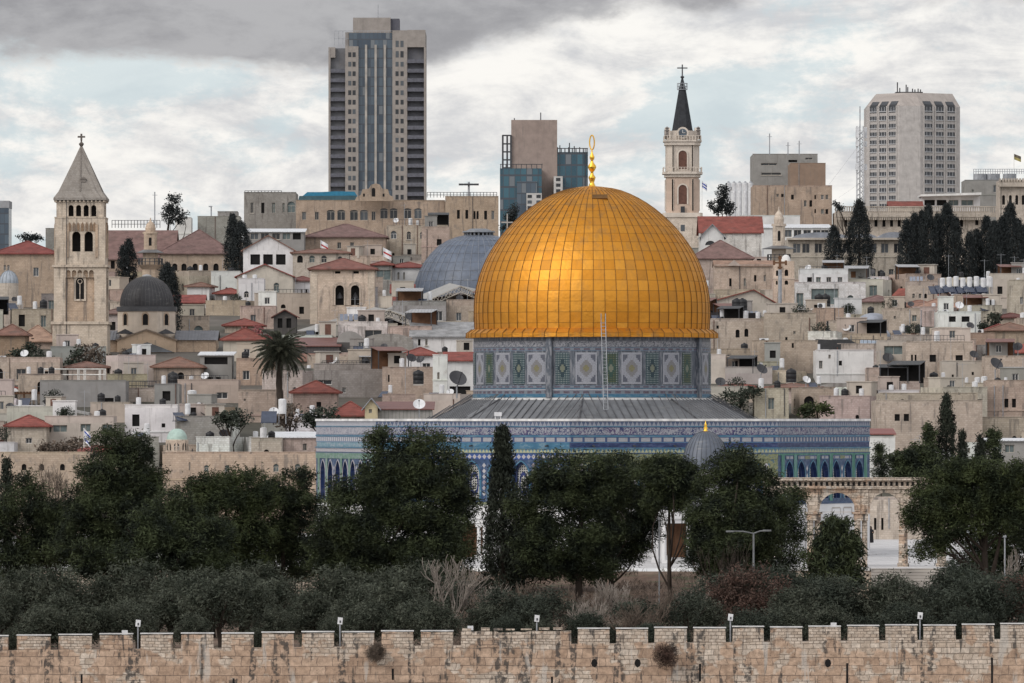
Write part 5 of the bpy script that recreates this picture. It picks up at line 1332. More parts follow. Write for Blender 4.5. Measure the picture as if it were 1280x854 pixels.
for hh, y0, y1, wd in ((h2, 231, 255, 10.5), (h1, 188, 211, 10.5)):
    for s_ in range(4):
        a = R(90 * s_); o = MB(); w_ = wd * k
        o.face([(x_, -hh - .03, z_) for x_, z_ in [(-w_/2, 0), (w_/2, 0)] + list(reversed(arch_pts(0, w_, (y1 - y0) * k - w_/2, w_/2)))]); ob = o.obj('louvred_window', 'rust_roof', t); ob.location = (0, 0, zz(y1)); ob.rotation_euler = (0, 0, a)
        fr = MB(); A = [(-w_/2 - .28, -.1)] + arch_pts(0, w_ + .56, (y1 - y0) * k - w_/2, w_/2 + .28) + [(w_/2 + .28, -.1)]; B = [(-w_/2, 0)] + arch_pts(0, w_, (y1 - y0) * k - w_/2, w_/2) + [(w_/2, 0)]
        for (p0, p1), (p2, p3) in zip(zip(A, A[1:]), zip(B, B[1:])): fr.face([(p0[0], -hh - .16, p0[1]), (p2[0], -hh - .16, p2[1]), (p3[0], -hh - .16, p3[1]), (p1[0], -hh - .16, p1[1])]); fr.face([(p2[0], -hh - .16, p2[1]), (p2[0], -hh, p2[1]), (p3[0], -hh, p3[1]), (p3[0], -hh - .16, p3[1])])
        ob = fr.obj('window_surround', 'plaster', t, color=SW); ob.location = (0, 0, zz(y1)); ob.rotation_euler = (0, 0, a)
        for u in (-.95, .95, -.62, .62):
            cl = MB(); cl.box(u * (hh - 1.15) - .16 if abs(u) > .7 else u * (hh) - .14, u * (hh - 1.15) + .16 if abs(u) > .7 else u * hh + .14, -hh - .2, -hh - .003, zz(y1 + 8), zz(y0 - 7)); ob = cl.obj('pilaster', 'plaster', t, color=SW); ob.rotation_euler = (0, 0, a)
for y, w_ in ((214.3, 49), (174.8, 47)):
    mb = MB(); hw = w_ * k / 2 - .1
    for s_ in (-1, 1):
        mb.box(-hw, hw, s_ * hw - .06, s_ * hw + .06, zz(y - 5.6), zz(y - 5)).box(s_ * hw - .06, s_ * hw + .06, -hw, hw, zz(y - 5.6) + .003, zz(y - 5) + .003)
        for i in range(14): u = -hw + i * 2 * hw / 13; mb.box(u - .07, u + .07, s_ * hw - .05, s_ * hw + .05, zz(y), zz(y - 5)).box(s_ * hw - .05, s_ * hw + .05, u - .07, u + .07, zz(y), zz(y - 5.001))
    mb.obj('balustrade', 'plaster', t, color=SW)
for s_ in range(4):
    a = R(90 * s_); hh = 19 * k; m_ = MB(); m_.prism([(1.15 * math.cos(x_), 1.15 * math.sin(x_)) for x_ in [2 * math.pi * i / 20 for i in range(20)]], -hh - .5, -hh + .6); o = m_.obj('clock_surround', 'plaster', t, color=SW); o.location = (0, 0, zz(166)); o.rotation_euler = (0, 0, a)
    m_ = MB(); m_.prism([(.8 * math.cos(x_), .8 * math.sin(x_)) for x_ in [2 * math.pi * i / 20 for i in range(20)]], -hh - .55, -hh - .502); m_.box(-.05, .05, -hh - .6, -hh - .552, 0, .6, 1).box(.052, .5, -hh - .6, -hh - .552, -.05, .05, 1); o = m_.obj('clock_face', ['curtain_glass', 'white_frame'], t); o.location = (0, 0, zz(166)); o.rotation_euler = (0, 0, a)
for x_, y_ in ((-1, -1), (1, -1), (1, 1), (-1, 1)):
    m_ = MB(); m_.lathe([(.35, zz(172)), (.3, zz(164)), (.5, zz(163)), (.25, zz(161.5)), (.4, zz(159.8)), (.05, zz(158))], 8, x_ * 19.5 * k, y_ * 19.5 * k); m_.obj('corner_finial', 'stone', t, color=(0.2, 0.18, 0.17))
mb = MB(); mb.vprism(oct_(15.5 * k), zz(168), zz(160), 0, oct_(13.5 * k)); mb.vprism(oct_(13.5 * k), zz(160) + .002, zz(111), 0, oct_(4.8 * k)); mb.vprism(oct_(5.0 * k), zz(110.9), zz(96), 0, oct_(1.0 * k)); mb.obj('spire', 'slate_dark', t)
mb = MB(); rr = 6.3 * k
for i in range(10):
    a = R(36 * i); mb.tube([(rr * math.cos(a), rr * math.sin(a), zz(111)), (rr * math.cos(a), rr * math.sin(a), zz(103))], .07, 4)
for y in (111, 107, 103.2): mb.tube([(rr * math.cos(a), rr * math.sin(a), zz(y)) for a in [2 * math.pi * i / 16 for i in range(17)]], .06, 4)
mb.obj('spire_gallery', 'grey_metal', t)
mb = MB(); mb.lathe([(.2, zz(97)), (.42, zz(95.3)), (.2, zz(93.6))], 10); mb.box(-.12, .12, -.12, .12, zz(94), zz(79.5)).box(-1.0, -.122, -.12, .12, zz(84.6), zz(83.2)).box(.122, 1.0, -.12, .12, zz(84.6), zz(83.2)); mb.obj('cross', 'dark_metal', t)
for px, y in ((853.5, 285), (853.5, 262)): MB().box(q(px) - .4, q(px) + .4, -47 * k / 2 - .04, -47 * k / 2 + .1, zz(y + 4), zz(y - 4)).obj('window', 'pane', t)
RECTS.append((828, 880, 80, 330, D0))
# ---- crusader bell tower with red hip roof
D0 = 1082.0
t, q, zz, k = root_at('belfry', 'squat square belfry with two arched openings and red hip roof', 'belfry', 428.5, D0, dy=5)
hs = [(q(424.5), 10.6 * k, zz(381.5), 25 * k, 'round'), (q(443.8), 10.6 * k, zz(381.5), 25 * k, 'round'), (q(422), 7 * k, zz(342), 3.6 * k, 'rect'), (q(445), 7 * k, zz(342), 3.6 * k, 'rect')]
block(t, 'wall', 78 * k, 76 * k, 0, zz(337.5), hs, 'stone', (0.54, 0.44, 0.36), [(0, 1.2, zz(381), 4, 'round')], 0.7, 'gap', wname='opening')
for px in (424.5, 443.8):
    for rr, dp in ((7.2, .22), (9.6, .10)):
        A = [(-rr * k, 0)] + arch_pts(0, 2 * rr * k, 19.6 * k, rr * k, 12) + [(rr * k, 0)]; B = [(-(rr - 1.8) * k, 0)] + arch_pts(0, 2 * (rr - 1.8) * k, 19.6 * k, (rr - 1.8) * k, 12) + [((rr - 1.8) * k, 0)]
        m_ = MB()
        for (p0, p1), (p2, p3) in zip(zip(A, A[1:]), zip(B, B[1:])): m_.face([(p0[0], -dp, p0[1]), (p2[0], -dp, p2[1]), (p3[0], -dp, p3[1]), (p1[0], -dp, p1[1])]); m_.face([(p2[0], -dp, p2[1]), (p2[0], 0, p2[1]), (p3[0], 0, p3[1]), (p3[0], -dp, p3[1])]); m_.face([(p0[0], 0, p0[1]), (p0[0], -dp, p0[1]), (p1[0], -dp, p1[1]), (p1[0], 0, p1[1])])
        o = m_.obj('arch_moulding', 'stone', t, color=(0.50, 0.42, 0.35)); o.location = (q(px), -38 * k, zz(381.5))
    m_ = MB(); m_.lathe([(.62, 0), (.55, .25), (.4, .6), (.32, 1.0), (.1, 1.1)], 14); o = m_.obj('bell', 'dark_metal', t, True); o.location = (q(px), -37 * k + .9, zz(373)); 
    MB().box(q(px) - .7, q(px) + .7, -37 * k + .8, -37 * k + 1.0, zz(366), zz(364.5)).obj('bell_beam', 'dark_metal', t)
for px in (392, 464): MB().box(q(px) - .55 if px < 400 else q(px) - .5, q(px) + .55 if px < 400 else q(px) + .5, -38.6 * k, -38.005 * k, 0, zz(340)).obj('corner_buttress', 'stone', t, color=(0.54, 0.46, 0.38))
MB().box(-39.6 * k, 39.6 * k, -39 * k, 39 * k, zz(339), zz(337.4)).obj('cornice', 'stone', t, color=(0.45, 0.36, 0.28))
hip_roof(t, 78 * k, 76 * k, zz(337.3), 15 * k, (0.19, 0.085, 0.07), 0.15, .6); RECTS.append((388, 470, 322, 410, D0))
# ---- great lead domes of the rotunda church
D0 = 1190.0
t, q, zz, k = root_at('great_grey_dome', 'great blue grey lead dome with lantern left of the golden dome', 'dome', 598, D0, dy=12)
pr = [(82.5, 375), (82, 362), (79.5, 350), (75, 338), (69, 327), (61, 316), (51, 306), (40, 299), (28, 294.5), (19, 292.5)]
mb = MB(); mb.lathe([(a * k, zz(b)) for a, b in pr], 48); mb.obj('dome', 'lead', t, True, color=(0.10, 0.122, 0.165)); mb = MB()
for i in range(44): a = R(360 * i / 44); mb.tube([((p + .3) * k * math.cos(a), (p + .3) * k * math.sin(a), zz(b)) for p, b in pr], .07, 4)
for j in range(1, 9): 
    p, b = pr[j]; mb.tube([((p + .2) * k * math.cos(a), (p + .2) * k * math.sin(a), zz(b)) for a in [2 * math.pi * i / 48 for i in range(49)]], .05, 3)
mb.obj('dome_ribs', 'lead', t, color=(0.17, 0.185, 0.22))
mb = MB(); mb.cyl(0, 0, zz(293.5), zz(288.6), 17 * k, 17 * k, 20); mb.obj('lantern', 'dark_gap', t)
mb = MB()
for i in range(20): a = R(18 * i); mb.box(17.4 * k * math.cos(a) - .15, 17.4 * k * math.cos(a) + .15, 17.4 * k * math.sin(a) - .15, 17.4 * k * math.sin(a) + .15, zz(293.6), zz(288.5))
mb.cyl(0, 0, zz(288.4), zz(286.6), 21 * k, 20 * k, 24); mb.cyl(0, 0, zz(286.5), zz(283.6), 17 * k, 10 * k, 24); mb.cyl(0, 0, zz(295.5), zz(293.7), 19 * k, 18 * k, 24); mb.obj('lantern_roof', 'lead', t, color=(0.16, 0.17, 0.19))
MB().cyl(0, 0, 0, zz(375.3), 84 * k, 84 * k, 40).obj('drum', 'stone', t, color=(0.42, 0.36, 0.31)); RECTS.append((516, 640, 284, 375, D0))
t, q, zz, k = root_at('smaller_grey_dome', 'smaller grey lead dome half hidden by the golden dome', 'dome', 634, 1165.0, dy=6)
mb = MB(); mb.lathe([(a * k, b) for a, b in dome_prof(37, zz(300) - zz(352), 12, zz(352))], 36); mb.obj('dome', 'lead', t, True, color=(0.11, 0.13, 0.17)); MB().cyl(0, 0, 0, zz(352.2), 38 * k, 38 * k, 30).obj('drum', 'stone', t, color=(0.42, 0.36, 0.31))
cross(t, 'cross', zz(300), 4.4, 1.9, .2, 'concrete')
# ---- minarets
def minaret(label, px, D, y_top, y_bal, y_base, w_, col, capw, dome=False):
    t, q, zz, k = root_at('minaret', label, 'minaret', px, D, dy=1.5)
    h = w_ / 2 * k; MB().vprism(cham(h, h * .35), 0, zz(y_bal + 6)).obj('shaft', 'stone', t, color=col)
    MB().vprism(cham(h, h * .35), zz(y_bal + 6), zz(y_bal), 0, cham(h * 1.55, h * .5)).obj('corbels', 'stone', t, color=jit(col, .1)); 
    mb = MB(); r_ = h * 1.5
    for i in range(16): a = R(22.5 * i); mb.box(r_ * math.cos(a) - .07, r_ * math.cos(a) + .07, r_ * math.sin(a) - .07, r_ * math.sin(a) + .07, zz(y_bal) + .002, zz(y_bal - 8))
    for y in (y_bal - 4, y_bal - 8): mb.tube([(r_ * math.cos(a), r_ * math.sin(a), zz(y)) for a in [2 * math.pi * i / 16 for i in range(17)]], .05, 4)
    mb.obj('balcony_rail', 'dark_metal', t)
    MB().vprism(cham(h * .92, h * .3), zz(y_bal), zz(y_bal - 15)).obj('upper_shaft', 'stone', t, color=col)
    mb = MB(); mb.vprism(cham(h * capw, h * .6), zz(y_bal - 15) + .002, zz(y_bal - 19), 0, cham(h * .85, h * .3)); mb.obj('canopy', 'lead', t, color=(0.12, 0.12, 0.125))
    yt = y_bal - 19; L = yt - y_top
    MB().vprism(cham(h * .8, h * .25), zz(yt) + .003, zz(yt - L * .5)).obj('lantern', 'stone', t, color=col)
    for i in range(8): a = R(45 * i); rr = h * .81; o = link('opening', window_mesh(.45, L * .26 * k, 'round', 'gap'), t, (rr * math.sin(a), -rr * math.cos(a), zz(yt - L * .12)), a) if i % 2 == 0 else None
    mb = MB(); mb.cyl(0, 0, zz(yt - L * .5) + .003, zz(yt - L * .56), h * 1.0, h * .95, 12); mb.lathe([(h * .62, zz(yt - L * .56)), (h * .66, zz(yt - L * .68)), (h * .5, zz(yt - L * .8)), (h * .12, zz(yt - L * .9)), (.06, zz(y_top))], 14); mb.obj('cap', 'stone', t, color=jit(col, .05))
    RECTS.append((px - w_, px + w_, y_top, y_base, D))
minaret('stone minaret with balcony and dark awning above the black dome', 187.5, 1150.0, 272, 331, 360, 20, (0.45, 0.36, 0.28), 1.7)
minaret('pale minaret with dark canopied balcony right of the pyramid roof', 974, 1180.0, 258, 326, 350, 19, (0.52, 0.45, 0.38), 2.2)
# low minaret carrying a white cap, with the big cross in front of it
t, q, zz, k = root_at('chapel_tower', 'pale stone chapel tower with small white dome behind the big cross', 'tower', 980, 1090.0, dy=1.6)
block(t, 'wall', 26 * k, 26 * k, 0, zz(326.5), [(q(983), 4.6 * k, zz(345), 8 * k, 'round'), (q(971.5), 3 * k, zz(345), 7 * k, 'round'), (q(983), 4.4 * k, zz(356), 5.5 * k, 'round'), (q(971), 2.4 * k, zz(356), 5 * k, 'round')], 'stone', (0.53, 0.43, 0.35), [(0, .6, zz(345), 1.0, 'round')], .3, 'gap', wname='opening')
MB().box(-13.6 * k, 13.6 * k, -13.6 * k, 13.6 * k, zz(349), zz(347.4)).obj('ledge', 'stone', t, color=(0.56, 0.47, 0.4)); mb = MB(); mb.lathe(dome_prof(6.2 * k, 8.4 * k, 10, zz(326.6)), 20, .35, 0); mb.obj('dome', 'plaster', t, True, color=PAL['white']); RECTS.append((966, 994, 318, 390, 1090.0))
t, q, zz, k = root_at('wooden_cross', 'large dark three-barred cross on a tall pale pole', 'cross', 975, 1072.0)
MB().tube([(0, 0, 0), (0, 0, zz(337))], .28, 8).obj('pole', 'grey_metal', t); mb = MB(); mb.box(-.2, .2, -.2, .2, zz(340), zz(320))
for y, w_ in ((328.6, 7.4), (334.6, 3.0), (322.6, 2.4)): mb.box(-w_ * k, -.202, -.2, .2, zz(y + 1.1), zz(y - 1.1)).box(.202, w_ * k, -.2, .2, zz(y + 1.1), zz(y - 1.1))
for s_ in (-7.4, 7.4): mb.box(s_ * k - .16, s_ * k + .16, -.25, .25, zz(331.6), zz(325.6))
mb.obj('crossbars', 'wood_brown', t)
# turquoise little dome
D0 = 838.0
t, q, zz, k = root_at('turquoise_dome', 'small pale turquoise dome on an arched drum above the long beige wall', 'dome', 220.5, D0, base=Z(566.5, D0), dy=1.6)
mb = MB(); mb.lathe(dome_prof(12.9 * k, 14 * k, 12, zz(550), .85), 28); mb.obj('dome', 'paint', t, True, color=(0.36, 0.47, 0.42)); MB().cyl(0, 0, -1.0, zz(550.3), 14.6 * k, 14.2 * k, 8).obj('drum', 'stone', t, color=(0.55, 0.46, 0.38)); MB().cyl(0, 0, zz(551), zz(549.6), 13.9 * k, 13.6 * k, 16).obj('cornice', 'stone', t, color=(0.55, 0.48, 0.4))
for i in range(8):
    a = R(45 * i + 22.5); rr = 14.6 * k * math.cos(R(22.5)); link('arched_niche', window_mesh(.6, .95, 'point', 'gap' if i % 2 else 'plain'), t, (rr * math.sin(a - R(22.5)) * 1.02, -rr * math.cos(a - R(22.5)) * 1.02, zz(563)), a - R(22.5))
RECTS.append((205, 236, 536, 568, D0))
# ---- protective canopies over the church forecourt
def canopy(label, fl, bl, fr_, br, fe, D, dep):
    """photo positions of the sheet's corners: front low, back low, front ridge, back ridge, right end"""
    t, q, zz, k = root_at('canopy', label, 'canopy', fr_[0], D); t0 = t.location
    P3 = lambda p, d: (X(p[0], D + d) - t0.x, d, Z(p[1], D + d) - t0.z)
    A, B, C, D_, E = P3(fl, 0), P3(bl, dep), P3(fr_, 0), P3(br, dep), P3(fe, 0); E2 = (E[0] + 2, dep, D_[2] - (C[2] - E[2]))
    mb = MB(); n = 10
    for a0, a1, b0, b1 in ((A, C, B, D_), (C, E, D_, E2)):
        q_ = [a0, a1, b1, b0]; lo = [(x_, y_, z_ - .12) for x_, y_, z_ in q_]; mb.face(q_); mb.face(lo[::-1])
        for i in range(4): mb.face([lo[i], lo[(i+1) % 4], q_[(i+1) % 4], q_[i]])
    mb.obj('roof_sheet', 'sheet_metal', t, color=(0.30, 0.29, 0.275))
    for P_, Q_, off in ((A, C, -.35), (C, E, -.35)):
        mb = MB(); n = 13; hh = 0.9; lo = [(P_[0] + (Q_[0]-P_[0]) * i / n, off, P_[2] + (Q_[2]-P_[2]) * i / n - hh - .1) for i in range(n + 1)]; up = [(a, b, c + hh) for a, b, c in lo]
        mb.tube(lo, .07, 4); mb.tube(up, .07, 4)
        for i in range(n): mb.tube([lo[i], up[i + 1]], .045, 4); mb.tube([up[i], lo[i + 1]], .045, 4)
        mb.obj('truss', 'window_frame', t)
    for f in (.05, .5, .97):
        x_ = A[0] + (C[0] - A[0]) * f; z_ = A[2] + (C[2] - A[2]) * f - 1.1; MB().tube([(x_, .1, 0), (x_, .1, z_)], .09, 5).obj('post', 'dark_metal', t)
    for f in (.4, .95): x_ = C[0] + (E[0] - C[0]) * f; MB().tube([(x_, .1, 0), (x_, .1, C[2] + (E[2] - C[2]) * f - 1.1)], .09, 5).obj('post', 'dark_metal', t)
    m_ = MB(); m_.prism([(C[0] - 3, 0), (E[0], 0), (E[0], E[2] - 1.2), (C[0], C[2] - 1.2), (C[0] - 3, C[2] - 1.5)], dep * .7, dep * .7 + .3); m_.obj('shade_sheet', 'cloth', t, color=(.035, .03, .03))  # dark sheet standing in for the shade under the canopy's right slope
    RECTS.append((bl[0], fe[0], br[1], max(fl[1], fe[1]) - 2, D))
canopy('grey sheet canopy on white lattice trusses, lower of the two', (404, 413), (368, 414), (486, 387), (468, 384), (541, 408), 1052.0, 14)
canopy('grey sheet canopy on white lattice trusses, upper one nearest the golden dome', (508, 387), (483, 386), (576, 357), (562, 354), (612, 372), 1098.0, 14)
# ---- date palm
D0 = 897.0
t, q, zz, k = root_at('date_palm', 'lone date palm with drooping crown rising over red roofs', 'palm tree', 350, D0)
rp = np.random.default_rng(5); mb = MB(); pts = [(0.12 * math.sin(i * .5), 0, i * zz(446) / 14) for i in range(15)]; mb.tube(pts, [.42 + .04 * (i % 2) - .004 * i for i in range(15)], 9); mb.obj('trunk', 'tree_bark', t)
def frond_mesh(seed):
    r = np.random.default_rng(seed); mb = MB(); L = 3.9; n = 11; pts = []
    for i in range(n + 1): s_ = i / n; pts.append(Vector((L * s_ * (1 - .12 * s_), 0, L * (0.26 * s_ - 0.62 * s_ ** 2.2))))
    mb.tube(pts, [.05 * (1 - .7 * i / n) for i in range(n + 1)], 3)
    for i in range(1, 34):
        s_ = i / 34; j = min(n - 1, int(s_ * n)); p = pts[j].lerp(pts[j + 1], s_ * n - j); ln = 0.62 * math.sin(math.pi * (0.12 + .83 * s_)) + .1
        for sd in (-1, 1):
            e = p + Vector((.45 * ln, sd * ln * .75, -ln * r.uniform(.15, .75))); wv = Vector((.075, 0, .03)); mb.face([tuple(p - wv), tuple(p + wv), tuple(e)])
    return mb.mesh('frond', 'palm_leaves')
FM = [frond_mesh(s_) for s_ in range(4)]
for i in range(92):
    f = i / 92; o = link('frond', FM[i % 4], t, (0, 0, zz(444) + .3 * (1 - f))); o.rotation_euler = (rp.uniform(-.3, .3), R(-78 + 118 * f ** .85) , i * 2.39996); o.scale = [rp.uniform(.86, 1.08)] * 3
RECTS.append((316, 386, 404, 530, D0))
# ------------------------------------------------------------------ hand placed buildings (photo pixel extents, each at its own distance on the hill)
B = 'building'
BL_ = {}
def bld(label, cat, *a, **k): BL_[label] = house(*a, label=label, cat=cat, **k); return BL_[label]
def own(key): return next(h for l, h in BL_.items() if key in l)
# skyline
bld('long tan stone building with broad arched windows under the high-rise', B, 370, 556, 252, 300, 'tan', D=1480, d=16, clutter=False, style='plain',
    wins=W3((380, 396), 270, 5, 10) + W3((413.5, 426.5, 442.5, 455), 269, 10, 13, 'low') + W3((467,), 270, 5, 11) + W3((480, 492, 509.5, 522.5), 267, 9.5, 13, 'low'))
bld('grey tan skyline block with three tall windows left of the tan building', B, 305, 370, 242, 292, 'grey', D=1500, d=16, clutter=False, wins=W3((315, 328.5, 342), 260, 4, 13) + W3((364,), 259, 10, 14, 'round') + W3((354.5,), 260, 3, 12))
bld('tan stone building with narrow windows and rooftop railing beside the glass office block', B, 556.5, 623, 247, 300, 'tan', D=1478, d=16, clutter=False, wins=W3((573, 583.5), 268, 3.6, 11) + W3((593, 597), 269, 2.5, 10) + W3((607, 616), 269, 3.6, 11))
t, q, zz, k = root_at('gabled_parapet', 'stepped stone gable with a small arched bell niche on the tan building', 'gable', 468, 1477.0, base=Z(251.5, 1477))
MB().prism([(q(a), zz(b)) for a, b in ((443, 251.5), (493, 251.5), (491, 246), (487, 244), (485, 237), (478, 236), (475, 231), (470, 229.5), (464, 231), (461, 236), (453, 237), (451, 244), (446, 246))], -.4, 1.0).obj('gable_wall', 'stone', t, color=PAL['tan'])
for px, w_, h_ in ((467, 4.4, 11), (455, 2.4, 4), (479.5, 2.4, 4)): o = link('niche', window_mesh(w_*k, h_*k, 'round', 'gap'), t, (q(px), -.41, zz(246)))
attach(t, own('broad arched windows'))
t, q, zz, k = root_at('blue_tarpaulin', 'bright blue tarpaulin roof on the tan building below the high-rise', 'tarpaulin', 410, 1481.0, base=Z(252, 1481))
mb = MB(); mb.prism([(q(a), zz(b)) for a, b in ((374, 252), (447, 251.5), (447, 246), (443, 239.5), (420, 239), (400, 240), (384, 240), (378, 245))], 1, 9); mb.obj('sheet', 'cloth', t, color=(0.04, 0.19, 0.30))
mb = MB(); mb.prism([(q(a), zz(b)) for a, b in ((372.5, 252), (446, 251.8), (445, 244.5), (374, 245))], .2, .9); mb.obj('net_wall', 'cloth', t, color=(0.06, 0.11, 0.13))
def railing(label, x0, x1, y0, y1, D, n=None, mat='dark_metal'):
    t, q, zz, k = root_at('railing', label, 'railing', (x0 + x1)/2, D, base=Z(y1, D)); mb = MB(); n = n or int((x1 - x0) / 4)
    for i in range(n + 1): u = q(x0 + (x1 - x0) * i / n); mb.box(u - .06, u + .06, -.06, .06, 0, zz(y0))
    for f in (1.0, .5): mb.box(q(x0), q(x1), -.05, .05, zz(y0) * f - .06, zz(y0) * f + .04)
    return mb.obj('posts', mat, t)
railing('rooftop railing on the tan building left of the glass block', 534, 621, 240.5, 247, 1478.5); railing('rooftop railing on the grey tan skyline block', 306, 352, 238.5, 242, 1500.5)
railing('rooftop fence on the skyline above the minaret with the balcony', 140, 200, 275.5, 285, 1420)
t, q, zz, k = root_at('floodlight_mast', 'tall floodlight mast with crossbar on the tan building roof', 'floodlight mast', 586, 1482.0, base=Z(248, 1482))
mb = MB(); mb.tube([(0, 0, 0), (0, 0, zz(227.5))], .22, 6); mb.obj('pole', 'grey_metal', t); mb = MB(); mb.box(q(575.5), q(596), -.3, .3, zz(231.5), zz(230)); 
for px in (576.5, 583, 589, 595.5): mb.box(q(px) - .5, q(px) + .5, -.6, -.31, zz(232), zz(229.6))
mb.obj('lamps', 'dark_metal', t)
bld('beige flat skyline block with white rooftop boxes left of the twin cypress', B, 247, 300, 272, 292, 'grey', D=1430, wins=(), clutter=False)
bld('stepped grey skyline block just left of the twin cypress', B, 272, 297, 266, 292, 'grey', D=1440, wins=(), clutter=False)
bld('white plaster box house on the skyline beside the dark broad tree', B, 219, 239, 273.5, 290, 'white', 'plaster', D=1415, wins=W3((223,), 279, 3, 4), clutter=False)
bld('small grey block on the skyline behind the bell tower', B, 57, 70, 287, 305, 'grey', D=1420, wins=(), clutter=False)
bld('grey modern concrete block with slit windows and roof aerials', B, 941, 1022, 194, 236, 'grey', 'plaster', D=1560, d=18, clutter=False, wins=[(961, 205.5, 20, 3), (964, 217.5, 25, 3), (991, 201.5, 11, 3), (1011, 198.5, 9, 2.5)])
bld('brown concrete annexe in front of the grey modern block', B, 988, 1032, 205.5, 236, 'brown', 'plaster', D=1540, d=14, clutter=False, wins=())
bld('tan stone building below the grey modern block with scattered windows', B, 941, 1040, 233.5, 275, 'tan', D=1500, d=14, clutter=False, wins=W3((972, 978), 244.5, 3, 4) + W3((990.5, 1028, 1033.5), 246.5, 3.4, 6) + W3((1019,), 246.5, 2, 5) + W3((1006.5, 1013.5), 254.5, 3.4, 8) + W3((1019,), 264, 2, 5) + W3((1028, 1033.5), 264.5, 3.4, 6))
for i, px in enumerate((910.5, 917.5, 924.5, 931.5, 938)):
    t, q, zz, k = root_at('silo', 'slim white cylinder in the row left of the tan building, %s from the left' % ('first', 'second', 'third', 'fourth', 'fifth')[i], 'silo', px, 1530.0)
    MB().cyl(0, 0, 0, zz(228.5), 3.2 * k, 3.2 * k, 14).obj('shell', 'white_plastic', t); MB().cyl(0, 0, zz(228.4), zz(226.5), 2 * k, .8 * k, 10).obj('cap', 'grey_metal', t)
bld('pale stone hall with long row of arched windows behind the cypresses', B, 1045, 1236, 266, 352, 'beige', D=1490, d=16, clutter=False, style='gap', wins=W3((1057, 1067, 1095, 1105, 1114.5, 1124, 1133.5, 1172, 1197, 1202), 278, 3.8, 11, 'round') + W3((1221, 1240), 277, 4, 9) + W3((1215,), 300, 4, 9))
t, q, zz, k = root_at('balustrade', 'stone balustrade along the roof of the pale arched hall', 'balustrade', 1140, 1489.0, base=Z(266, 1489)); mb = MB(); mb.box(q(1043), q(1262), -.6, -.05, -.9, 0); mb.box(q(1044), q(1262), -.5, -.1, zz(259.2), zz(258))
for i in range(76): u = q(1044.5 + i * 2.86); mb.box(u - .13, u + .13, -.42, -.16, 0.003, zz(259.3))
for i in range(70): u = q(1046 + i * 2.7); mb.box(u - .14, u + .14, -.5, -.05, -1.5, -.903)
mb.obj('balustrade', 'stone', t, color=PAL['beige']); attach(t, own('pale stone hall'))
bld('pale stone corner tower with crenels at the right edge', 'tower', 1249, 1283, 227, 300, 'beige', D=1470, d=9, clutter=False, style='gap', wins=W3((1254.5, 1263, 1271, 1279), 250, 3.6, 12, 'round') + W3((1256, 1272), 277, 4, 8))
mb = MB(); t, q, zz, k = root_at('crenellation', 'row of stone crenels on the corner tower at the right edge', 'crenels', 1266, 1469.5, base=Z(227.4, 1469.5))
for i in range(10): mb.box(q(1249 + i * 3.6), q(1251.2 + i * 3.6), 0, .6, 0, zz(223))
mb.box(q(1247.5), q(1285), -.5, 0, -1.0, -.1); mb.obj('crenels', 'stone', t, color=PAL['beige']); attach(t, own('corner tower'))
bld('modern block with dark water tanks on its roof in the right corner', B, 1206, 1285, 226.5, 262, 'grey', 'plaster', D=1540, d=12, clutter=False, wins=W3((1245,), 236, 7, 9) + W3((1216,), 240, 3, 6))
for i, px in enumerate((1225, 1241.5, 1262)):
    t, q, zz, k = root_at('water_tank', 'large round dark rooftop tank in the right corner, %s of three' % ('leftmost', 'middle', 'rightmost')[i], 'water tank', px, 1543.0, base=Z(226.5, 1543)); MB().cyl(0, 0, 0, zz(217.5), 8.5 * k, 8.5 * k, 20).obj('shell', 'grey_metal', t)
railing('white railing above the dark rooftop tanks in the right corner', 1217, 1283, 211.5, 217.5, 1540, 22, 'grey_metal')
bld('rooftop pavilion with a glazed front on the pale arched hall', 'pavilion', 1152, 1225, 245, 262, 'white', 'plaster', D=1505, d=8, clutter=False, wins=[(1162, 253.5, 13, 7), (1177, 253.5, 12, 7), (1192, 253.5, 12, 7), (1209, 253.5, 15, 7)])
t, q, zz, k = root_at('pavilion_roof', 'thin pale roof slab over the glazed rooftop pavilion', 'roof', 1187, 1504.0, base=Z(245, 1504)); MB().prism([(q(1150), zz(246)), (q(1226), zz(244)), (q(1226), zz(241)), (q(1150), zz(243.5))], -2, 9).obj('roof_slab', 'plaster', t, color=PAL['white']); attach(t, own('rooftop pavilion'))
bld('red roofed chapel beside the rooftop pavilion', 'chapel', 1112, 1152, 252, 262, 'beige', roof='gableside', rh=6, rc='red', D=1500, wins=(), clutter=False)
bld('long terrace building with curved grey roof and a band of large windows', B, 985, 1136, 300, 352, 'beige', D=1240, d=14, clutter=False, style='plain', wins=W3((996, 1007.5, 1023, 1047, 1058, 1071, 1083, 1091.5, 1106, 1122), 310.5, 9.5, 12) + W3((1092, 1114), 342, 6, 11))
t, q, zz, k = root_at('curved_roof', 'low grey curved roofs on the long terrace building', 'roof', 1065, own('long terrace building').location.y - 6.95, base=Z(300, own('long terrace building').location.y - 6.95))
for a, b, h in ((990, 1062, 290.5), (1063, 1097, 292), (1098, 1137, 290)): MB().prism([(q(a), 0), (q(b), 0)] + [((q(a) + q(b))/2 + (q(b) - q(a))/2 * math.cos(math.pi * i / 12), zz(298.5) + (zz(h) - zz(298.5)) * math.sin(math.pi * i / 12)) for i in range(1, 12)], 0.1, 12).obj('roof_sheet', 'lead', t, color=(0.22, 0.235, 0.27))
MB().box(q(983), q(1138), -1.0, -.01, zz(300), zz(297.5)).obj('eave', 'plaster', t, color=PAL['beige']); attach(t, own('long terrace building'))
railing('white fence on the terrace left of the tall cypress', 1024, 1060, 333, 341.5, 1255, 14, 'white_frame')
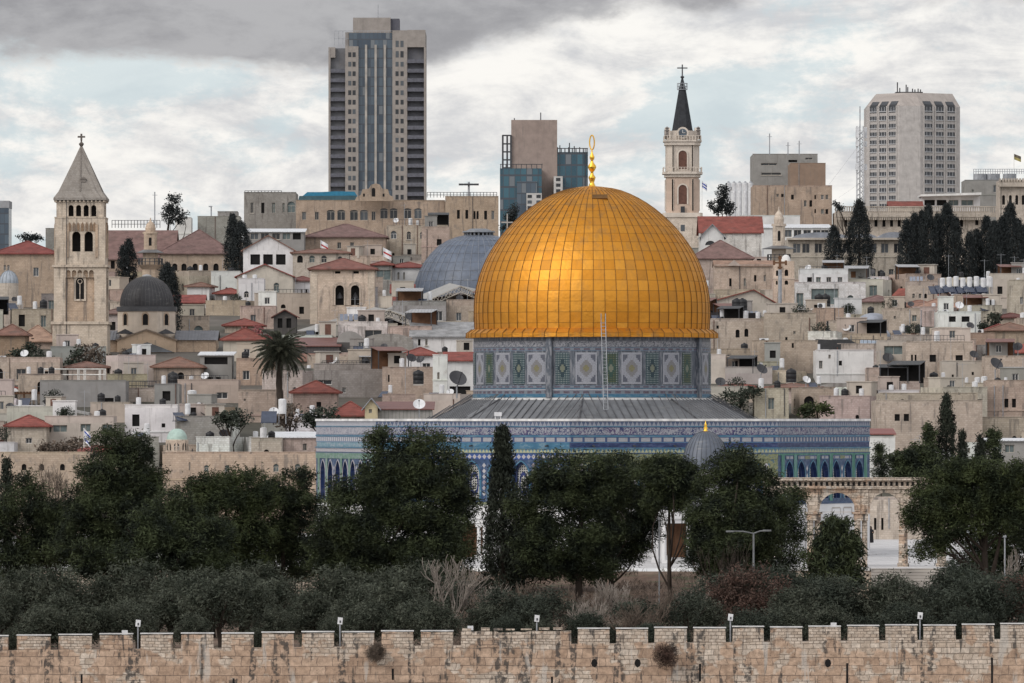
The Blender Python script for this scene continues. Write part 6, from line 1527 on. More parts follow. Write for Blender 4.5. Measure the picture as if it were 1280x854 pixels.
# right hill
bld('church nave with long faded red roof below the spire tower', 'church', 876, 952, 270, 330, 'white', 'stone', roof='gableside', rh=21, rc='red', D=1300, d=16, wins=W3((892,), 300, 5, 8, 'round'), clutter=False)
bld('white gabled church front with a dark lunette', 'church', 876, 905, 281, 330, 'white', 'plaster', roof='gable', rh=15, rc='grey', D=1289, wins=W3((888,), 304, 13, 6, 'round'), clutter=False, d=8)
bld('white plastered block right of the church nave', B, 925, 1000, 271, 330, 'white', 'plaster', D=1390, wins=(), clutter=False)
bld('long white canopy building above the pale minaret', B, 950, 1038, 279, 300, 'white', 'plaster', D=1340, d=12, clutter=False, style='plain', roof='shed', rh=6, rc='white', wins=W3((985, 997, 1009, 1021, 1031), 292, 9.5, 9))
bld('rosy stone house with big pyramid roof right of the golden dome', 'house', 864, 940, 299, 365, 'rose', roof='hip', rh=25, rc='mauve', D=1210, d=15, wins=W3((876,), 341, 4, 7) + W3((905,), 342, 3, 6), clutter=False)
bld('tan stone chapel with small white pediment below the pyramid roof', 'chapel', 893, 966, 333, 372, 'pink', D=1150, d=9, clutter=False, wins=W3((913, 931), 353, 3, 10) + W3((944, 956), 348, 3, 8))
t, q, zz, k = root_at('red_roof', 'low red roof with a white pediment on the tan stone chapel', 'roof', 930, own('tan stone chapel').location.y - 4.4, base=Z(333.2, own('tan stone chapel').location.y - 4.4)); m_ = MB(); m_.face([(q(892), -.4, 0), (q(967), -.4, 0), (q(967), 4, zz(325)), (q(892), 4, zz(325))]); m_.face([(q(967), 9, 0), (q(892), 9, 0), (q(892), 4, zz(325)), (q(967), 4, zz(325))]); m_.obj('tiles', 'roof_tile', t, color=ROOFC['tan']); MB().prism([(q(909), .1), (q(926), .1), (q(917.5), zz(325))], -.9, -.41).obj('pediment', 'plaster', t, color=PAL['rose']); attach(t, own('tan stone chapel'))
bld('beige house with red gable roof and round window by the dome edge', 'house', 883, 968, 363, 400, 'beige', 'plaster', roof='gable', rh=16, rc='red', D=1085, d=11, wins=[(943, 376, 5, 5, 'round'), (956, 375, 4.4, 7, 'round')], clutter=False, off=2.0)
bld('long white house with columns and an arched window', 'house', 985, 1082, 355, 398, 'white', D=1110, d=10, clutter=False, wins=[(1031, 371, 34, 20), (1000, 375, 9, 17), (1063, 377, 8, 16, 'round')], style='shutter')
bld('low white terrace house with dark openings above the white colonnade', 'house', 1000, 1060, 343, 358, 'white', 'plaster', D=1140, clutter=True, wins=W3((1012, 1023, 1036, 1050), 350, 6, 7))
bld('small tan stone house with a white framed door', 'house', 1018, 1055, 387, 424, 'tan', D=1060, d=8, wins=[(1036, 407, 6, 12)], style='white')
bld('stone house behind dark cloth netting at the dome edge', 'house', 885, 962, 402, 445, 'cream', D=1040, wins=[(922, 417, 5, 10, 'round'), (933, 416, 5, 10, 'round'), (897, 409, 3, 4)])
t, q, zz, k = root_at('dark_netting', 'dark netting screen on the roof at the golden dome edge', 'netting', 918, 1039.0, base=Z(402, 1039)); MB().prism([(q(885), 0), (q(951), 0), (q(951), zz(391)), (q(930), zz(391.5)), (q(904), zz(390)), (q(885), zz(391))], -.1, .3).obj('screen', 'cloth', t, color=(0.03, 0.027, 0.028))
bld('cream stone house with crenellated parapet and stair', 'house', 956, 1020, 399, 448, 'cream', D=1042, wins=[(993, 416, 3, 4), (983, 424, 3, 5)], clutter=True)
bld('big pinkish house wall with an air conditioner', 'house', 940, 1022, 428, 470, 'pink', D=1000, wins=[(991, 432, 2.6, 6)], clutter=False)
bld('bright white wall house under a dark roof tarpaulin', 'house', 1020, 1092, 440, 482, 'white', 'plaster', D=985, d=9, clutter=False, wins=[(1026, 456, 4.5, 10), (1037, 446, 3, 5), (1050.5, 454, 4, 6)])
t, q, zz, k = root_at('dark_tarpaulin', 'dark torn tarpaulin along the roof of the bright white house', 'tarpaulin', 1048, 986.0, base=Z(440, 986)); MB().prism([(q(1020), 0), (q(1076), 0), (q(1074), zz(431)), (q(1062), zz(424.5)), (q(1040), zz(425)), (q(1021), zz(424))], .2, 5).obj('sheet', 'cloth', t, color=(0.05, 0.05, 0.052))
t, q, zz, k = root_at('pale_blue_tarpaulin', 'pale blue tarpaulin draped beside the dark one', 'tarpaulin', 1093, 990.0, base=Z(452, 990)); MB().prism([(q(1076), zz(441)), (q(1088), 0), (q(1101), zz(452)), (q(1110), zz(443)), (q(1104), zz(434)), (q(1100), zz(426)), (q(1077), zz(425))], .3, 4).obj('sheet', 'cloth', t, color=(0.40, 0.47, 0.56))
bld('beige house with a wide grey shutter behind the pale blue tarpaulin', 'house', 1098, 1133, 428, 470, 'beige', 'plaster', D=1000, wins=[(1117, 438, 24, 11)], style='shutter', clutter=False)
bld('cream block with black tank and streaked wall above the big beige wall', 'house', 1133, 1216, 429, 480, 'cream', D=985, d=10, wins=[(1140, 449, 2.4, 11), (1144.5, 449, 2.4, 11), (1166, 448, 8, 9), (1199, 449, 9, 10)], style='gap')
bld('blank beige twin house with two tiny windows', 'house', 1178, 1231, 455, 484, 'beige', 'plaster', D=955, d=8, wins=[(1191, 470, 2.6, 3.4), (1216, 467, 2.8, 3.8)], style='gap')
bld('rosy stone house at the right edge with two slit windows', 'house', 1231, 1290, 447, 490, 'rose', D=965, wins=[(1252, 466, 2.2, 14), (1256.5, 466, 2.2, 14), (1280, 466, 6, 14)])
bld('pink stone house at the right edge with a white water heater', 'house', 1233, 1290, 484, 525, 'pink', D=915, wins=[(1258, 504, 5, 11), (1267.5, 504, 5, 11)], style='gap')
bld('huge plain beige wall house with two small black windows behind the cypress', 'house', 1095, 1228, 503, 580, 'rose', D=872, d=12, wins=[(1121.5, 522, 6.5, 8.5), (1133, 522, 6.5, 9), (1192, 522, 4, 8)], style='gap', clutter=False)
bld('low parapet terrace on top of the huge beige wall', 'terrace', 1100, 1222, 494, 506, 'cream', D=888, d=9, wins=[(1128, 501, 7, 4, 'round')], style='gap', clutter=False)
bld('low grey topped wall at the right edge below the pink house', 'wall', 1222, 1290, 524, 560, 'cream', D=880, d=8, wins=[(1235, 547, 7, 7, 'round'), (1268, 548, 6, 6, 'round'), (1278, 548, 6, 6, 'round')], style='gap', clutter=False)
bld('white plastered house with red roof and grey glazed upper floor by the shrine corner', 'house', 1084, 1119, 549, 600, 'white', 'plaster', D=852, d=8, wins=[(1110, 571, 9, 6), (1095, 580, 5, 8)], clutter=False)
bld('grey glazed upper floor under a red lean-to roof by the shrine corner', 'house', 1086, 1117, 537, 549, 'grey', 'plaster', roof='shed', rh=6, rc='red', D=853, d=6, wins=[(1094, 544, 8, 6), (1104, 544, 8, 6), (1113, 544, 5, 6)], clutter=False)
bld('green roofed market stall behind the right cypresses', 'stall', 1228, 1290, 549, 575, 'grey', 'plaster', roof='shed', rh=2, rc='white', D=850, d=6, wins=[(1247, 561, 12, 10), (1262, 561, 12, 10)], clutter=False, style='shutter')
bld('small white house between the two right cypresses', 'house', 1204, 1222, 556, 580, 'white', 'plaster', D=851, d=6, wins=[(1211, 563, 3.4, 6)], clutter=False)
bld('tan stone pavilion with two slit windows behind the arcade', 'pavilion', 1080, 1200, 625, 675, 'beige', D=786, d=14, base=-0.2, wins=[(1094, 655, 3, 15), (1103, 655, 3, 15)], style='gap', clutter=False)
bld('little rosy dome house at the right', 'house', 1140, 1208, 373, 392, 'tan', roof='hip', rh=14, rc='tan', D=1085, d=12, wins=W3((1157, 1170), 397, 5, 8, 'round'), clutter=False)
bld('bright white house with two black windows', 'house', 1172, 1226, 393, 420, 'white', 'plaster', D=1055, d=8, wins=[(1190.5, 399, 8.5, 7), (1207, 399, 10, 7)], style='gap')
bld('cream house with rust stains right of the lead domes', 'house', 1105, 1150, 389, 420, 'cream', D=1060, wins=[(1143, 398, 6, 8), (1118.5, 397, 3, 4)], style='shutter')
bld('tan house with brown hipped roof at the right edge', 'house', 1238, 1292, 403, 434, 'tan', roof='hip', rh=11, rc='brown', D=1030, d=9, wins=(), clutter=False)
bld('low house with dark red roof right of the green shrub', 'house', 1247, 1284, 391, 408, 'cream', roof='hip', rh=7, rc='rust', D=1070, wins=(), clutter=False)
bld('long beige house under the row of white tanks', 'house', 1192, 1246, 370, 392, 'pink', D=1110, wins=(), style='gap'); bld('cream house with small arched windows by the brown hip roof', 'house', 1134, 1172, 357, 378, 'cream', D=1130, wins=W3((1142, 1150, 1157), 370, 3.4, 6, 'round'))
bld('low mauve hipped roof house by the white arched window', 'house', 1074, 1122, 369, 392, 'beige', roof='hip', rh=9, rc='mauve', D=1105, wins=(), clutter=False); bld('beige house at the right edge under the cypresses', 'house', 1262, 1292, 357, 400, 'beige', D=1120, wins=[(1277, 376, 4, 9)])
for i, (x, y0, y1, r_) in enumerate(((1093, 391, 402, 20), (1097, 408, 421, 17))): simple_dome(('pale blue grey lead dome over the cream houses, upper of two', 'pale blue grey lead dome over the cream houses, lower of two')[i], '', x, y0, y1, r_, 1062 - 18 * i, 'lead', (0.27, 0.29, 0.34), 2.5)
# left hill
bld('long tan stone house with red hip roof at the left edge', 'house', -8, 70, 300, 366, 'tan', roof='hip', rh=18, rc='red', D=1150, d=14, wins=[(45, 340, 7, 11), (6, 335, 3, 7), (10.5, 335, 3, 7)], style='white', clutter=False)
bld('long church hall with big mauve tiled roof behind the minaret', 'church', 133, 216, 287, 348, 'tan', roof='gableside', rh=37, rc='mauve', D=1235, d=22, wins=W3((141,), 331, 5, 10), clutter=False)
bld('church wing with hipped mauve roof and five small arches', 'church', 200, 291, 285, 348, 'tan', roof='hip', rh=33, rc='mauve', D=1225, d=22, wins=W3((218.5, 230, 244, 257, 270), 334, 6.5, 9, 'round'), style='gap', clutter=False)
bld('white gabled house with three dark square windows', 'house', 304, 367, 295, 340, 'white', 'plaster', roof='gable', rh=18, rc='brown', D=1185, d=10, wins=[(319, 324.5, 12, 13), (335, 324.5, 12, 13), (351, 324.5, 12, 13), (331, 307, 6, 11)], style='gap', clutter=False)
bld('beige gabled house with red roof and arched door', 'house', 296, 366, 331, 372, 'beige', 'plaster', roof='gable', rh=15, rc='red', D=1130, d=10, wins=[(345.5, 360, 7, 13, 'round'), (346, 339.5, 3, 3, 'round')], clutter=False)
bld('beige house with low brown hip roof and two arched windows', 'house', 366, 436, 310, 338, 'beige', roof='hip', rh=7, rc='brown', D=1175, d=10, wins=W3((375, 390, 405), 324, 7, 9, 'round') + W3((425,), 323, 6, 5, 'round'), clutter=False)
bld('long pale glazed terrace house with white roof under the twin cypress', 'house', 307, 380, 285, 302, 'grey', 'plaster', roof='shed', rh=5, rc='white', D=1310, d=9, wins=W3((318, 331, 345, 358, 371), 295.5, 10, 8), clutter=False)
bld('tan house with broad dull brown hip roof below the tan building', 'house', 381, 482, 279, 312, 'tan', roof='hip', rh=18, rc='mauve', D=1320, d=14, wins=W3((424, 440), 307, 5, 8), clutter=False)
bld('ruined cream house with rooftop dishes above the red flat roof', 'house', 483, 560, 283, 320, 'cream', D=1335, wins='auto'); bld('pinkish block beside the great grey dome', 'house', 527, 562, 288, 318, 'pink', D=1310, wins=[(549, 303, 6, 8)])
bld('white wall house with red roof left of the great grey dome', 'house', 486, 534, 327, 356, 'white', 'plaster', roof='hip', rh=8, rc='red', D=1205, d=9, wins=W3((498, 505), 345, 2.4, 9, 'round'), clutter=False)
bld('little red roofed house touching the great grey dome', 'house', 490, 516, 356, 374, 'white', 'plaster', roof='gableside', rh=10, rc='red', D=1175, d=7, wins=(), clutter=False)
bld('scaffolded house with red hip roof right of the belfry', 'house', 466, 490, 326, 356, 'grey', roof='hip', rh=6, rc='red', D=1200, d=8, wins='auto', clutter=False)
bld('low red roofed house between belfry and arched door', 'house', 363, 392, 345, 372, 'white', 'plaster', roof='hip', rh=7, rc='rust', D=1140, d=7, wins=W3((377, 383), 365, 2.4, 7), clutter=False)
bld('cream terrace house with pale arched door', 'house', 298, 330, 355, 384, 'white', 'plaster', D=1120, wins=[(308, 368, 6, 8, 'round')]); bld('white terrace house below the red gable', 'house', 318, 388, 372, 402, 'cream', 'plaster', D=1095, wins=[(354, 383, 6, 5, 'round'), (377, 388, 6, 9), (312, 383, 5, 5, 'round')])
bld('pinkish wall house with shuttered window left of the dark shed', 'house', 300, 345, 386, 415, 'pink', D=1075, wins=[(316.5, 398, 7, 9)], style='sill'); bld('red hip roof house left of the crimson tree', 'house', 281, 327, 398, 420, 'cream', roof='hip', rh=10, rc='red', D=1060, d=8, wins=(), clutter=False)
bld('house with red roof and brown wooden windows behind the crimson tree', 'house', 279, 330, 410, 455, 'beige', 'plaster', roof='hip', rh=16, rc='red', D=1010, d=9, wins=[(302, 440, 8, 11), (311, 440, 8, 11)], clutter=False)
bld('dark brown wooden kiosk tower with pitched roof', 'kiosk', 342, 370, 388, 424, 'dark', 'plaster', roof='gable', rh=8, rc='rust', D=1070, d=6, wins=[(350, 404, 6, 12), (361, 404, 6, 12)], clutter=False)
bld('long dark shed with rusty brown roof right of the palm', 'shed', 366, 424, 422, 446, 'dark', 'sheet_metal', roof='shed', rh=11, rc='rust', D=1000, d=10, wins=(), clutter=False)
bld('dark shed with rounded rust roof and pale round emblem window', 'shed', 421, 453, 414, 446, 'dark', 'plaster', roof='vault', rh=14, D=1002, d=9, wins=[(437, 428, 6, 6, 'round')], style='white', clutter=False)
bld('grey concrete vault wall left of the white hall', 'wall', 453, 516, 417, 446, 'grey', roof='vault', rh=10, D=1003, d=8, wins=(), clutter=False)
bld('white hall with grey lead roof tucked behind the golden eave', 'hall', 515, 596, 403, 447, 'white', 'plaster', roof='gableside', rh=18, rc='grey', D=1040, d=14, wins=W3((524, 533), 428, 3, 8), clutter=False)
railing('dark railing in front of the white hall behind the golden eave', 527, 592, 424, 442, 1025, 16)
bld('long cream terrace wall right of the palm', 'terrace', 384, 542, 446, 470, 'cream', D=985, d=9, wins=[(491, 453, 5, 7, 'round')], style='gap', clutter=False)
bld('cream house with small red hip roof left of the tiled drum', 'house', 504, 546, 434, 462, 'white', 'plaster', roof='hip', rh=11, rc='red', D=970, d=8, wins=[(533, 458, 10, 8)], clutter=False)
bld('white wall house with red roof touching the tiled drum', 'house', 557, 596, 441, 500, 'white', 'plaster', roof='gableside', rh=10, rc='red', D=925, d=8, wins=[(575, 489, 26, 12)], style='gap', clutter=False); bld('tall narrow white house left of the tiled drum', 'house', 541, 559, 446, 525, 'white', 'plaster', D=915, d=7, wins=[(548, 470, 3, 9), (553, 505, 4, 8)], clutter=False)
bld('square pinkish stone house with black tank on the left of the drum', 'house', 478, 541, 461, 498, 'pink', D=930, d=8, wins=[(486, 473, 2, 9)], style='gap')
bld('grey shabby house with tilted white panel right of the palm', 'house', 392, 480, 463, 500, 'grey', D=945, wins=[(430, 488, 5, 7), (404, 478, 22, 6)], style='white')
bld('pinkish house with red hip roof just right of the palm trunk', 'house', 366, 421, 476, 530, 'pink', roof='hip', rh=16, rc='red', D=905, d=9, wins=[(398.5, 506, 6, 7)], style='gap', clutter=False)
bld('red tiled house right of the hip roof by the palm', 'house', 414, 460, 502, 530, 'rose', roof='hip', rh=19, rc='red', D=890, d=9, wins=[(443.5, 519, 5, 7)], style='white', clutter=False); bld('tiny yellowish gabled hut between red roof and tin shed', 'hut', 456, 472, 499, 530, 'yellow', 'plaster', roof='gable', rh=10, rc='grey', D=882, d=5, wins=[(463, 514, 4, 5)], clutter=False)
bld('corrugated tin shed with rusty lean-to roof above the shrine parapet', 'shed', 471, 540, 503, 530, 'grey', 'sheet_metal', roof='shed', rh=9, rc='rust', D=884, d=8, wins=[(504, 508, 6, 6), (520, 512, 26, 9)], style='gap', clutter=False)
bld('tan brick gable house with brown roof at the left edge', 'house', -6, 31, 405, 456, 'brown', roof='hip', rh=15, rc='brown', D=1025, d=9, wins=(), clutter=False); bld('house with wide pinkish hip roof at the foot of the bell tower', 'house', 20, 68, 406, 440, 'pink', roof='hip', rh=22, rc='tan', D=1035, d=12, wins=(), clutter=False)
bld('orange stone house with brown hip roof and arched window', 'house', 192, 251, 446, 490, 'pink', roof='hip', rh=14, rc='brown', D=965, d=10, wins=[(226, 471.5, 8, 12, 'round')], clutter=False); bld('grey balcony house with white awning roof', 'house', 250, 290, 440, 482, 'grey', 'plaster', roof='shed', rh=4, rc='white', D=972, d=8, wins=[(270, 451, 29, 9), (263, 476, 6, 9), (273, 476, 6, 9)], style='gap', clutter=False)
bld('flat pinkish house with a white framed window', 'house', 222, 298, 481, 507, 'pink', 'plaster', D=938, d=8, wins=[(277.5, 494.5, 14, 8)], style='white'); bld('greenish flat house left of the pinkish one with black tank', 'house', 193, 224, 482, 520, 'grey', 'plaster', D=940, d=7, wins=[(208, 495, 10, 12)])
bld('long low wall of the terrace frame', 'terrace', 50, 157, 478, 512, 'grey', 'plaster', D=945, d=8, wins=[(70, 492, 42, 5), (136, 500, 12, 5)], style='gap', clutter=False); bld('cream low house right of the dark shelter', 'house', 113, 162, 505, 530, 'cream', 'plaster', D=925, d=8, wins=[(138, 524, 7, 6)], style='gap')
bld('small house with red pyramid roof at the left', 'house', 9, 58, 519, 558, 'beige', roof='hip', rh=15, rc='red', D=868, d=8, wins=[(36, 551, 8, 7)], style='white', clutter=False); bld('long low cream house with dark windows right of the red pyramid roof', 'house', 56, 142, 529, 560, 'beige', 'plaster', D=874, d=7, wins=[(61, 536, 6, 9), (107, 535, 13, 10), (134, 535, 13, 9), (75, 536, 18, 9)], style='shutter')
bld('shabby white house with blue tank and stairs', 'house', 156, 222, 510, 556, 'white', 'plaster', D=890, d=8, wins='auto'); bld('rubble stone wall house right of the turquoise dome', 'house', 219, 282, 527, 556, 'grey', D=872, d=7, wins=(), clutter=True)
bld('low stone house with rust brown awning left of the palm trunk', 'house', 298, 352, 490, 530, 'pink', D=912, d=8, wins=[(306, 500, 3, 3)], clutter=False); bld('white roofed house with grey vault in front of the shrine corner', 'house', 337, 398, 541, 580, 'rose', D=850, d=8, roof='shed', rh=6, rc='white', wins=[(381, 559, 5, 9)], clutter=False)
bld('low cream house with small arched opening below the vault', 'house', 314, 352, 552, 582, 'beige', D=845, d=6, wins=[(333, 565, 7, 6, 'round')], style='gap')
bld('long beige boundary building under the turquoise dome', 'boundary wall', 203, 400, 568, 640, 'tan', D=832, d=6, wins=[(237, 583, 2, 10), (319, 585, 2, 8), (258, 586, 6, 9, 'round'), (284, 586, 6, 9, 'round'), (345, 585, 7, 10, 'round'), (372, 585, 7, 10, 'round')], style='shutter', clutter=False, base=-0.2); bld('low beige boundary building behind the trees at the left', 'boundary wall', -20, 112, 568, 640, 'tan', D=833, d=6, wins=W3((6, 30, 52, 78), 584, 6, 8, 'round'), style='gap', clutter=False, base=-0.2)
for i, (x, y0, y1, r_) in enumerate(((10, 338, 354, 12),)): simple_dome('small pale grey lead dome on the left edge below the red roof', '', x, y0, y1, r_, 1100, 'lead', (0.30, 0.33, 0.37), 4.0, 14)
# ------------------------------------------------------------------ the rest of the hillside, filled so that nothing hand placed is hidden
fr = random.Random(21); nfill = 0
LAY = [(846, 26), (862, 26), (884, 25), (906, 25), (930, 25), (956, 25), (984, 25), (1012, 25), (1042, 25), (1074, 25), (1108, 25), (1145, 24), (1185, 24), (1228, 22), (1275, 22), (1325, 20), (1375, 18)]
for D, hp in LAY:
    gy = HY - (ground(D) - CZ) * S / D; x = -70 + fr.uniform(0, 30)
    while x < 1350:
        wd = fr.uniform(3.8, 8.8) * S / D * (0.9 if D < 1000 else 1.0); x1 = x + wd; yt = gy - fr.uniform(0.7, 1.45) * hp; yb = gy
        if 400 < x1 and x < 1084 and D < 900: x = x1 + 2; continue
        if 590 < x and x1 < 890 and D < 1330: x = x1 + 2; continue
        if D > 1300 and 1040 < x1: yt = max(yt, 300)
        if D > 1300 and x1 < 300: yt = max(yt, 292)
        ok = True
        for (a, b, c, d, E) in RECTS:
            if E > D - 4 and a < x1 - 1 and x + 1 < b and c < yb and yt < d - 3: yt = max(yt, d - 3)
            if abs(E - D) < 9 and a < x1 and x < b and yb - yt < 60 and E != D: ok = ok and not (a < (x + x1)/2 < b)
        if yb - yt < 9 and yb - yt > 0: yb = yt + 12 if False else yb
        if ok and yb - yt > 7:
            c = fr.choices(['cream', 'pink', 'tan', 'grey', 'white', 'beige', 'rose'], [5, 3, 2.4, 2.4, 3.6, 4, 3])[0]
            rf, rh, rc = 'flat', 0, 'red'
            if fr.random() < 0.13: rf, rh, rc = fr.choice(('hip', 'hip', 'gableside')), fr.uniform(6, 10), fr.choice(('red', 'red', 'brown', 'mauve'))
            elif fr.random() < 0.06: rf, rh = 'vault', 5
            house(x, x1, yt, yb, c, 'plaster' if c in ('white', 'beige') and fr.random() < .6 else 'stone', rf, rh, rc, 'auto', D=D + fr.uniform(-3, 3), yaw=fr.choice((0, fr.uniform(-30, 30), fr.uniform(-24, 24), fr.uniform(-10, 10))), r=fr, visible=True); nfill += 1
        x = x1 + fr.uniform(-2, 8)

# whatever hillside still shows gets a house of its own; a few gaps stay as bare lanes
occ = np.zeros((620, 1400), bool)                    # [photo y, photo x + 60]
for (a, b, c, d, E) in RECTS:
    occ[int(max(0, c)):int(max(0, min(619, max(d, HY - (ground(E) - CZ) * S / E)))), int(max(0, a + 60)):int(max(0, b + 60))] = True
occ[:, 650:950] = True; occ[522:, 454:1146] = True; occ[595:] = True; occ[:318] = True
for pas in range(4):
    for gy in range(592, 322, -9):
        x = fr.uniform(0, 25)
        while x < 1385:
            wd = fr.uniform(3.5, 8.0) * S / Dof(gy); xa, xb = int(x), int(min(1399, x + wd))
            if xb - xa > 14:
                col_ = occ[:, xa:xb].mean(1) > .72
                if not col_[gy - 1] and col_[min(617, gy + 4)] or (not col_[gy - 1] and gy > 585):
                    y0 = gy - 1
                    while y0 > 318 and not col_[y0]: y0 -= 1
                    hgt = gy - y0
                    if hgt >= 6 and fr.random() < .88:
                        yt = y0 - 1 if hgt < 34 else gy - fr.uniform(20, 30); yt = min(yt, gy - 8) if hgt > 8 else yt
                        c = fr.choices(['cream', 'pink', 'tan', 'grey', 'white', 'beige', 'rose'], [5, 3, 2, 2.4, 3.8, 4, 3])[0]
                        rf, rh, rc = 'flat', 0, 'red'; q_ = fr.random()
                        if q_ < 0.10 and hgt > 14: rf, rh, rc = fr.choice(('hip', 'gableside')), fr.uniform(5, 8), fr.choice(('red', 'red', 'brown', 'mauve'))
                        house(xa - 60, xb - 60, yt, gy + 3, c, 'plaster' if c in ('white', 'beige', 'grey') and fr.random() < .6 else 'stone', rf, rh, rc, 'auto', D=Dof(gy + 3) + fr.uniform(-2, 2), yaw=fr.choice((0, fr.uniform(-22, 22), fr.uniform(-14, 14))), r=fr); nfill += 1
                        occ[int(yt):gy + 2, xa:xb] = True
            x += wd * fr.uniform(.5, 1.0)
print('bare share of hillside', 1 - occ[325:590, 60:1340].mean())
# ------------------------------------------------------------------ things on the roofs
cr = random.Random(99); PROTO = {}
def dup(root, loc, rz=0.0, sc=1.0):
    r = root.copy(); COL.objects.link(r); r.location = loc; r.rotation_euler = (0, 0, rz); r.scale = (sc, sc, sc)
    for k_ in ('label', 'category', 'group'):
        if k_ in r: del r[k_]
    for ch in root.children:
        c = ch.copy(); COL.objects.link(c); c.parent = r
    return r
def proto(key, build):
    """the first of a kind is itself placed, later ones are copies of it with its parts"""
    def make(loc, rz, sc):
        if key not in PROTO: PROTO[key] = build(); o = PROTO[key]; o.location = loc; o.rotation_euler = (0, 0, rz); o.scale = (sc, sc, sc); return o
        return dup(PROTO[key], loc, rz, sc)
    return make
def b_heater():
    t = thing('water_heater', None, None); mb = MB(); mb.cyl(0, 0, .9, 2.2, .36, .36, 14); mb.cyl(0, 0, 2.2, 2.26, .36, .2, 14); mb.obj('tank', 'white_plastic', t, False)
    MB().box(-.34, -.28, -.3, -.24, 0, .9).box(.28, .34, -.3, -.24, 0, .9).box(-.34, -.28, .24, .3, 0, .9).box(.28, .34, .24, .3, 0, .9).obj('stand', 'grey_metal', t)
    m = MB(); m.face([(-1.9, -1.2, .12), (-.5, -1.2, .12), (-.5, .4, 1.15), (-1.9, .4, 1.15)]); m.box(-1.95, -1.9, -1.2, .4, .02, .1); m.face([(-1.9, .4, 1.1), (-.5, .4, 1.1), (-.5, -1.2, .07), (-1.9, -1.2, .07)]); m.tube([(-1.8, .35, 0), (-1.8, .35, 1.1)], .03, 4).tube([(-.6, .35, 0), (-.6, .35, 1.1)], .03, 4); m.obj('solar_panel', 'solar_glass', t); return t
def b_wtank():
    t = thing('water_tank', None, None); MB().cyl(0, 0, .3, 1.7, .42, .42, 14).cyl(0, 0, 1.7, 1.78, .42, .15, 14).obj('tank', 'white_plastic', t); MB().box(-.4, .4, -.4, .4, 0, .298).obj('stand', 'concrete', t); return t
def b_btank():
    t = thing('water_tank', None, None); mb = MB(); mb.lathe([(.55, .15), (.57, .5), (.54, .55), (.57, .6), (.57, 1.0), (.54, 1.05), (.57, 1.1), (.56, 1.4), (.35, 1.56), (.16, 1.6), (.16, 1.68), (.01, 1.69)], 16); mb.obj('tank', 'black_plastic', t, True); MB().box(-.55, .55, -.55, .55, 0, .148).obj('stand', 'concrete', t); return t
def b_dish(mat):
    def f():
        t = thing('satellite_dish', None, None); MB().tube([(0, 0, 0), (0, 0, .8)], .05, 6).obj('mast', 'grey_metal', t)
        mb = MB(); mb.lathe([(.02, 0), (.22, .03), (.42, .10), (.58, .20)], 18); mb.lathe([(.57, .19), (.41, .08), (.22, .01), (.02, -.02)], 18); o = mb.obj('dish', mat, t, True); o.location = (0, -.05, 1.15); o.rotation_euler = (R(52), 0, 0)
        mb = MB(); mb.tube([(0, -.1, .75), (0, -.75, 1.55)], .025, 4); mb.box(-.06, .06, -.82, -.70, 1.5, 1.64); mb.obj('feed_arm', 'dark_metal', t); return t
    return f
def b_ac():
    t = thing('air_conditioner', None, None); MB().box(-.45, .45, -.2, .2, .1, .8).obj('casing', 'white_plastic', t); mb = MB(); mb.prism([(-.1 + .28 * math.cos(a), .45 + .28 * math.sin(a)) for a in [2*math.pi*i/14 for i in range(14)]], -.225, -.201); mb.obj('fan_grille', 'dark_metal', t); MB().box(-.4, -.3, -.2, .2, 0, .098).box(.3, .4, -.2, .2, 0, .098).obj('feet', 'dark_metal', t); return t
def b_aerial():
    t = thing('aerial', None, None); mb = MB(); mb.tube([(0, 0, 0), (0, 0, 3.6)], .03, 4); 
    t2 = mb.obj('mast', 'grey_metal', t); mb = MB(); mb.tube([(-.6, 0, 3.4), (.6, 0, 3.4)], .02, 4)
    for i in range(6): mb.tube([(-.55 + .22 * i, -.3, 3.4), (-.55 + .22 * i, .3, 3.4)], .015, 3)
    mb.obj('elements', 'grey_metal', t); return t
def b_shed():
    t = thing('roof_hut', None, None); MB().box(-1.1, 1.1, -.9, .9, 0, 2.0).obj('wall', 'plaster', t, color=PAL['beige']); MB().box(-1.25, 1.25, -1.05, 1.05, 2.002, 2.12).obj('roof', 'concrete', t); MB().box(-.4, .4, -.93, -.901, 0, 1.7).obj('door', 'rust_roof', t); return t
def b_rail():
    t = thing('roof_railing', None, None); mb = MB()
    for i in range(13): mb.box(-3 + .5*i - .025, -3 + .5*i + .025, -.03, .03, 0, 1.1)
    mb.box(-3, 3, -.031, .031, 1.1, 1.16).box(-3, 3, -.03, .03, .5, .55); mb.obj('bars', 'dark_metal', t); return t
def b_awn(col):
    def f():
        t = thing('roof_awning', None, None); m = MB(); q = [(-1.9, -1.3, 2.0), (1.9, -1.3, 2.0), (1.9, 1.3, 2.45), (-1.9, 1.3, 2.45)]; u = [(a, b, c + .06) for a, b, c in q]; m.face(u); m.face(q[::-1])
        for i in range(4): m.face([q[i], q[(i+1) % 4], u[(i+1) % 4], u[i]])
        m.obj('sheet', 'sheet_metal', t, color=col); MB().box(-1.75, 1.75, 1.15, 1.22, 0, 2.3).obj('back_screen', 'wood_brown' if col[0] > .1 else 'dark_gap', t)
        for a in (-1.8, 1.8):
            for b in (-1.2, 1.1): MB().box(a - .05, a + .05, b - .05, b + .05, 0, 2.0 if b < 0 else 2.35).obj('post', 'dark_metal', t)
        return t
    return f
def b_bush():
    r = np.random.default_rng(3); t = thing('roof_plant', None, None); link('foliage', leaf_mesh('foliage', lobe_points([(0, 0, 1.0, .9, .8, .7)], 9, r), 9, .14, .10, .22, 'olive_leaves_dark', 3), t); mb = MB(); mb.cyl(0, 0, 0, .45, .3, .38, 10); mb.obj('pot', 'rust_roof', t); return t
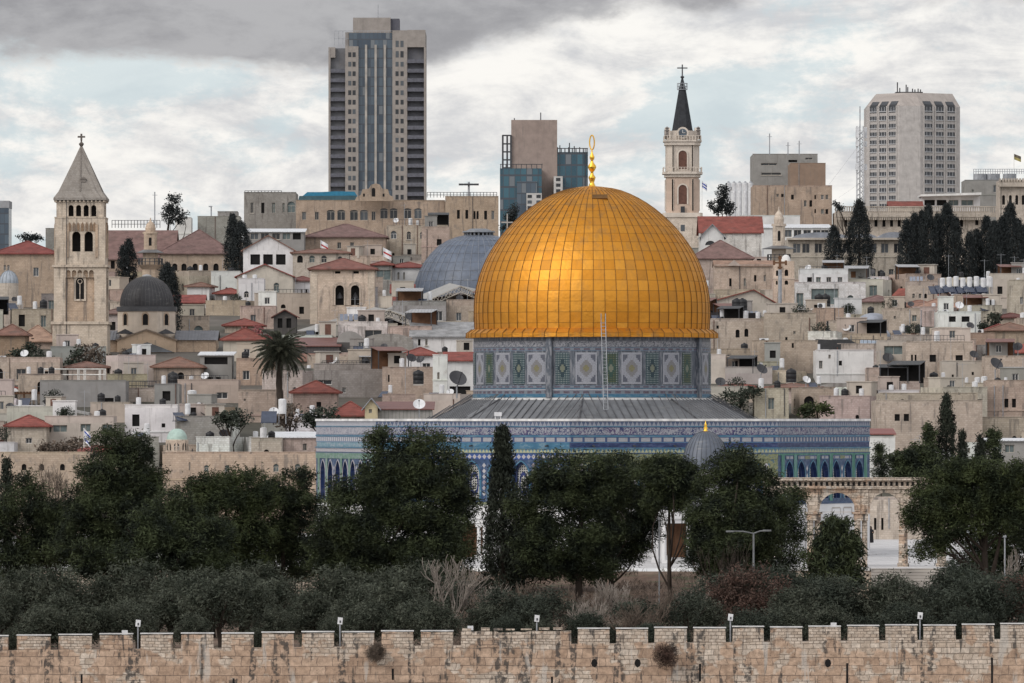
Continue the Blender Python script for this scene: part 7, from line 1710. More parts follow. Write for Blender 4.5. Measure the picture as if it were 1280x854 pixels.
def b_laundry():
    t = thing('washing_line', None, None); MB().tube([(-1.6, 0, 0), (-1.6, 0, 1.7)], .03, 4).tube([(1.6, 0, 0), (1.6, 0, 1.7)], .03, 4).tube([(-1.6, 0, 1.65), (1.6, 0, 1.65)], .012, 3).obj('frame', 'grey_metal', t); mb = MB()
    for i, u in enumerate((-1.2, -.6, .1, .8)): mb.box(u - .25, u + .25, -.012, .012, .75 + .12 * (i % 2), 1.64)
    mb.obj('laundry', 'cloth', t, color=(.30, .33, .40)); return t
KIND = [('heater', b_heater, 'white boiler cylinder with tilted solar panel', 'water heater', 'solar water heaters on the roofs', 7), ('wtank', b_wtank, 'upright white water tank', 'water tank', 'white water tanks on the roofs', 3.4),
        ('btank', b_btank, 'black plastic water tank', 'water tank', 'black water tanks on the roofs', 5), ('ddish', b_dish('dark_metal'), 'dark satellite dish', 'satellite dish', 'satellite dishes on the roofs', 4), ('wdish', b_dish('white_plastic'), 'white satellite dish', 'satellite dish', 'satellite dishes on the roofs', 1.6),
        ('ac', b_ac, 'white air conditioner box', 'air conditioner', 'air conditioners on the roofs', 3), ('aerial', b_aerial, 'thin television aerial', 'aerial', 'aerials on the roofs', 10), ('hut', b_shed, 'small rooftop hut', 'hut', 'rooftop huts', 2), ('rail', b_rail, 'dark rooftop railing', 'railing', 'rooftop railings', 6),
        ('awn', b_awn((.33, .33, .34)), 'grey sheet awning on posts', 'awning', 'rooftop awnings', 2.2), ('rawn', b_awn((.16, .07, .055)), 'rusty sheet awning on posts', 'awning', 'rooftop awnings', 2.2), ('dawn', b_awn((.03, .03, .032)), 'black sheet canopy on posts', 'canopy', 'rooftop canopies', 2.4), ('bush', b_bush, 'potted rooftop shrub', 'plant', 'potted plants on the roofs', 3), ('line', b_laundry, 'laundry on a rooftop line', 'laundry', 'washing lines', .5)]
MK = {k[0]: proto(k[0], k[1]) for k in KIND}; WT = [k[5] for k in KIND]; COUNT = {}
def put(key, loc, rz, sc, px, py):
    kd = next(k for k in KIND if k[0] == key); o = MK[key](loc, rz, sc); auto(o, kd[2], kd[3], kd[4], px, py); COUNT[key] = COUNT.get(key, 0) + 1; return o
for H_ in HOUSES:
    if not H_['flat'] or H_['x1'] < -5 or H_['x0'] > 1285 or H_['yt'] > 590: continue
    n = min(8, int(H_['W'] / 1.45)); n = cr.randint(min(2, n), n) if n else 0
    n = min(n, 8)
    slots = [(i + .5) / max(n, 1) for i in range(n)]
    for s_ in slots:
        kd = cr.choices(KIND, WT)[0]; key = kd[0]
        if key == 'rail' and H_['W'] < 7: key = 'wtank'
        if key in ('hut', 'awn', 'rawn', 'dawn') and H_['W'] < 6: key = 'btank'
        if H_['D'] > 1280 and key in ('line', 'bush', 'ac'): key = 'wtank'
        u = (s_ - .5) * H_['W'] * .82 + cr.uniform(-.4, .4); v = -H_['d'] / 2 + cr.uniform(1.0, 2.6)
        if key == 'rail': u, v = cr.uniform(-.1, .1) * H_['W'], -H_['d']/2 + .35
        if H_['W'] / 2 - abs(u) < .5: u *= .8
        a = R(H_['yaw']); x = H_['loc'][0] + u * math.cos(a) - v * math.sin(a); y = H_['loc'][1] + u * math.sin(a) + v * math.cos(a); z = H_['zt']
        px, py = HX + x * S / y, HY - (z + 1 - CZ) * S / y
        if any(abs(y - 0) < 0 for _ in ()): continue
        if any(a_ < px < b_ and c_ < py + 4 < d_ - 4 and E < y - 6 for a_, b_, c_, d_, E in RECTS): continue       # stands behind something else: nothing of it would show
        put(key, (x, y, z), cr.uniform(-.5, .5) if key != 'rail' else a, cr.uniform(.62, 1.0) if key in ('heater', 'wtank', 'btank') else cr.uniform(.85, 1.2), px, py)
# a few seen plainly in the photo
def on(key, px, py, D, sc=1.0, rz=0.0): return put(key, (X(px, D), D, Z(py, D)), rz, sc, px, py)
# hand placed extras
t, q, zz, k = root_at('roof_trellis', 'white pipe trellis over a roof terrace below the black dome church', 'trellis', 92, 946.0, base=Z(478, 946))
mb = MB()
for px in (53, 61, 97, 105, 124, 130):
    for y in (.3, 3.4): mb.tube([(q(px), y, 0), (q(px), y, zz(461.5))], .07, 5)
for y in (461.5, 468.5):
    for d in (.3, 3.4): mb.tube([(q(52.5), d, zz(y)), (q(130.5), d, zz(y))], .08, 5)
mb.obj('pipes', 'white_frame', t)
t, q, zz, k = root_at('pergola', 'brown timber pergola with white parasol at the left', 'pergola', 31, 925.0, base=Z(506, 925)); mb = MB()
for px in (7, 30, 58): mb.box(q(px) - .12, q(px) + .12, .1, .3, 0, zz(493)); mb.box(q(px) - .12, q(px) + .12, 4, 4.2, 0, zz(493))
mb.box(q(4), q(61), 0, .4, zz(493) + .003, zz(490.8)); 
for i in range(15): mb.box(q(5 + 4 * i) - .06, q(5 + 4 * i) + .06, -.3, 4.6, zz(490.7), zz(489.6))
mb.obj('timbers', 'wood_brown', t)
t, q, zz, k = root_at('parasol', 'white parasol standing beside the brown pergola', 'parasol', 19, 930.0, base=Z(506, 930)); MB().cyl(0, 0, zz(491), zz(485.5), 10 * k, .1, 8).obj('canopy', 'white_plastic', t); MB().tube([(0, 0, 0), (0, 0, zz(490))], .06, 6).obj('pole', 'grey_metal', t)
t, q, zz, k = root_at('dark_shelter', 'dark open shelter with white and grey sloping awnings at the left', 'shelter', 60, 900.0); 
m_ = MB(); m_.prism([(q(3), zz(511)), (q(60), zz(512)), (q(60), zz(507)), (q(3), zz(506))], -2, 3); m_.obj('white_awning', 'cloth', t, color=(.62, .6, .6)); m_ = MB(); m_.prism([(q(56), zz(508)), (q(112), zz(519)), (q(112), zz(516)), (q(56), zz(505))], -2.2, 3); m_.obj('grey_awning', 'sheet_metal', t, color=(.33, .32, .31))
MB().box(q(3), q(112), 2.5, 3.5, 0, zz(520)).obj('back_wall', 'dark_gap', t); mb = MB()
for px in (4, 42, 66, 110): MB().box(q(px) - .12, q(px) + .12, -1.9, -1.7, 0, zz(510 if px < 100 else 518)).obj('post', 'dark_metal', t)
def flag(label, px, y0, y1, D, w_, h_, stripes, rz=0):
    t, q, zz, k = root_at('flag', label, 'flag', px, D, base=Z(y1, D)); MB().tube([(0, 0, 0), (0, 0, zz(y0))], .05, 5).obj('pole', 'white_frame', t)
    for i, (v0, v1, c) in enumerate(stripes):
        mb = MB(); n = 6
        for j in range(n):
            a, b = j / n, (j + 1) / n; f = lambda s_: .12 * math.sin(s_ * 7)
            zt_ = zz(y0) - .05; mb.face([(a * w_, f(a) - .004 * (i % 2), zt_ - h_ * v1 - .5 * a * h_), (b * w_, f(b) - .004 * (i % 2), zt_ - h_ * v1 - .5 * b * h_), (b * w_, f(b) - .004 * (i % 2), zt_ - h_ * v0 - .5 * b * h_), (a * w_, f(a) - .004 * (i % 2), zt_ - h_ * v0 - .5 * a * h_)])
        mb.obj('cloth', 'cloth', t, color=c)
    return t
WH, BL = (.7, .7, .72), (.03, .07, .35)
t = flag('white flag with two blue stripes and star on a pole by the left boundary building', 105, 535, 560, 836, .75, 1.5, ((0, .15, WH), (.15, .28, BL), (.28, .72, WH), (.72, .85, BL), (.85, 1, WH)))
mb = MB()
for s_ in (1, -1):
    A = [(.36 + .17 * math.cos(R(90 * s_ + 120 * i)), .17 * math.sin(R(90 * s_ + 120 * i))) for i in range(4)]
    mb.tube([(a, -.09, Z(535, 836) - Z(560, 836) - .98 + b) for a, b in A], .022, 4)
mb.obj('star', 'tile_navy', t)
flag('small blue and white flag right of the white spire tower', 877.5, 226, 262, 1448, 1.0, 1.4, ((0, .2, WH), (.2, .4, BL), (.4, .6, WH), (.6, .8, BL), (.8, 1, WH)))
flag('dark flag on a thin pole in the upper right corner', 1267.5, 192, 212, 1540, 1.5, 1.2, ((0, .5, (.12, .1, .08)), (.5, 1, (.35, .3, .12))))
flag('white flag with red cross above the belfry', 479, 309, 325, 1230, 1.4, 1.5, ((0, .4, WH), (.4, .6, (.4, .05, .05)), (.6, 1, WH))); flag('white and red flag left of the belfry roof', 401, 300, 313, 1190, 1.2, 1.4, ((0, .4, WH), (.4, .6, (.4, .05, .05)), (.6, 1, WH)))
for lab, px, y0, y1, D in (('thin mast rising on the skyline left of the dark broad tree', 193.5, 240, 285, 1420), ('tall aerial on the roof of the grey modern block, leftmost', 962, 167, 194, 1555), ('tall aerial on the roof of the grey modern block, middle', 985, 178, 194, 1556), ('tall aerial on the roof of the grey modern block, rightmost', 999, 176, 194, 1557)):
    t, q, zz, k = root_at('mast', lab, 'mast', px, D, base=Z(y1, D)); MB().tube([(0, 0, 0), (0, 0, zz(y0))], .12, 5).obj('pole', 'grey_metal', t); MB().tube([(-.5, 0, zz(y0 + 4)), (.5, 0, zz(y0 + 4))], .06, 4).obj('crossarm', 'grey_metal', t)
t, q, zz, k = root_at('street_lamp', 'street lamp standing on the skyline left of the twin cypress', 'street lamp', 264, 1425.0, base=Z(290, 1425)); MB().tube([(0, 0, 0), (0, 0, zz(259))], .14, 6).obj('pole', 'grey_metal', t); MB().box(-.5, .2, -.2, .2, zz(259), zz(257.5)).obj('lamp_head', 'grey_metal', t)
for i, (px, y) in enumerate(((921, 382), (928, 382))): on('btank', px, 391, 1037, 1.25)
on('btank', 1024, 385, 1104, 1.3), on('btank', 1032, 385, 1104, 1.3); on('wtank', 1254, 510, 912, 1.5); on('wtank', 240, 512, 925, 1.4); on('ac', 955, 433, 996, 1.4); on('ddish', 1185, 452, 972, 1.5, .5); on('ddish', 1207, 452, 972, 1.6, -.3); on('ddish', 1110, 462, 974, 1.3); on('btank', 523, 482, 922, 1.2); on('ddish', 571, 498, 900, 2.0, .4); on('wdish', 524, 522, 878, 1.3); on('btank', 989, 480, 935, 1.2); on('btank', 908, 470, 965, 1.3); on('ddish', 951, 478, 950, 1.4, .6)
on('btank', 216, 484, 934, 1.2); on('heater', 353, 530, 845, 1.3); on('ddish', 1244, 474, 930, 1.6, .6)
for i in range(9): on('heater', 1178 + i * 8.5 if i < 8 else 1236, 368.5 - (i % 3), 1112, 1.15, .2)
# ------------------------------------------------------------------ trees
def pine(label, lobes, D, base_y=None, trunk_px=None, mat='pine_needles', dens=3.0, seed=1, leaf=(.075, .34), per=19, spread=.24, base=None, cat='pine tree', name='pine_tree', limbs=7, tr=.28, up=.25, depthf=.8, trunk_mat='tree_bark', bend=.06):
    """lobes: (px, py, rx_px, ry_px[, dy]) ellipses of the crown as seen, at distance D"""
    r = np.random.default_rng(seed); zb = (-4.0 if D < 632 else 0.0 if D < 829 else ground(D) - .3) if base is None else base
    tp = trunk_px if trunk_px is not None else lobes[0][0]; k = D / S
    t = thing(name, label, cat, (X(tp, D), D, zb)); L = []
    for l in lobes:
        px, py, rx, ry = l[:4]; dy = l[4] if len(l) > 4 else r.uniform(-.25, .25) * rx * k
        L.append(((px - tp) * k, dy, Z(py, D) - zb, rx * k, max(rx, ry) * k * depthf, ry * k))
    # break every lobe into smaller clumps so that the outline is uneven
    C = []
    for cx, cy, cz, rx, ry, rz in L:
        C.append((cx, cy, cz, rx * .74, ry * .74, rz * .74))
        m_ = max(5, int(rx * rz * 2.6))
        for _ in range(m_):
            d = r.normal(0, 1, 3); d /= np.linalg.norm(d)
            if d[1] > .5: d[1] *= -1
            s_ = r.uniform(.22, .40)
            C.append((cx + d[0]*rx*.80, cy + d[1]*ry*.80, cz + d[2]*rz*.80, rx*s_ + .25, ry*s_ + .25, (rz*s_ + .2) * .8))
    pts = lobe_points(C, dens, r); pts = pts[pts[:, 2] > .6]
    link('crown', leaf_mesh('crown', pts, per, spread, leaf[0], leaf[1], mat, seed, up), t)
    mb = MB(); top = max(L, key=lambda l: l[2]); ztop = top[2]
    by = .3 * max(l[4] for l in L); p = limb(mb, (0, by, -.3), (top[0] * .8, top[1] * .5 + by, ztop), tr, tr * .2, r, bend, 8, 8)
    mb.obj('trunk', trunk_mat, t); mb = MB()
    for i in range(limbs):
        l = L[i % len(L)]; s_ = r.uniform(.25, .65); a = p[int(s_ * 8)]
        limb(mb, a, (l[0] + r.normal() * l[3] * .4, l[1] + r.normal() * l[4] * .3, l[2] + r.normal() * l[5] * .3), tr * .45 * (1 - s_ * .5), .03, r, .1, 5)
    mb.obj('limbs', trunk_mat, t); return t
G1 = 'pines in the garden before the shrine'
pine('tall broad dark pine left of the turquoise dome', [(150, 556, 34, 22), (146, 588, 46, 26), (170, 605, 42, 26), (120, 610, 36, 26), (145, 640, 62, 30), (110, 665, 40, 26), (185, 655, 34, 30), (140, 690, 50, 22), (165, 570, 30, 20), (192, 600, 20, 14), (110, 700, 34, 20), (165, 705, 36, 18)], 588, trunk_px=134, seed=2, tr=.38)
pine('dark spreading pine with leaning trunk at the left edge', [(30, 630, 38, 26), (8, 650, 30, 30), (60, 655, 36, 26), (15, 685, 34, 22), (62, 690, 42, 22), (30, 605, 22, 16), (-22, 640, 24, 30), (20, 705, 34, 16), (85, 655, 22, 30)], 598, trunk_px=74, seed=3, tr=.34, bend=.12)
pine('rounded dark pine below the long beige boundary building', [(205, 650, 40, 24), (232, 662, 52, 30), (190, 690, 44, 24), (255, 690, 40, 24), (215, 630, 28, 16), (178, 665, 24, 18), (225, 712, 46, 16), (262, 712, 26, 14)], 574, trunk_px=215, seed=4)
pine('dense stone pine with flat rounded top behind the boundary wall', [(272, 606, 38, 20), (300, 615, 44, 26), (240, 620, 34, 22), (280, 640, 50, 26), (320, 640, 28, 26), (300, 668, 44, 24), (290, 695, 36, 22), (318, 700, 26, 20)], 608, trunk_px=296, seed=5, mat='pine_needles_green')
pine('slim rounded stone pine standing left of the largest pine', [(362, 606, 34, 20), (350, 632, 36, 26), (378, 640, 26, 30), (352, 665, 34, 26), (372, 690, 34, 24), (340, 690, 24, 20), (355, 715, 30, 14)], 612, trunk_px=358, seed=6)
pine('largest pine, twin topped and dark, hiding the left half of the shrine', [(482, 560, 28, 22), (536, 566, 40, 26), (500, 590, 50, 30), (555, 600, 36, 30), (450, 610, 40, 24), (520, 630, 70, 34), (440, 645, 46, 28), (560, 655, 32, 32), (480, 670, 66, 32), (540, 690, 46, 26), (420, 665, 28, 22), (476, 548, 18, 12), (520, 552, 24, 14), (572, 588, 18, 16), (440, 700, 40, 22), (500, 705, 50, 18), (400, 690, 24, 22), (562, 690, 24, 30), (580, 700, 20, 24), (576, 625, 14, 22)], 592, trunk_px=500, seed=7, tr=.45, dens=3.0)
pine('broad stone pine right of the slim cypress', [(700, 590, 44, 22), (672, 606, 32, 22), (740, 584, 36, 20), (690, 635, 50, 30), (745, 620, 44, 30), (665, 665, 30, 30), (705, 680, 48, 30), (750, 660, 36, 30), (772, 600, 26, 24), (700, 712, 34, 20), (665, 700, 28, 26), (745, 700, 34, 24)], 604, trunk_px=725, seed=8, tr=.36)
pine('stone pine with a broken bare bough in the middle of the garden', [(772, 585, 28, 20), (792, 606, 30, 24), (780, 640, 38, 30), (808, 630, 24, 30), (775, 668, 40, 24), (800, 665, 24, 20), (752, 690, 22, 22), (808, 662, 20, 26), (790, 690, 20, 20)], 610, trunk_px=765, seed=9)
pine('slender umbrella pine with a long bare trunk before the shrine door', [(838, 580, 32, 16), (820, 592, 22, 18), (858, 596, 24, 20), (838, 604, 30, 20), (866, 615, 14, 18), (822, 622, 16, 16), (850, 630, 14, 12)], 600, trunk_px=839, seed=10, tr=.24, bend=.015, dens=7.5)
pine('tall rounded pine in front of the small lead domed pavilion', [(925, 580, 32, 24), (912, 600, 36, 28), (946, 606, 32, 28), (900, 640, 36, 32), (940, 645, 42, 32), (885, 670, 24, 26), (920, 680, 44, 26), (968, 628, 26, 20), (955, 672, 30, 22), (892, 615, 24, 22), (885, 705, 24, 22), (925, 710, 40, 20), (965, 700, 26, 18), (872, 690, 18, 34), (870, 650, 16, 26)], 596, trunk_px=912, seed=11, tr=.36)
pine('bushy pine lobe reaching towards the arcade', [(980, 625, 26, 18), (965, 645, 26, 20), (990, 640, 18, 16), (972, 662, 22, 18), (1000, 662, 14, 14)], 604, trunk_px=962, seed=12, limbs=5, tr=.2)
pine('loose light green bush pine in front of the arcade column', [(1044, 690, 30, 26), (1036, 715, 36, 26), (1055, 668, 16, 18), (1026, 690, 24, 22), (1062, 715, 14, 24), (1040, 662, 11, 14), (1066, 690, 9, 16)], 588, trunk_px=1042, seed=13, mat='pine_needles', dens=1.5, leaf=(.12, .5), up=.5, tr=.18)
pine('wide umbrella pine with slanting trunk at the right', [(1205, 592, 46, 16), (1250, 590, 46, 20), (1180, 610, 42, 18), (1230, 612, 50, 22), (1270, 615, 34, 30), (1165, 622, 26, 12), (1152, 655, 22, 16), (1170, 672, 26, 12), (1265, 650, 30, 26), (1215, 640, 34, 18), (1165, 688, 28, 12), (1190, 630, 36, 20), (1250, 640, 36, 26), (1150, 630, 20, 16), (1200, 662, 30, 14), (1148, 645, 18, 18), (1175, 655, 30, 20)], 594, trunk_px=1246, seed=14, mat='pine_needles_green', tr=.4, bend=.10, limbs=14)
pine('dark pine cut by the right edge behind the umbrella pine', [(1275, 690, 30, 30), (1250, 700, 24, 22), (1290, 650, 30, 34), (1230, 690, 26, 20), (1215, 700, 26, 18), (1255, 660, 30, 24), (1240, 715, 34, 16)], 606, trunk_px=1278, seed=15)
pine('round dark oak like tree behind the arcade right of the shrine', [(1142, 574, 26, 16), (1130, 586, 24, 14), (1156, 586, 20, 16), (1142, 596, 32, 12)], 812, seed=16, cat='tree', name='round_tree', leaf=(.16, .4))
for i, (lab, lobes, D) in enumerate((('low dark pine filling the gap behind the leaning pine at the left', [(48, 690, 40, 30), (20, 715, 34, 16)], 622), ('low dark pine between the tall broad pine and the rounded one', [(165, 690, 36, 36), (130, 712, 34, 18)], 620), ('low dark pine behind the dense stone pine', [(245, 685, 40, 36), (275, 712, 30, 16)], 624),
    ('low dark pine behind the slim stone pine', [(335, 690, 34, 34), (378, 706, 28, 20)], 622), ('low dark pine under the left side of the largest pine', [(425, 690, 40, 36), (455, 715, 34, 14)], 618), ('low dark pine under the right side of the largest pine', [(520, 700, 44, 26), (556, 712, 26, 16)], 616),
    ('low dark pine between the slim cypress and the broad stone pine', [(655, 690, 30, 40), (685, 712, 34, 22)], 618), ('low dark pine under the broken bough', [(735, 700, 34, 28), (770, 690, 26, 24)], 618), ('low dark pine under the tall rounded pine', [(900, 690, 30, 36), (940, 700, 34, 28), (985, 690, 24, 26)], 612))):
    pine(lab, lobes, D, seed=120 + i, limbs=4, tr=.2)
def cypress(label, px, y0, y1, rpx, D, mat='cypress_needles', seed=1, dens=7.5, taper=.5, base=None, loose=.12, group=None, name='cypress_tree', lean=0.0):
    r = np.random.default_rng(seed); k = D / S; zb = Z(y1, D) - 1.0 if base is None else base; H = Z(y0, D) - zb; R_ = rpx * k
    t = thing(name, None, None, (X(px, D), D, zb)); tag(t, label, 'cypress tree', group)
    n = int(H * R_ * 6.28 * dens); s_ = r.uniform(0, 1, n) ** .8
    prof = np.minimum(1, (s_ / .16) ** .6) * np.clip((1 - s_) / taper, 0, 1) ** .62; a = r.uniform(0, 6.28, n); q = R_ * prof * r.uniform(.55, 1.0, n) ** .5
    f = sum(np.sin(a * i + s_ * H * r.uniform(.6, 2.2) + r.uniform(0, 6)) for i in (1, 2, 3, 5)); q = q * (1 + loose * f * .6)
    pts = np.stack([q * np.cos(a) + lean * H * s_, q * np.sin(a), .35 + s_ * (H - .35)], 1)
    link('crown', leaf_mesh('crown', pts, 8, .14 + R_ * .06, .11, .46, mat, seed, .6), t)
    mb = MB(); mb.tube([(0, 0, -.3), (lean * H * .5, 0, H * .5), (lean * H * .9, 0, H * .9)], [R_ * .13 + .1, R_ * .08 + .05, .03], 7); mb.obj('trunk', 'tree_bark', t)
    return t
cypress('slim dark cypress in front of the tiled wall left of centre', 628, 537, 735, 25, 615, seed=20, taper=.75, base=-4.0, loose=.16, dens=10)
cypress('small cypress tip at the left edge above the pine', 8, 574, 690, 9, 640, seed=21, base=0)
cypress('tall dark cypress before the huge beige wall at the right', 1183, 495, 590, 14, 835, seed=22, taper=.6, loose=.2, base=0.0)
cypress('small rounded cypress right of the tall one by the beige wall', 1203, 540, 592, 8.5, 830, seed=23, base=0); cypress('dark cone cypress by the little white house at the right', 1225, 545, 592, 10, 832, seed=24, base=0)
pine('thin airy young tree left of the tall cypress', [(1159, 540, 7, 10), (1160, 556, 9, 12), (1157, 572, 11, 12), (1163, 585, 10, 10)], 834, seed=25, cat='tree', name='young_tree', dens=1.7, tr=.12, limbs=3, leaf=(.14, .4)); pine('feathery thin tree at the right behind the umbrella pine', [(1240, 545, 8, 8), (1238, 558, 12, 10), (1242, 572, 10, 10)], 833, seed=26, cat='tree', name='young_tree', dens=1.2, tr=.1, limbs=4, leaf=(.12, .4))
pine('small ragged conifer at the corner of the shrine', [(1100, 562, 4, 5), (1099, 572, 8, 6), (1100, 584, 11, 8), (1101, 594, 12, 6)], 800, seed=27, cat='tree', name='conifer', dens=1.7, tr=.1, limbs=3)
CB = 'cypress_needles_hazed'
for lab, px, y0, y1, rp_, D in (('tall black cypress beside the terrace building', 1074, 252, 352, 16, 1228), ('shorter black cypress left of the tall one on the terrace', 1042.5, 284, 336, 11, 1226), ('left tree of the twin cypress under the skyline', 291, 269, 338, 10, 1215), ('right tree of the twin cypress under the skyline', 301, 279, 338, 14, 1212), ('cypress leaning on the black dome', 209, 331, 414, 17, 1040),
        ('small cypress pair member, taller, left of the minaret', 161, 300, 348, 9, 1160), ('small cypress pair member, shorter, left of the minaret', 154, 308, 350, 7, 1158)): cypress(lab, px, y0, y1, rp_, D, CB, int(px), dens=7.5)
ordn = ['first', 'second', 'third', 'fourth', 'fifth', 'sixth', 'seventh', 'eighth', 'ninth', 'tenth', 'eleventh', 'twelfth', 'thirteenth']
for i, (px, y0, rp_) in enumerate(((1133, 276, 11), (1143, 268, 10), (1152, 265, 10), (1160, 258, 12), (1172, 268, 8), (1184, 256, 15), (1195, 274, 10))): cypress('%s cypress from the left in the left black row' % ordn[i], px, y0, 358, rp_, 1212 + (i % 3) * 6, CB, 40 + i, dens=7.5, group='cypresses of the left row')
for i, (px, y0, rp_) in enumerate(((1212, 292, 10), (1221, 288, 10), (1233, 272, 11), (1243, 278, 12), (1253, 272, 12), (1263, 256, 15), (1272, 276, 13), (1281, 284, 12))): cypress('%s cypress from the left in the right black row' % ordn[i], px, y0, 360, rp_, 1212 + (i % 3) * 6, CB, 60 + i, dens=7.5, group='cypresses of the right row')
def broad(label, lobes, D, seed, mat='cypress_needles_hazed', **k): return pine(label, lobes, D, seed=seed, mat=mat, cat='tree', name='broad_tree', limbs=4, tr=.3, per=7, leaf=(.2, .5), dens=k.pop('dens', 2.0), **k)
broad('dark broad tree on the skyline right of the bell tower', [(216, 254, 10, 11), (212, 270, 9, 12), (224, 268, 8, 12)], 1405, 80); broad('dark conifer on the skyline right of the white spire tower', [(902, 242, 9, 13), (896, 258, 12, 10), (908, 260, 10, 10)], 1412, 81)
broad('small dark shrub on the skyline at the far left', [(35, 297, 12, 4), (48, 298, 8, 3)], 1415, 82); broad('little tree on the skyline left of the pale arched hall', [(1048, 258, 6, 7)], 1480, 83); broad('dark conifer behind the small cross at the great grey dome', [(641, 262, 6, 12), (636, 278, 9, 12)], 1300, 84)
broad('dark bushy tree at the foot of the bell tower', [(38, 446, 22, 16), (52, 460, 18, 14), (24, 458, 12, 12)], 985, 85, 'olive_leaves_dark', dens=2.2); broad('wintry reddish tree in front of the black dome church', [(112, 444, 20, 16), (98, 458, 16, 10), (128, 452, 14, 12)], 982, 86, 'dry_twigs', dens=1.0)
broad('dark shrub left of the white terrace frame', [(92, 450, 14, 16), (104, 462, 12, 9)], 980, 87, 'olive_leaves_dark', dens=1.6); broad('crimson leafed tree between the red roofs left of the palm', [(318, 418, 13, 9), (305, 424, 10, 6), (328, 426, 10, 8)], 1000, 88, 'pink_blossom', dens=1.6); broad('thin wintry tree on the stone porch of the black dome church', [(166, 455, 10, 10), (158, 448, 7, 7)], 980, 89, 'dry_twigs', dens=.8)
broad('dark round shrubs left of the palm trunk', [(294, 525, 20, 12), (276, 520, 12, 8)], 862, 90, 'olive_leaves_dark'); broad('round olive shrub right of the palm trunk', [(405, 520, 18, 12), (385, 526, 14, 9)], 872, 91, 'olive_leaves_dark'); broad('bare grey shrub at the foot of the palm', [(366, 516, 12, 16), (352, 524, 9, 9)], 868, 92, 'dry_twigs', dens=.8); broad('dark green shrub on the roofs right of the shrine roof', [(1022, 512, 15, 9), (1005, 516, 10, 6)], 876, 93, 'pine_needles_green'); broad('dark ivy mound by the iron fence right of the drum', [(917, 500, 16, 14), (940, 492, 16, 8)], 905, 94, 'olive_leaves_dark'); broad('green shrub right of the bright white house with black windows', [(1240, 402, 12, 10), (1232, 408, 7, 6)], 1050, 95, 'olive_leaves_dark')
broad('brown dry creeper mound behind the flag at the left', [(64, 560, 18, 7), (88, 558, 14, 8)], 842, 96, 'dry_twigs', dens=1.4)
# olives: a few crowns shared by many trees
def olive_mesh(seed, mat):
    r = np.random.default_rng(seed); L = [(0, 0, 2.6, 1.9, 1.6, 1.2)] + [(r.uniform(-1.6, 1.6), r.uniform(-1.2, .8), r.uniform(1.7, 3.4), r.uniform(.8, 1.2), r.uniform(.7, 1.0), r.uniform(.6, .9)) for _ in range(9)]
    return leaf_mesh('crown', lobe_points(L, 8, r, .3), 13, .22, .06, .25, mat, seed, .2)
OM = [(olive_mesh(200 + i, 'olive_leaves' if i < 4 else 'olive_leaves_dark'), i) for i in range(7)]
def olive_trunk():
    r = np.random.default_rng(9); mb = MB(); p = limb(mb, (0, 0, -.3), (.15, 0, 1.3), .26, .16, r, .1, 7)
    for a in range(5): limb(mb, (.15, 0, 1.25), (1.3 * math.cos(a * 1.3), .9 * math.sin(a * 1.3), 2.6 + .2 * a), .12, .03, r, .15, 5)
    return mb.mesh('trunk', 'tree_bark')
OT = olive_trunk(); orr = random.Random(31); OL = []
for row, D, xs_, zoff in (('back', 566, range(-10, 1300, 46), 0), ('front', 536, range(-30, 1310, 38), 0), ('near', 516, range(-20, 1310, 44), 0)):
    for x in xs_:
        px = x + orr.uniform(-12, 12); d = D + orr.uniform(-7, 7)
        if 1085 < px < 1180 and row == 'back': continue
        if row == 'front' and (520 < px < 600 or 690 < px < 845 or 885 < px < 985): continue
        if row == 'back' and (540 < px < 900): continue
        OL.append((row, px, d))
for i, (row, px, d) in enumerate(sorted(OL, key=lambda o: o[1])):
    right = px > 700; me, vi = OM[orr.choice((0, 1, 2, 3)) if px < 560 else orr.choice((3, 4, 5, 6))]
    yb = HY + (CZ + 4) * S / d; ytop = {'back': orr.uniform(703, 728), 'front': orr.uniform(722, 762), 'near': orr.uniform(752, 792)}[row]
    sc = (yb - ytop) * d / S / 3.9
    t = thing('olive_tree', None, None, (X(px, d), d, -4.05 + .0), orr.uniform(0, 6.28)); t.scale = (sc * orr.uniform(.85, 1.1), sc * orr.uniform(.85, 1.1), sc)
    link('crown', me, t); link('trunk', OT, t)
    auto(t, ('silvery ' if vi < 4 else 'dark grey ') + {'back': 'back row', 'front': 'middle row', 'near': 'wall side'}[row] + ' olive tree', 'olive tree', 'olive trees behind the city wall', px, ytop + 20)
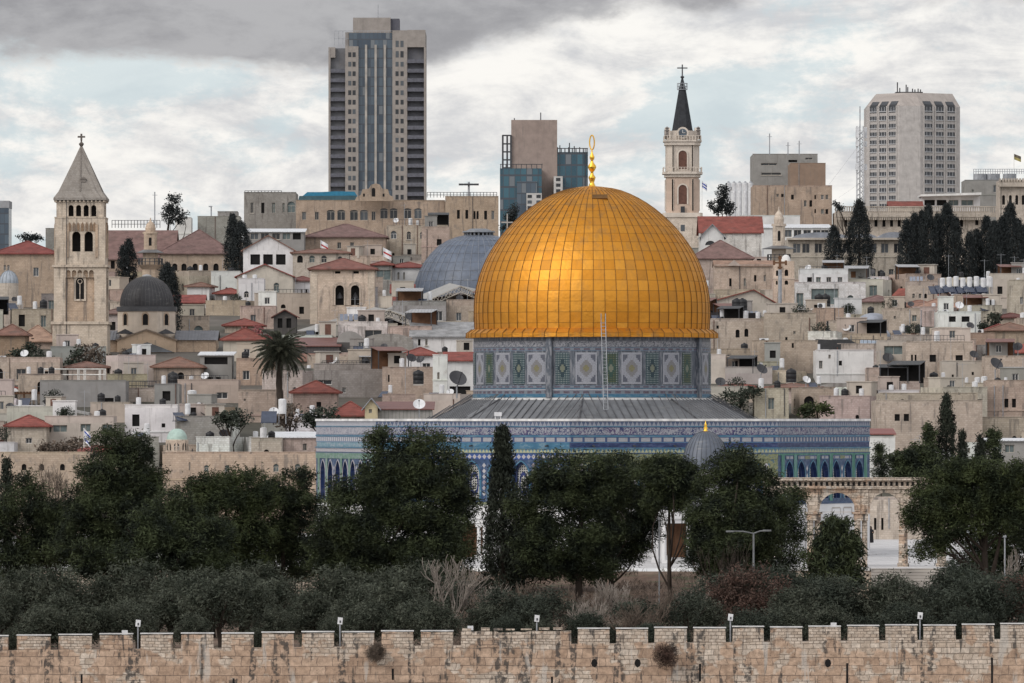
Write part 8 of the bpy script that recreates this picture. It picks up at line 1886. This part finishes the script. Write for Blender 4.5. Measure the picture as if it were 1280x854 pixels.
# bare trees
def bare(label, px, y0, y1, wpx, D, mat, seed, n0=5, depth=5, r0=.16, base=None, spread=.55, name='bare_tree', twig=.012, trunk_h=.22):
    r = random.Random(seed); zb = (-4.0 if D < 632 else 0.0) if base is None else base; H = Z(y0, D) - zb; W_ = wpx * D / S
    t = thing(name, label, 'bare tree', (X(px, D), D, zb)); tr = MB(); br = MB()
    th = H * trunk_h; tr.tube([(0, 0, -.3), (.05, 0, th * .5), (0, 0, th)], [r0 * 1.2, r0, r0 * .9], 7)
    def grow(p, d, L, rad, lv):
        segs = 3; pts = [p]; q = Vector(d)
        for i in range(segs):
            q = (q + Vector((r.uniform(-.22, .22), r.uniform(-.22, .22), r.uniform(-.05, .16)))).normalized(); pts.append(pts[-1] + q * L / segs)
        br.tube(pts, [max(twig, rad * (1 - .5 * i / segs)) for i in range(segs + 1)], 4 if lv < 3 else 3, cap=False)
        if lv >= depth: return
        for i in range(r.choice((2, 3, 3)) + (1 if lv == 1 else 0)):
            e = pts[r.choice((1, 2, 3, 3))]; k_ = spread; dd = (q + Vector((r.uniform(-k_, k_) * W_ / H * 2.2, r.uniform(-k_, k_), r.uniform(-.15, .5)))).normalized(); grow(e, dd, L * r.uniform(.6, .82), rad * .58, lv + 1)
    for i in range(n0):
        a = i / n0 * 6.28 + r.uniform(-.4, .4); w_ = W_ / H; grow(Vector((0, 0, th * r.uniform(.75, 1.0))), Vector((math.cos(a) * w_, math.sin(a) * .5 * w_, .9)).normalized(), (H - th) * .36, r0 * .6, 1)
    br.v = [tuple(v) for v in br.v]
    zmax = max(v[2] for v in br.v); xm = max(abs(v[0]) for v in br.v); fz = (H - th * .8) / (zmax - th * .8); fx_ = W_ / xm
    br.v = [(x_ * fx_, y_ * fx_, th * .8 + (z_ - th * .8) * fz if z_ > th * .8 else z_) for x_, y_, z_ in br.v]
    tr.obj('trunk', mat, t); br.obj('branches', mat, t); return t
bare('pale bare tree with forked boughs behind the wall', 563, 693, 0, 52, 545, 'grey_bark', 4, 5, 5, .20, twig=.022)
bare('hazy bare twiggy tree rising behind the left pines', 62, 572, 0, 32, 640, 'dry_twigs', 5, 6, 6, .14, base=0, twig=.016)
for i, (px, y0, w_, d) in enumerate(((715, 726, 36, 535), (765, 722, 40, 542), (808, 738, 34, 532), (735, 745, 30, 522), (790, 752, 34, 520))): bare('leafless thicket bush, %s, right of the pale bare tree' % ('leftmost', 'middle one', 'rightmost', 'second from left', 'second from right')[i], px, y0, 0, w_, d, 'grey_bark' if i % 2 else 'dry_twigs', 50 + i, 8, 5, .09, name='bare_bush', trunk_h=.1, twig=.014)
for i, (px, y0, w_, d) in enumerate(((612, 728, 30, 545), (652, 722, 34, 560), (690, 740, 30, 548), (842, 728, 30, 562), (870, 738, 26, 548))): bare('leafless grey brush on the brown slope, %s of five' % ('first from left', 'second from left', 'middle', 'second from right', 'rightmost')[i], px, y0, 0, w_, d, 'dry_twigs' if i % 2 else 'grey_bark', 150 + i, 8, 5, .08, name='bare_bush', trunk_h=.1, twig=.013)
for i, (lobes, D) in enumerate((([(628, 755, 28, 18), (605, 765, 22, 14)], 540), ([(672, 760, 26, 16), (650, 770, 22, 12)], 532), ([(858, 758, 26, 18), (838, 770, 22, 12)], 534), ([(580, 742, 26, 18)], 556), ([(700, 748, 20, 12), (720, 768, 26, 12)], 528), ([(790, 765, 30, 12)], 526))): pine('low dark evergreen shrub at the foot of the brown slope, %s' % ('second from left', 'third from left', 'rightmost', 'leftmost', 'fourth from left', 'second from right')[i], lobes, D, seed=170 + i, mat='olive_leaves_dark', cat='bush', name='dark_shrub', limbs=3, tr=.12, leaf=(.07, .24))
rg = np.random.default_rng(77); gx = rg.uniform(-6.3, 17.0, 9000); gy = rg.uniform(545, 631, 9000); kk = np.sin(gx * 1.3 + 1) + np.sin(gy * .4) + np.sin(gx * .5 - gy * .2) > -.4; gp = np.stack([gx[kk], gy[kk], np.array([lower_z(a, b) for a, b in zip(gx[kk], gy[kk])]) + .12], 1)
struct(link('dry_grass', leaf_mesh('dry_grass', gp, 5, .10, .03, .42, 'dry_twigs', 78, .8)), 'stuff')
pine('rust brown leafed bush below the double arm lamp', [(930, 720, 34, 18), (905, 735, 24, 16), (955, 735, 30, 20), (930, 752, 46, 18), (915, 770, 34, 12), (962, 760, 24, 16)], 552, seed=101, mat='rust_leaves', cat='bush', name='rust_bush', dens=1.5, leaf=(.09, .26), tr=.12); pine('rust brown leafed bush at the right edge behind the wall', [(1258, 745, 26, 20), (1275, 735, 24, 16), (1245, 762, 22, 16), (1280, 765, 26, 18)], 540, seed=102, mat='rust_leaves', cat='bush', name='rust_bush', dens=1.8, leaf=(.09, .26), tr=.12)
mp = next(o for o in COL.objects if o.get('label', '').startswith('stone pine with a broken')); mb = MB(); q2 = lambda px, py, d=-2.6: (X(px, 607) - mp.location.x, d, Z(py, 607) - mp.location.z)
for pl, r0 in (([(752, 640), (758, 630), (762, 626), (770, 632), (775, 645), (779, 660), (782, 676)], .07), ([(762, 626), (768, 634), (771, 650)], .04), ([(770, 632), (781, 648), (784, 664)], .04), ([(761, 627), (762, 640), (764, 652)], .05), ([(762, 626), (756, 634), (752, 644)], .04), ([(776, 648), (772, 660), (774, 672)], .03)): mb.tube([q2(a, b, -2.6 - .25 * i) for i, (a, b) in enumerate(pl)], [r0 * (1 - .09 * i) for i in range(len(pl))], 5)
mb.obj('bare_bough', 'grey_bark', mp)
bare('bare arching twigs low in front of the tall rounded pine', 905, 668, 0, 40, 578, 'tree_bark', 12, 5, 5, .08, name='bare_bush', trunk_h=.1, twig=.016); bare('bare brush at the right edge under the umbrella pine', 1268, 680, 0, 24, 575, 'grey_bark', 13, 5, 5, .08, name='bare_bush', trunk_h=.1, twig=.016)
for i, (px, y, rp_, D) in enumerate(((470, 816, 12, 499.2), (832, 819, 17, 499.0))):
    r = np.random.default_rng(300 + i); k = D / S; t = thing('wall_shrub', ('smaller dry round shrub growing out of the city wall', 'larger dry round shrub growing out of the city wall')[i], 'shrub', (X(px, D), D + .1, Z(y, D))); n = 900; p = r.normal(0, 1, (n, 3)); p /= np.linalg.norm(p, axis=1)[:, None]; p *= (r.uniform(0, 1, (n, 1)) ** .7) * rp_ * k; p[:, 1] = -np.abs(p[:, 1]) * .8
    link('twigs', leaf_mesh('twigs', p, 4, .08, .022, .34, 'dry_twigs' if i == 0 else 'rust_leaves', 300 + i), t)
# ------------------------------------------------------------------ lamps, floodlights
t = thing('street_lamp', 'double arm street lamp before the tall rounded pine', 'street lamp', (X(942, 562), 562, -4)); z_ = Z(667, 562) + 4; MB().tube([(0, 0, -.2), (0, 0, z_)], [.11, .07], 8).obj('pole', 'lamp_metal', t); mb = MB()
mb.tube([(X(911, 562) - X(942, 562), 0, Z(664, 562) + 4.0), (-.8, 0, Z(664.5, 562) + 4), (0, 0, z_)], .055, 6).tube([(0, 0, z_), (.5, 0, Z(664, 562) + 4), (X(962, 562) - X(942, 562), -.4, Z(663, 562) + 4)], .055, 6); mb.obj('arm', 'lamp_metal', t)
for px, y in ((913, 664.3), (959, 663.2)): MB().box(X(px, 562) - X(942, 562) - .35, X(px, 562) - X(942, 562) + .3, -.55 if px > 940 else -.15, -.15 if px > 940 else .15, Z(y + 1, 562) + 4, Z(y - 1, 562) + 4).obj('lamp_head', 'lamp_metal', t)
for lab, px, y0, D in (('thin pale lamp pole under the umbrella pine at the right', 1256, 672, 580), ('thin grey pole in front of the shrine door', 824, 650, 604)): t = thing('pole', lab, 'pole', (X(px, D), D, -4)); MB().tube([(0, 0, -.2), (0, 0, Z(y0, D) + 4)], .06, 6).obj('shaft', 'grey_metal', t); MB().box(-.12, .12, -.12, .12, Z(y0, D) + 4, Z(y0, D) + 4.15).obj('cap', 'grey_metal', t)
for i, (px, y, s_) in enumerate(((172.5, 779, 1), (425, 776, 1), (671, 773, 1), (913, 771.5, 1), (1150, 769.5, 1))):
    D = 501.8; t = thing('floodlight', 'white floodlight on a short post behind the wall, %s from the left' % ordn[i], 'floodlight', (X(px, D), D, Z(808, D)), 0, 'floodlights along the city wall'); k = D / S; z_ = (808 - y) * k
    MB().tube([(0, 0, -1.4), (0, 0, z_ - .2)], .05, 6).obj('post', 'grey_metal', t); mb = MB(); mb.prism([(-.18, z_ - .22), (.15, z_ - .26), (.2, z_ + .2), (-.14, z_ + .24)], -.1, .12); mb.obj('housing', 'white_plastic', t); MB().box(-.03, .07, -.13, -.101, z_ - .15, z_ + .02).obj('fitting', 'dark_metal', t)
for i, (px, y) in enumerate(((156, 789.5), (588, 784), (1042, 780))):
    D = 501.6; t = thing('floodlight', 'small low white floodlight on the wall top, %s' % ('leftmost', 'middle one above the walled-up gap', 'rightmost')[i], 'floodlight', (X(px, D), D, Z(y + 6, D)), 0, 'low floodlights on the wall top'); MB().box(-.2, .2, -.12, .12, .12, .42).obj('housing', 'white_plastic', t); MB().box(-.06, .06, -.06, .06, -.9, .119).obj('post', 'grey_metal', t)
# ------------------------------------------------------------------ wording of the labels that are told apart by what stands near
LMK = [('golden dome', 738, 330), ('date palm', 350, 450), ('bell tower', 100, 340), ('black dome', 178, 365), ('turquoise dome', 221, 550), ('belfry', 428, 365), ('great grey dome', 565, 330), ('white spire tower', 853, 220), ('big wooden cross', 973, 330), ('pyramid roof', 905, 312), ('tall terrace cypress', 1074, 300), ('left cypress row', 1160, 310), ('right cypress row', 1245, 310),
       ('bright white wall house', 1056, 460), ('huge beige wall', 1160, 540), ('upper lead dome', 1093, 396), ('pale blue tarpaulin', 1093, 438), ('white framed door', 1036, 407), ('white terrace frame', 92, 470), ('timber pergola', 31, 495), ('red pyramid roof', 34, 527), ('tin shed', 505, 515), ('white hall', 555, 425), ('tiled drum', 600, 465), ('red gable', 331, 345), ('dark netting', 918, 396), ('tan skyline building', 460, 270), ('church nave', 915, 280), ('twin cypress', 296, 300), ('minaret', 187, 320),
       ('double arm lamp', 942, 690), ('pale bare tree', 563, 740), ('stone arcade', 1090, 630), ('umbrella pine', 1215, 620), ('largest pine', 500, 620), ('broad pine', 150, 620), ('slim cypress', 627, 640), ('bare thicket', 765, 760), ('flag', 105, 548), ('stone steps', 1125, 735)]
ORD = ['', 'second ', 'third ', 'fourth ', 'fifth ', 'sixth ', 'seventh ', 'eighth ', 'ninth ', 'tenth ', 'eleventh ', 'twelfth ', 'thirteenth ', 'fourteenth ', 'fifteenth ', 'sixteenth ', 'seventeenth ', 'eighteenth ', 'nineteenth ', 'twentieth ']
buck = {}
for it in AUTO:
    o, look, cat, grp, px, py = it
    nm, lx, ly = min(LMK, key=lambda l: math.hypot(l[1] - px, (l[2] - py) * 1.6)); dx, dy = px - lx, py - ly
    rel = ('left of' if dx < 0 else 'right of') if abs(dx) > abs(dy) * 1.1 else ('above' if dy < 0 else 'below')
    buck.setdefault((look, rel, nm), []).append((math.hypot(dx, dy), it))
for (look, rel, nm), L in buck.items():
    L.sort(key=lambda e: e[0])
    for i, (d, (o, lk, cat, grp, px, py)) in enumerate(L):
        lab = '%s %s the %s' % (look, rel, nm)
        if len(L) > 1: lab = ('nearest ' if i == 0 else '%s-nearest ' % ORD[min(i, len(ORD) - 1)].strip()) + lab
        tag(o, lab, cat, grp)
print('objects', len(bpy.data.objects), 'houses', len(HOUSES), 'fill', nfill, 'clutter', COUNT, 'polys', sum(len(o.data.polygons) for o in bpy.data.objects if o.type == 'MESH'))
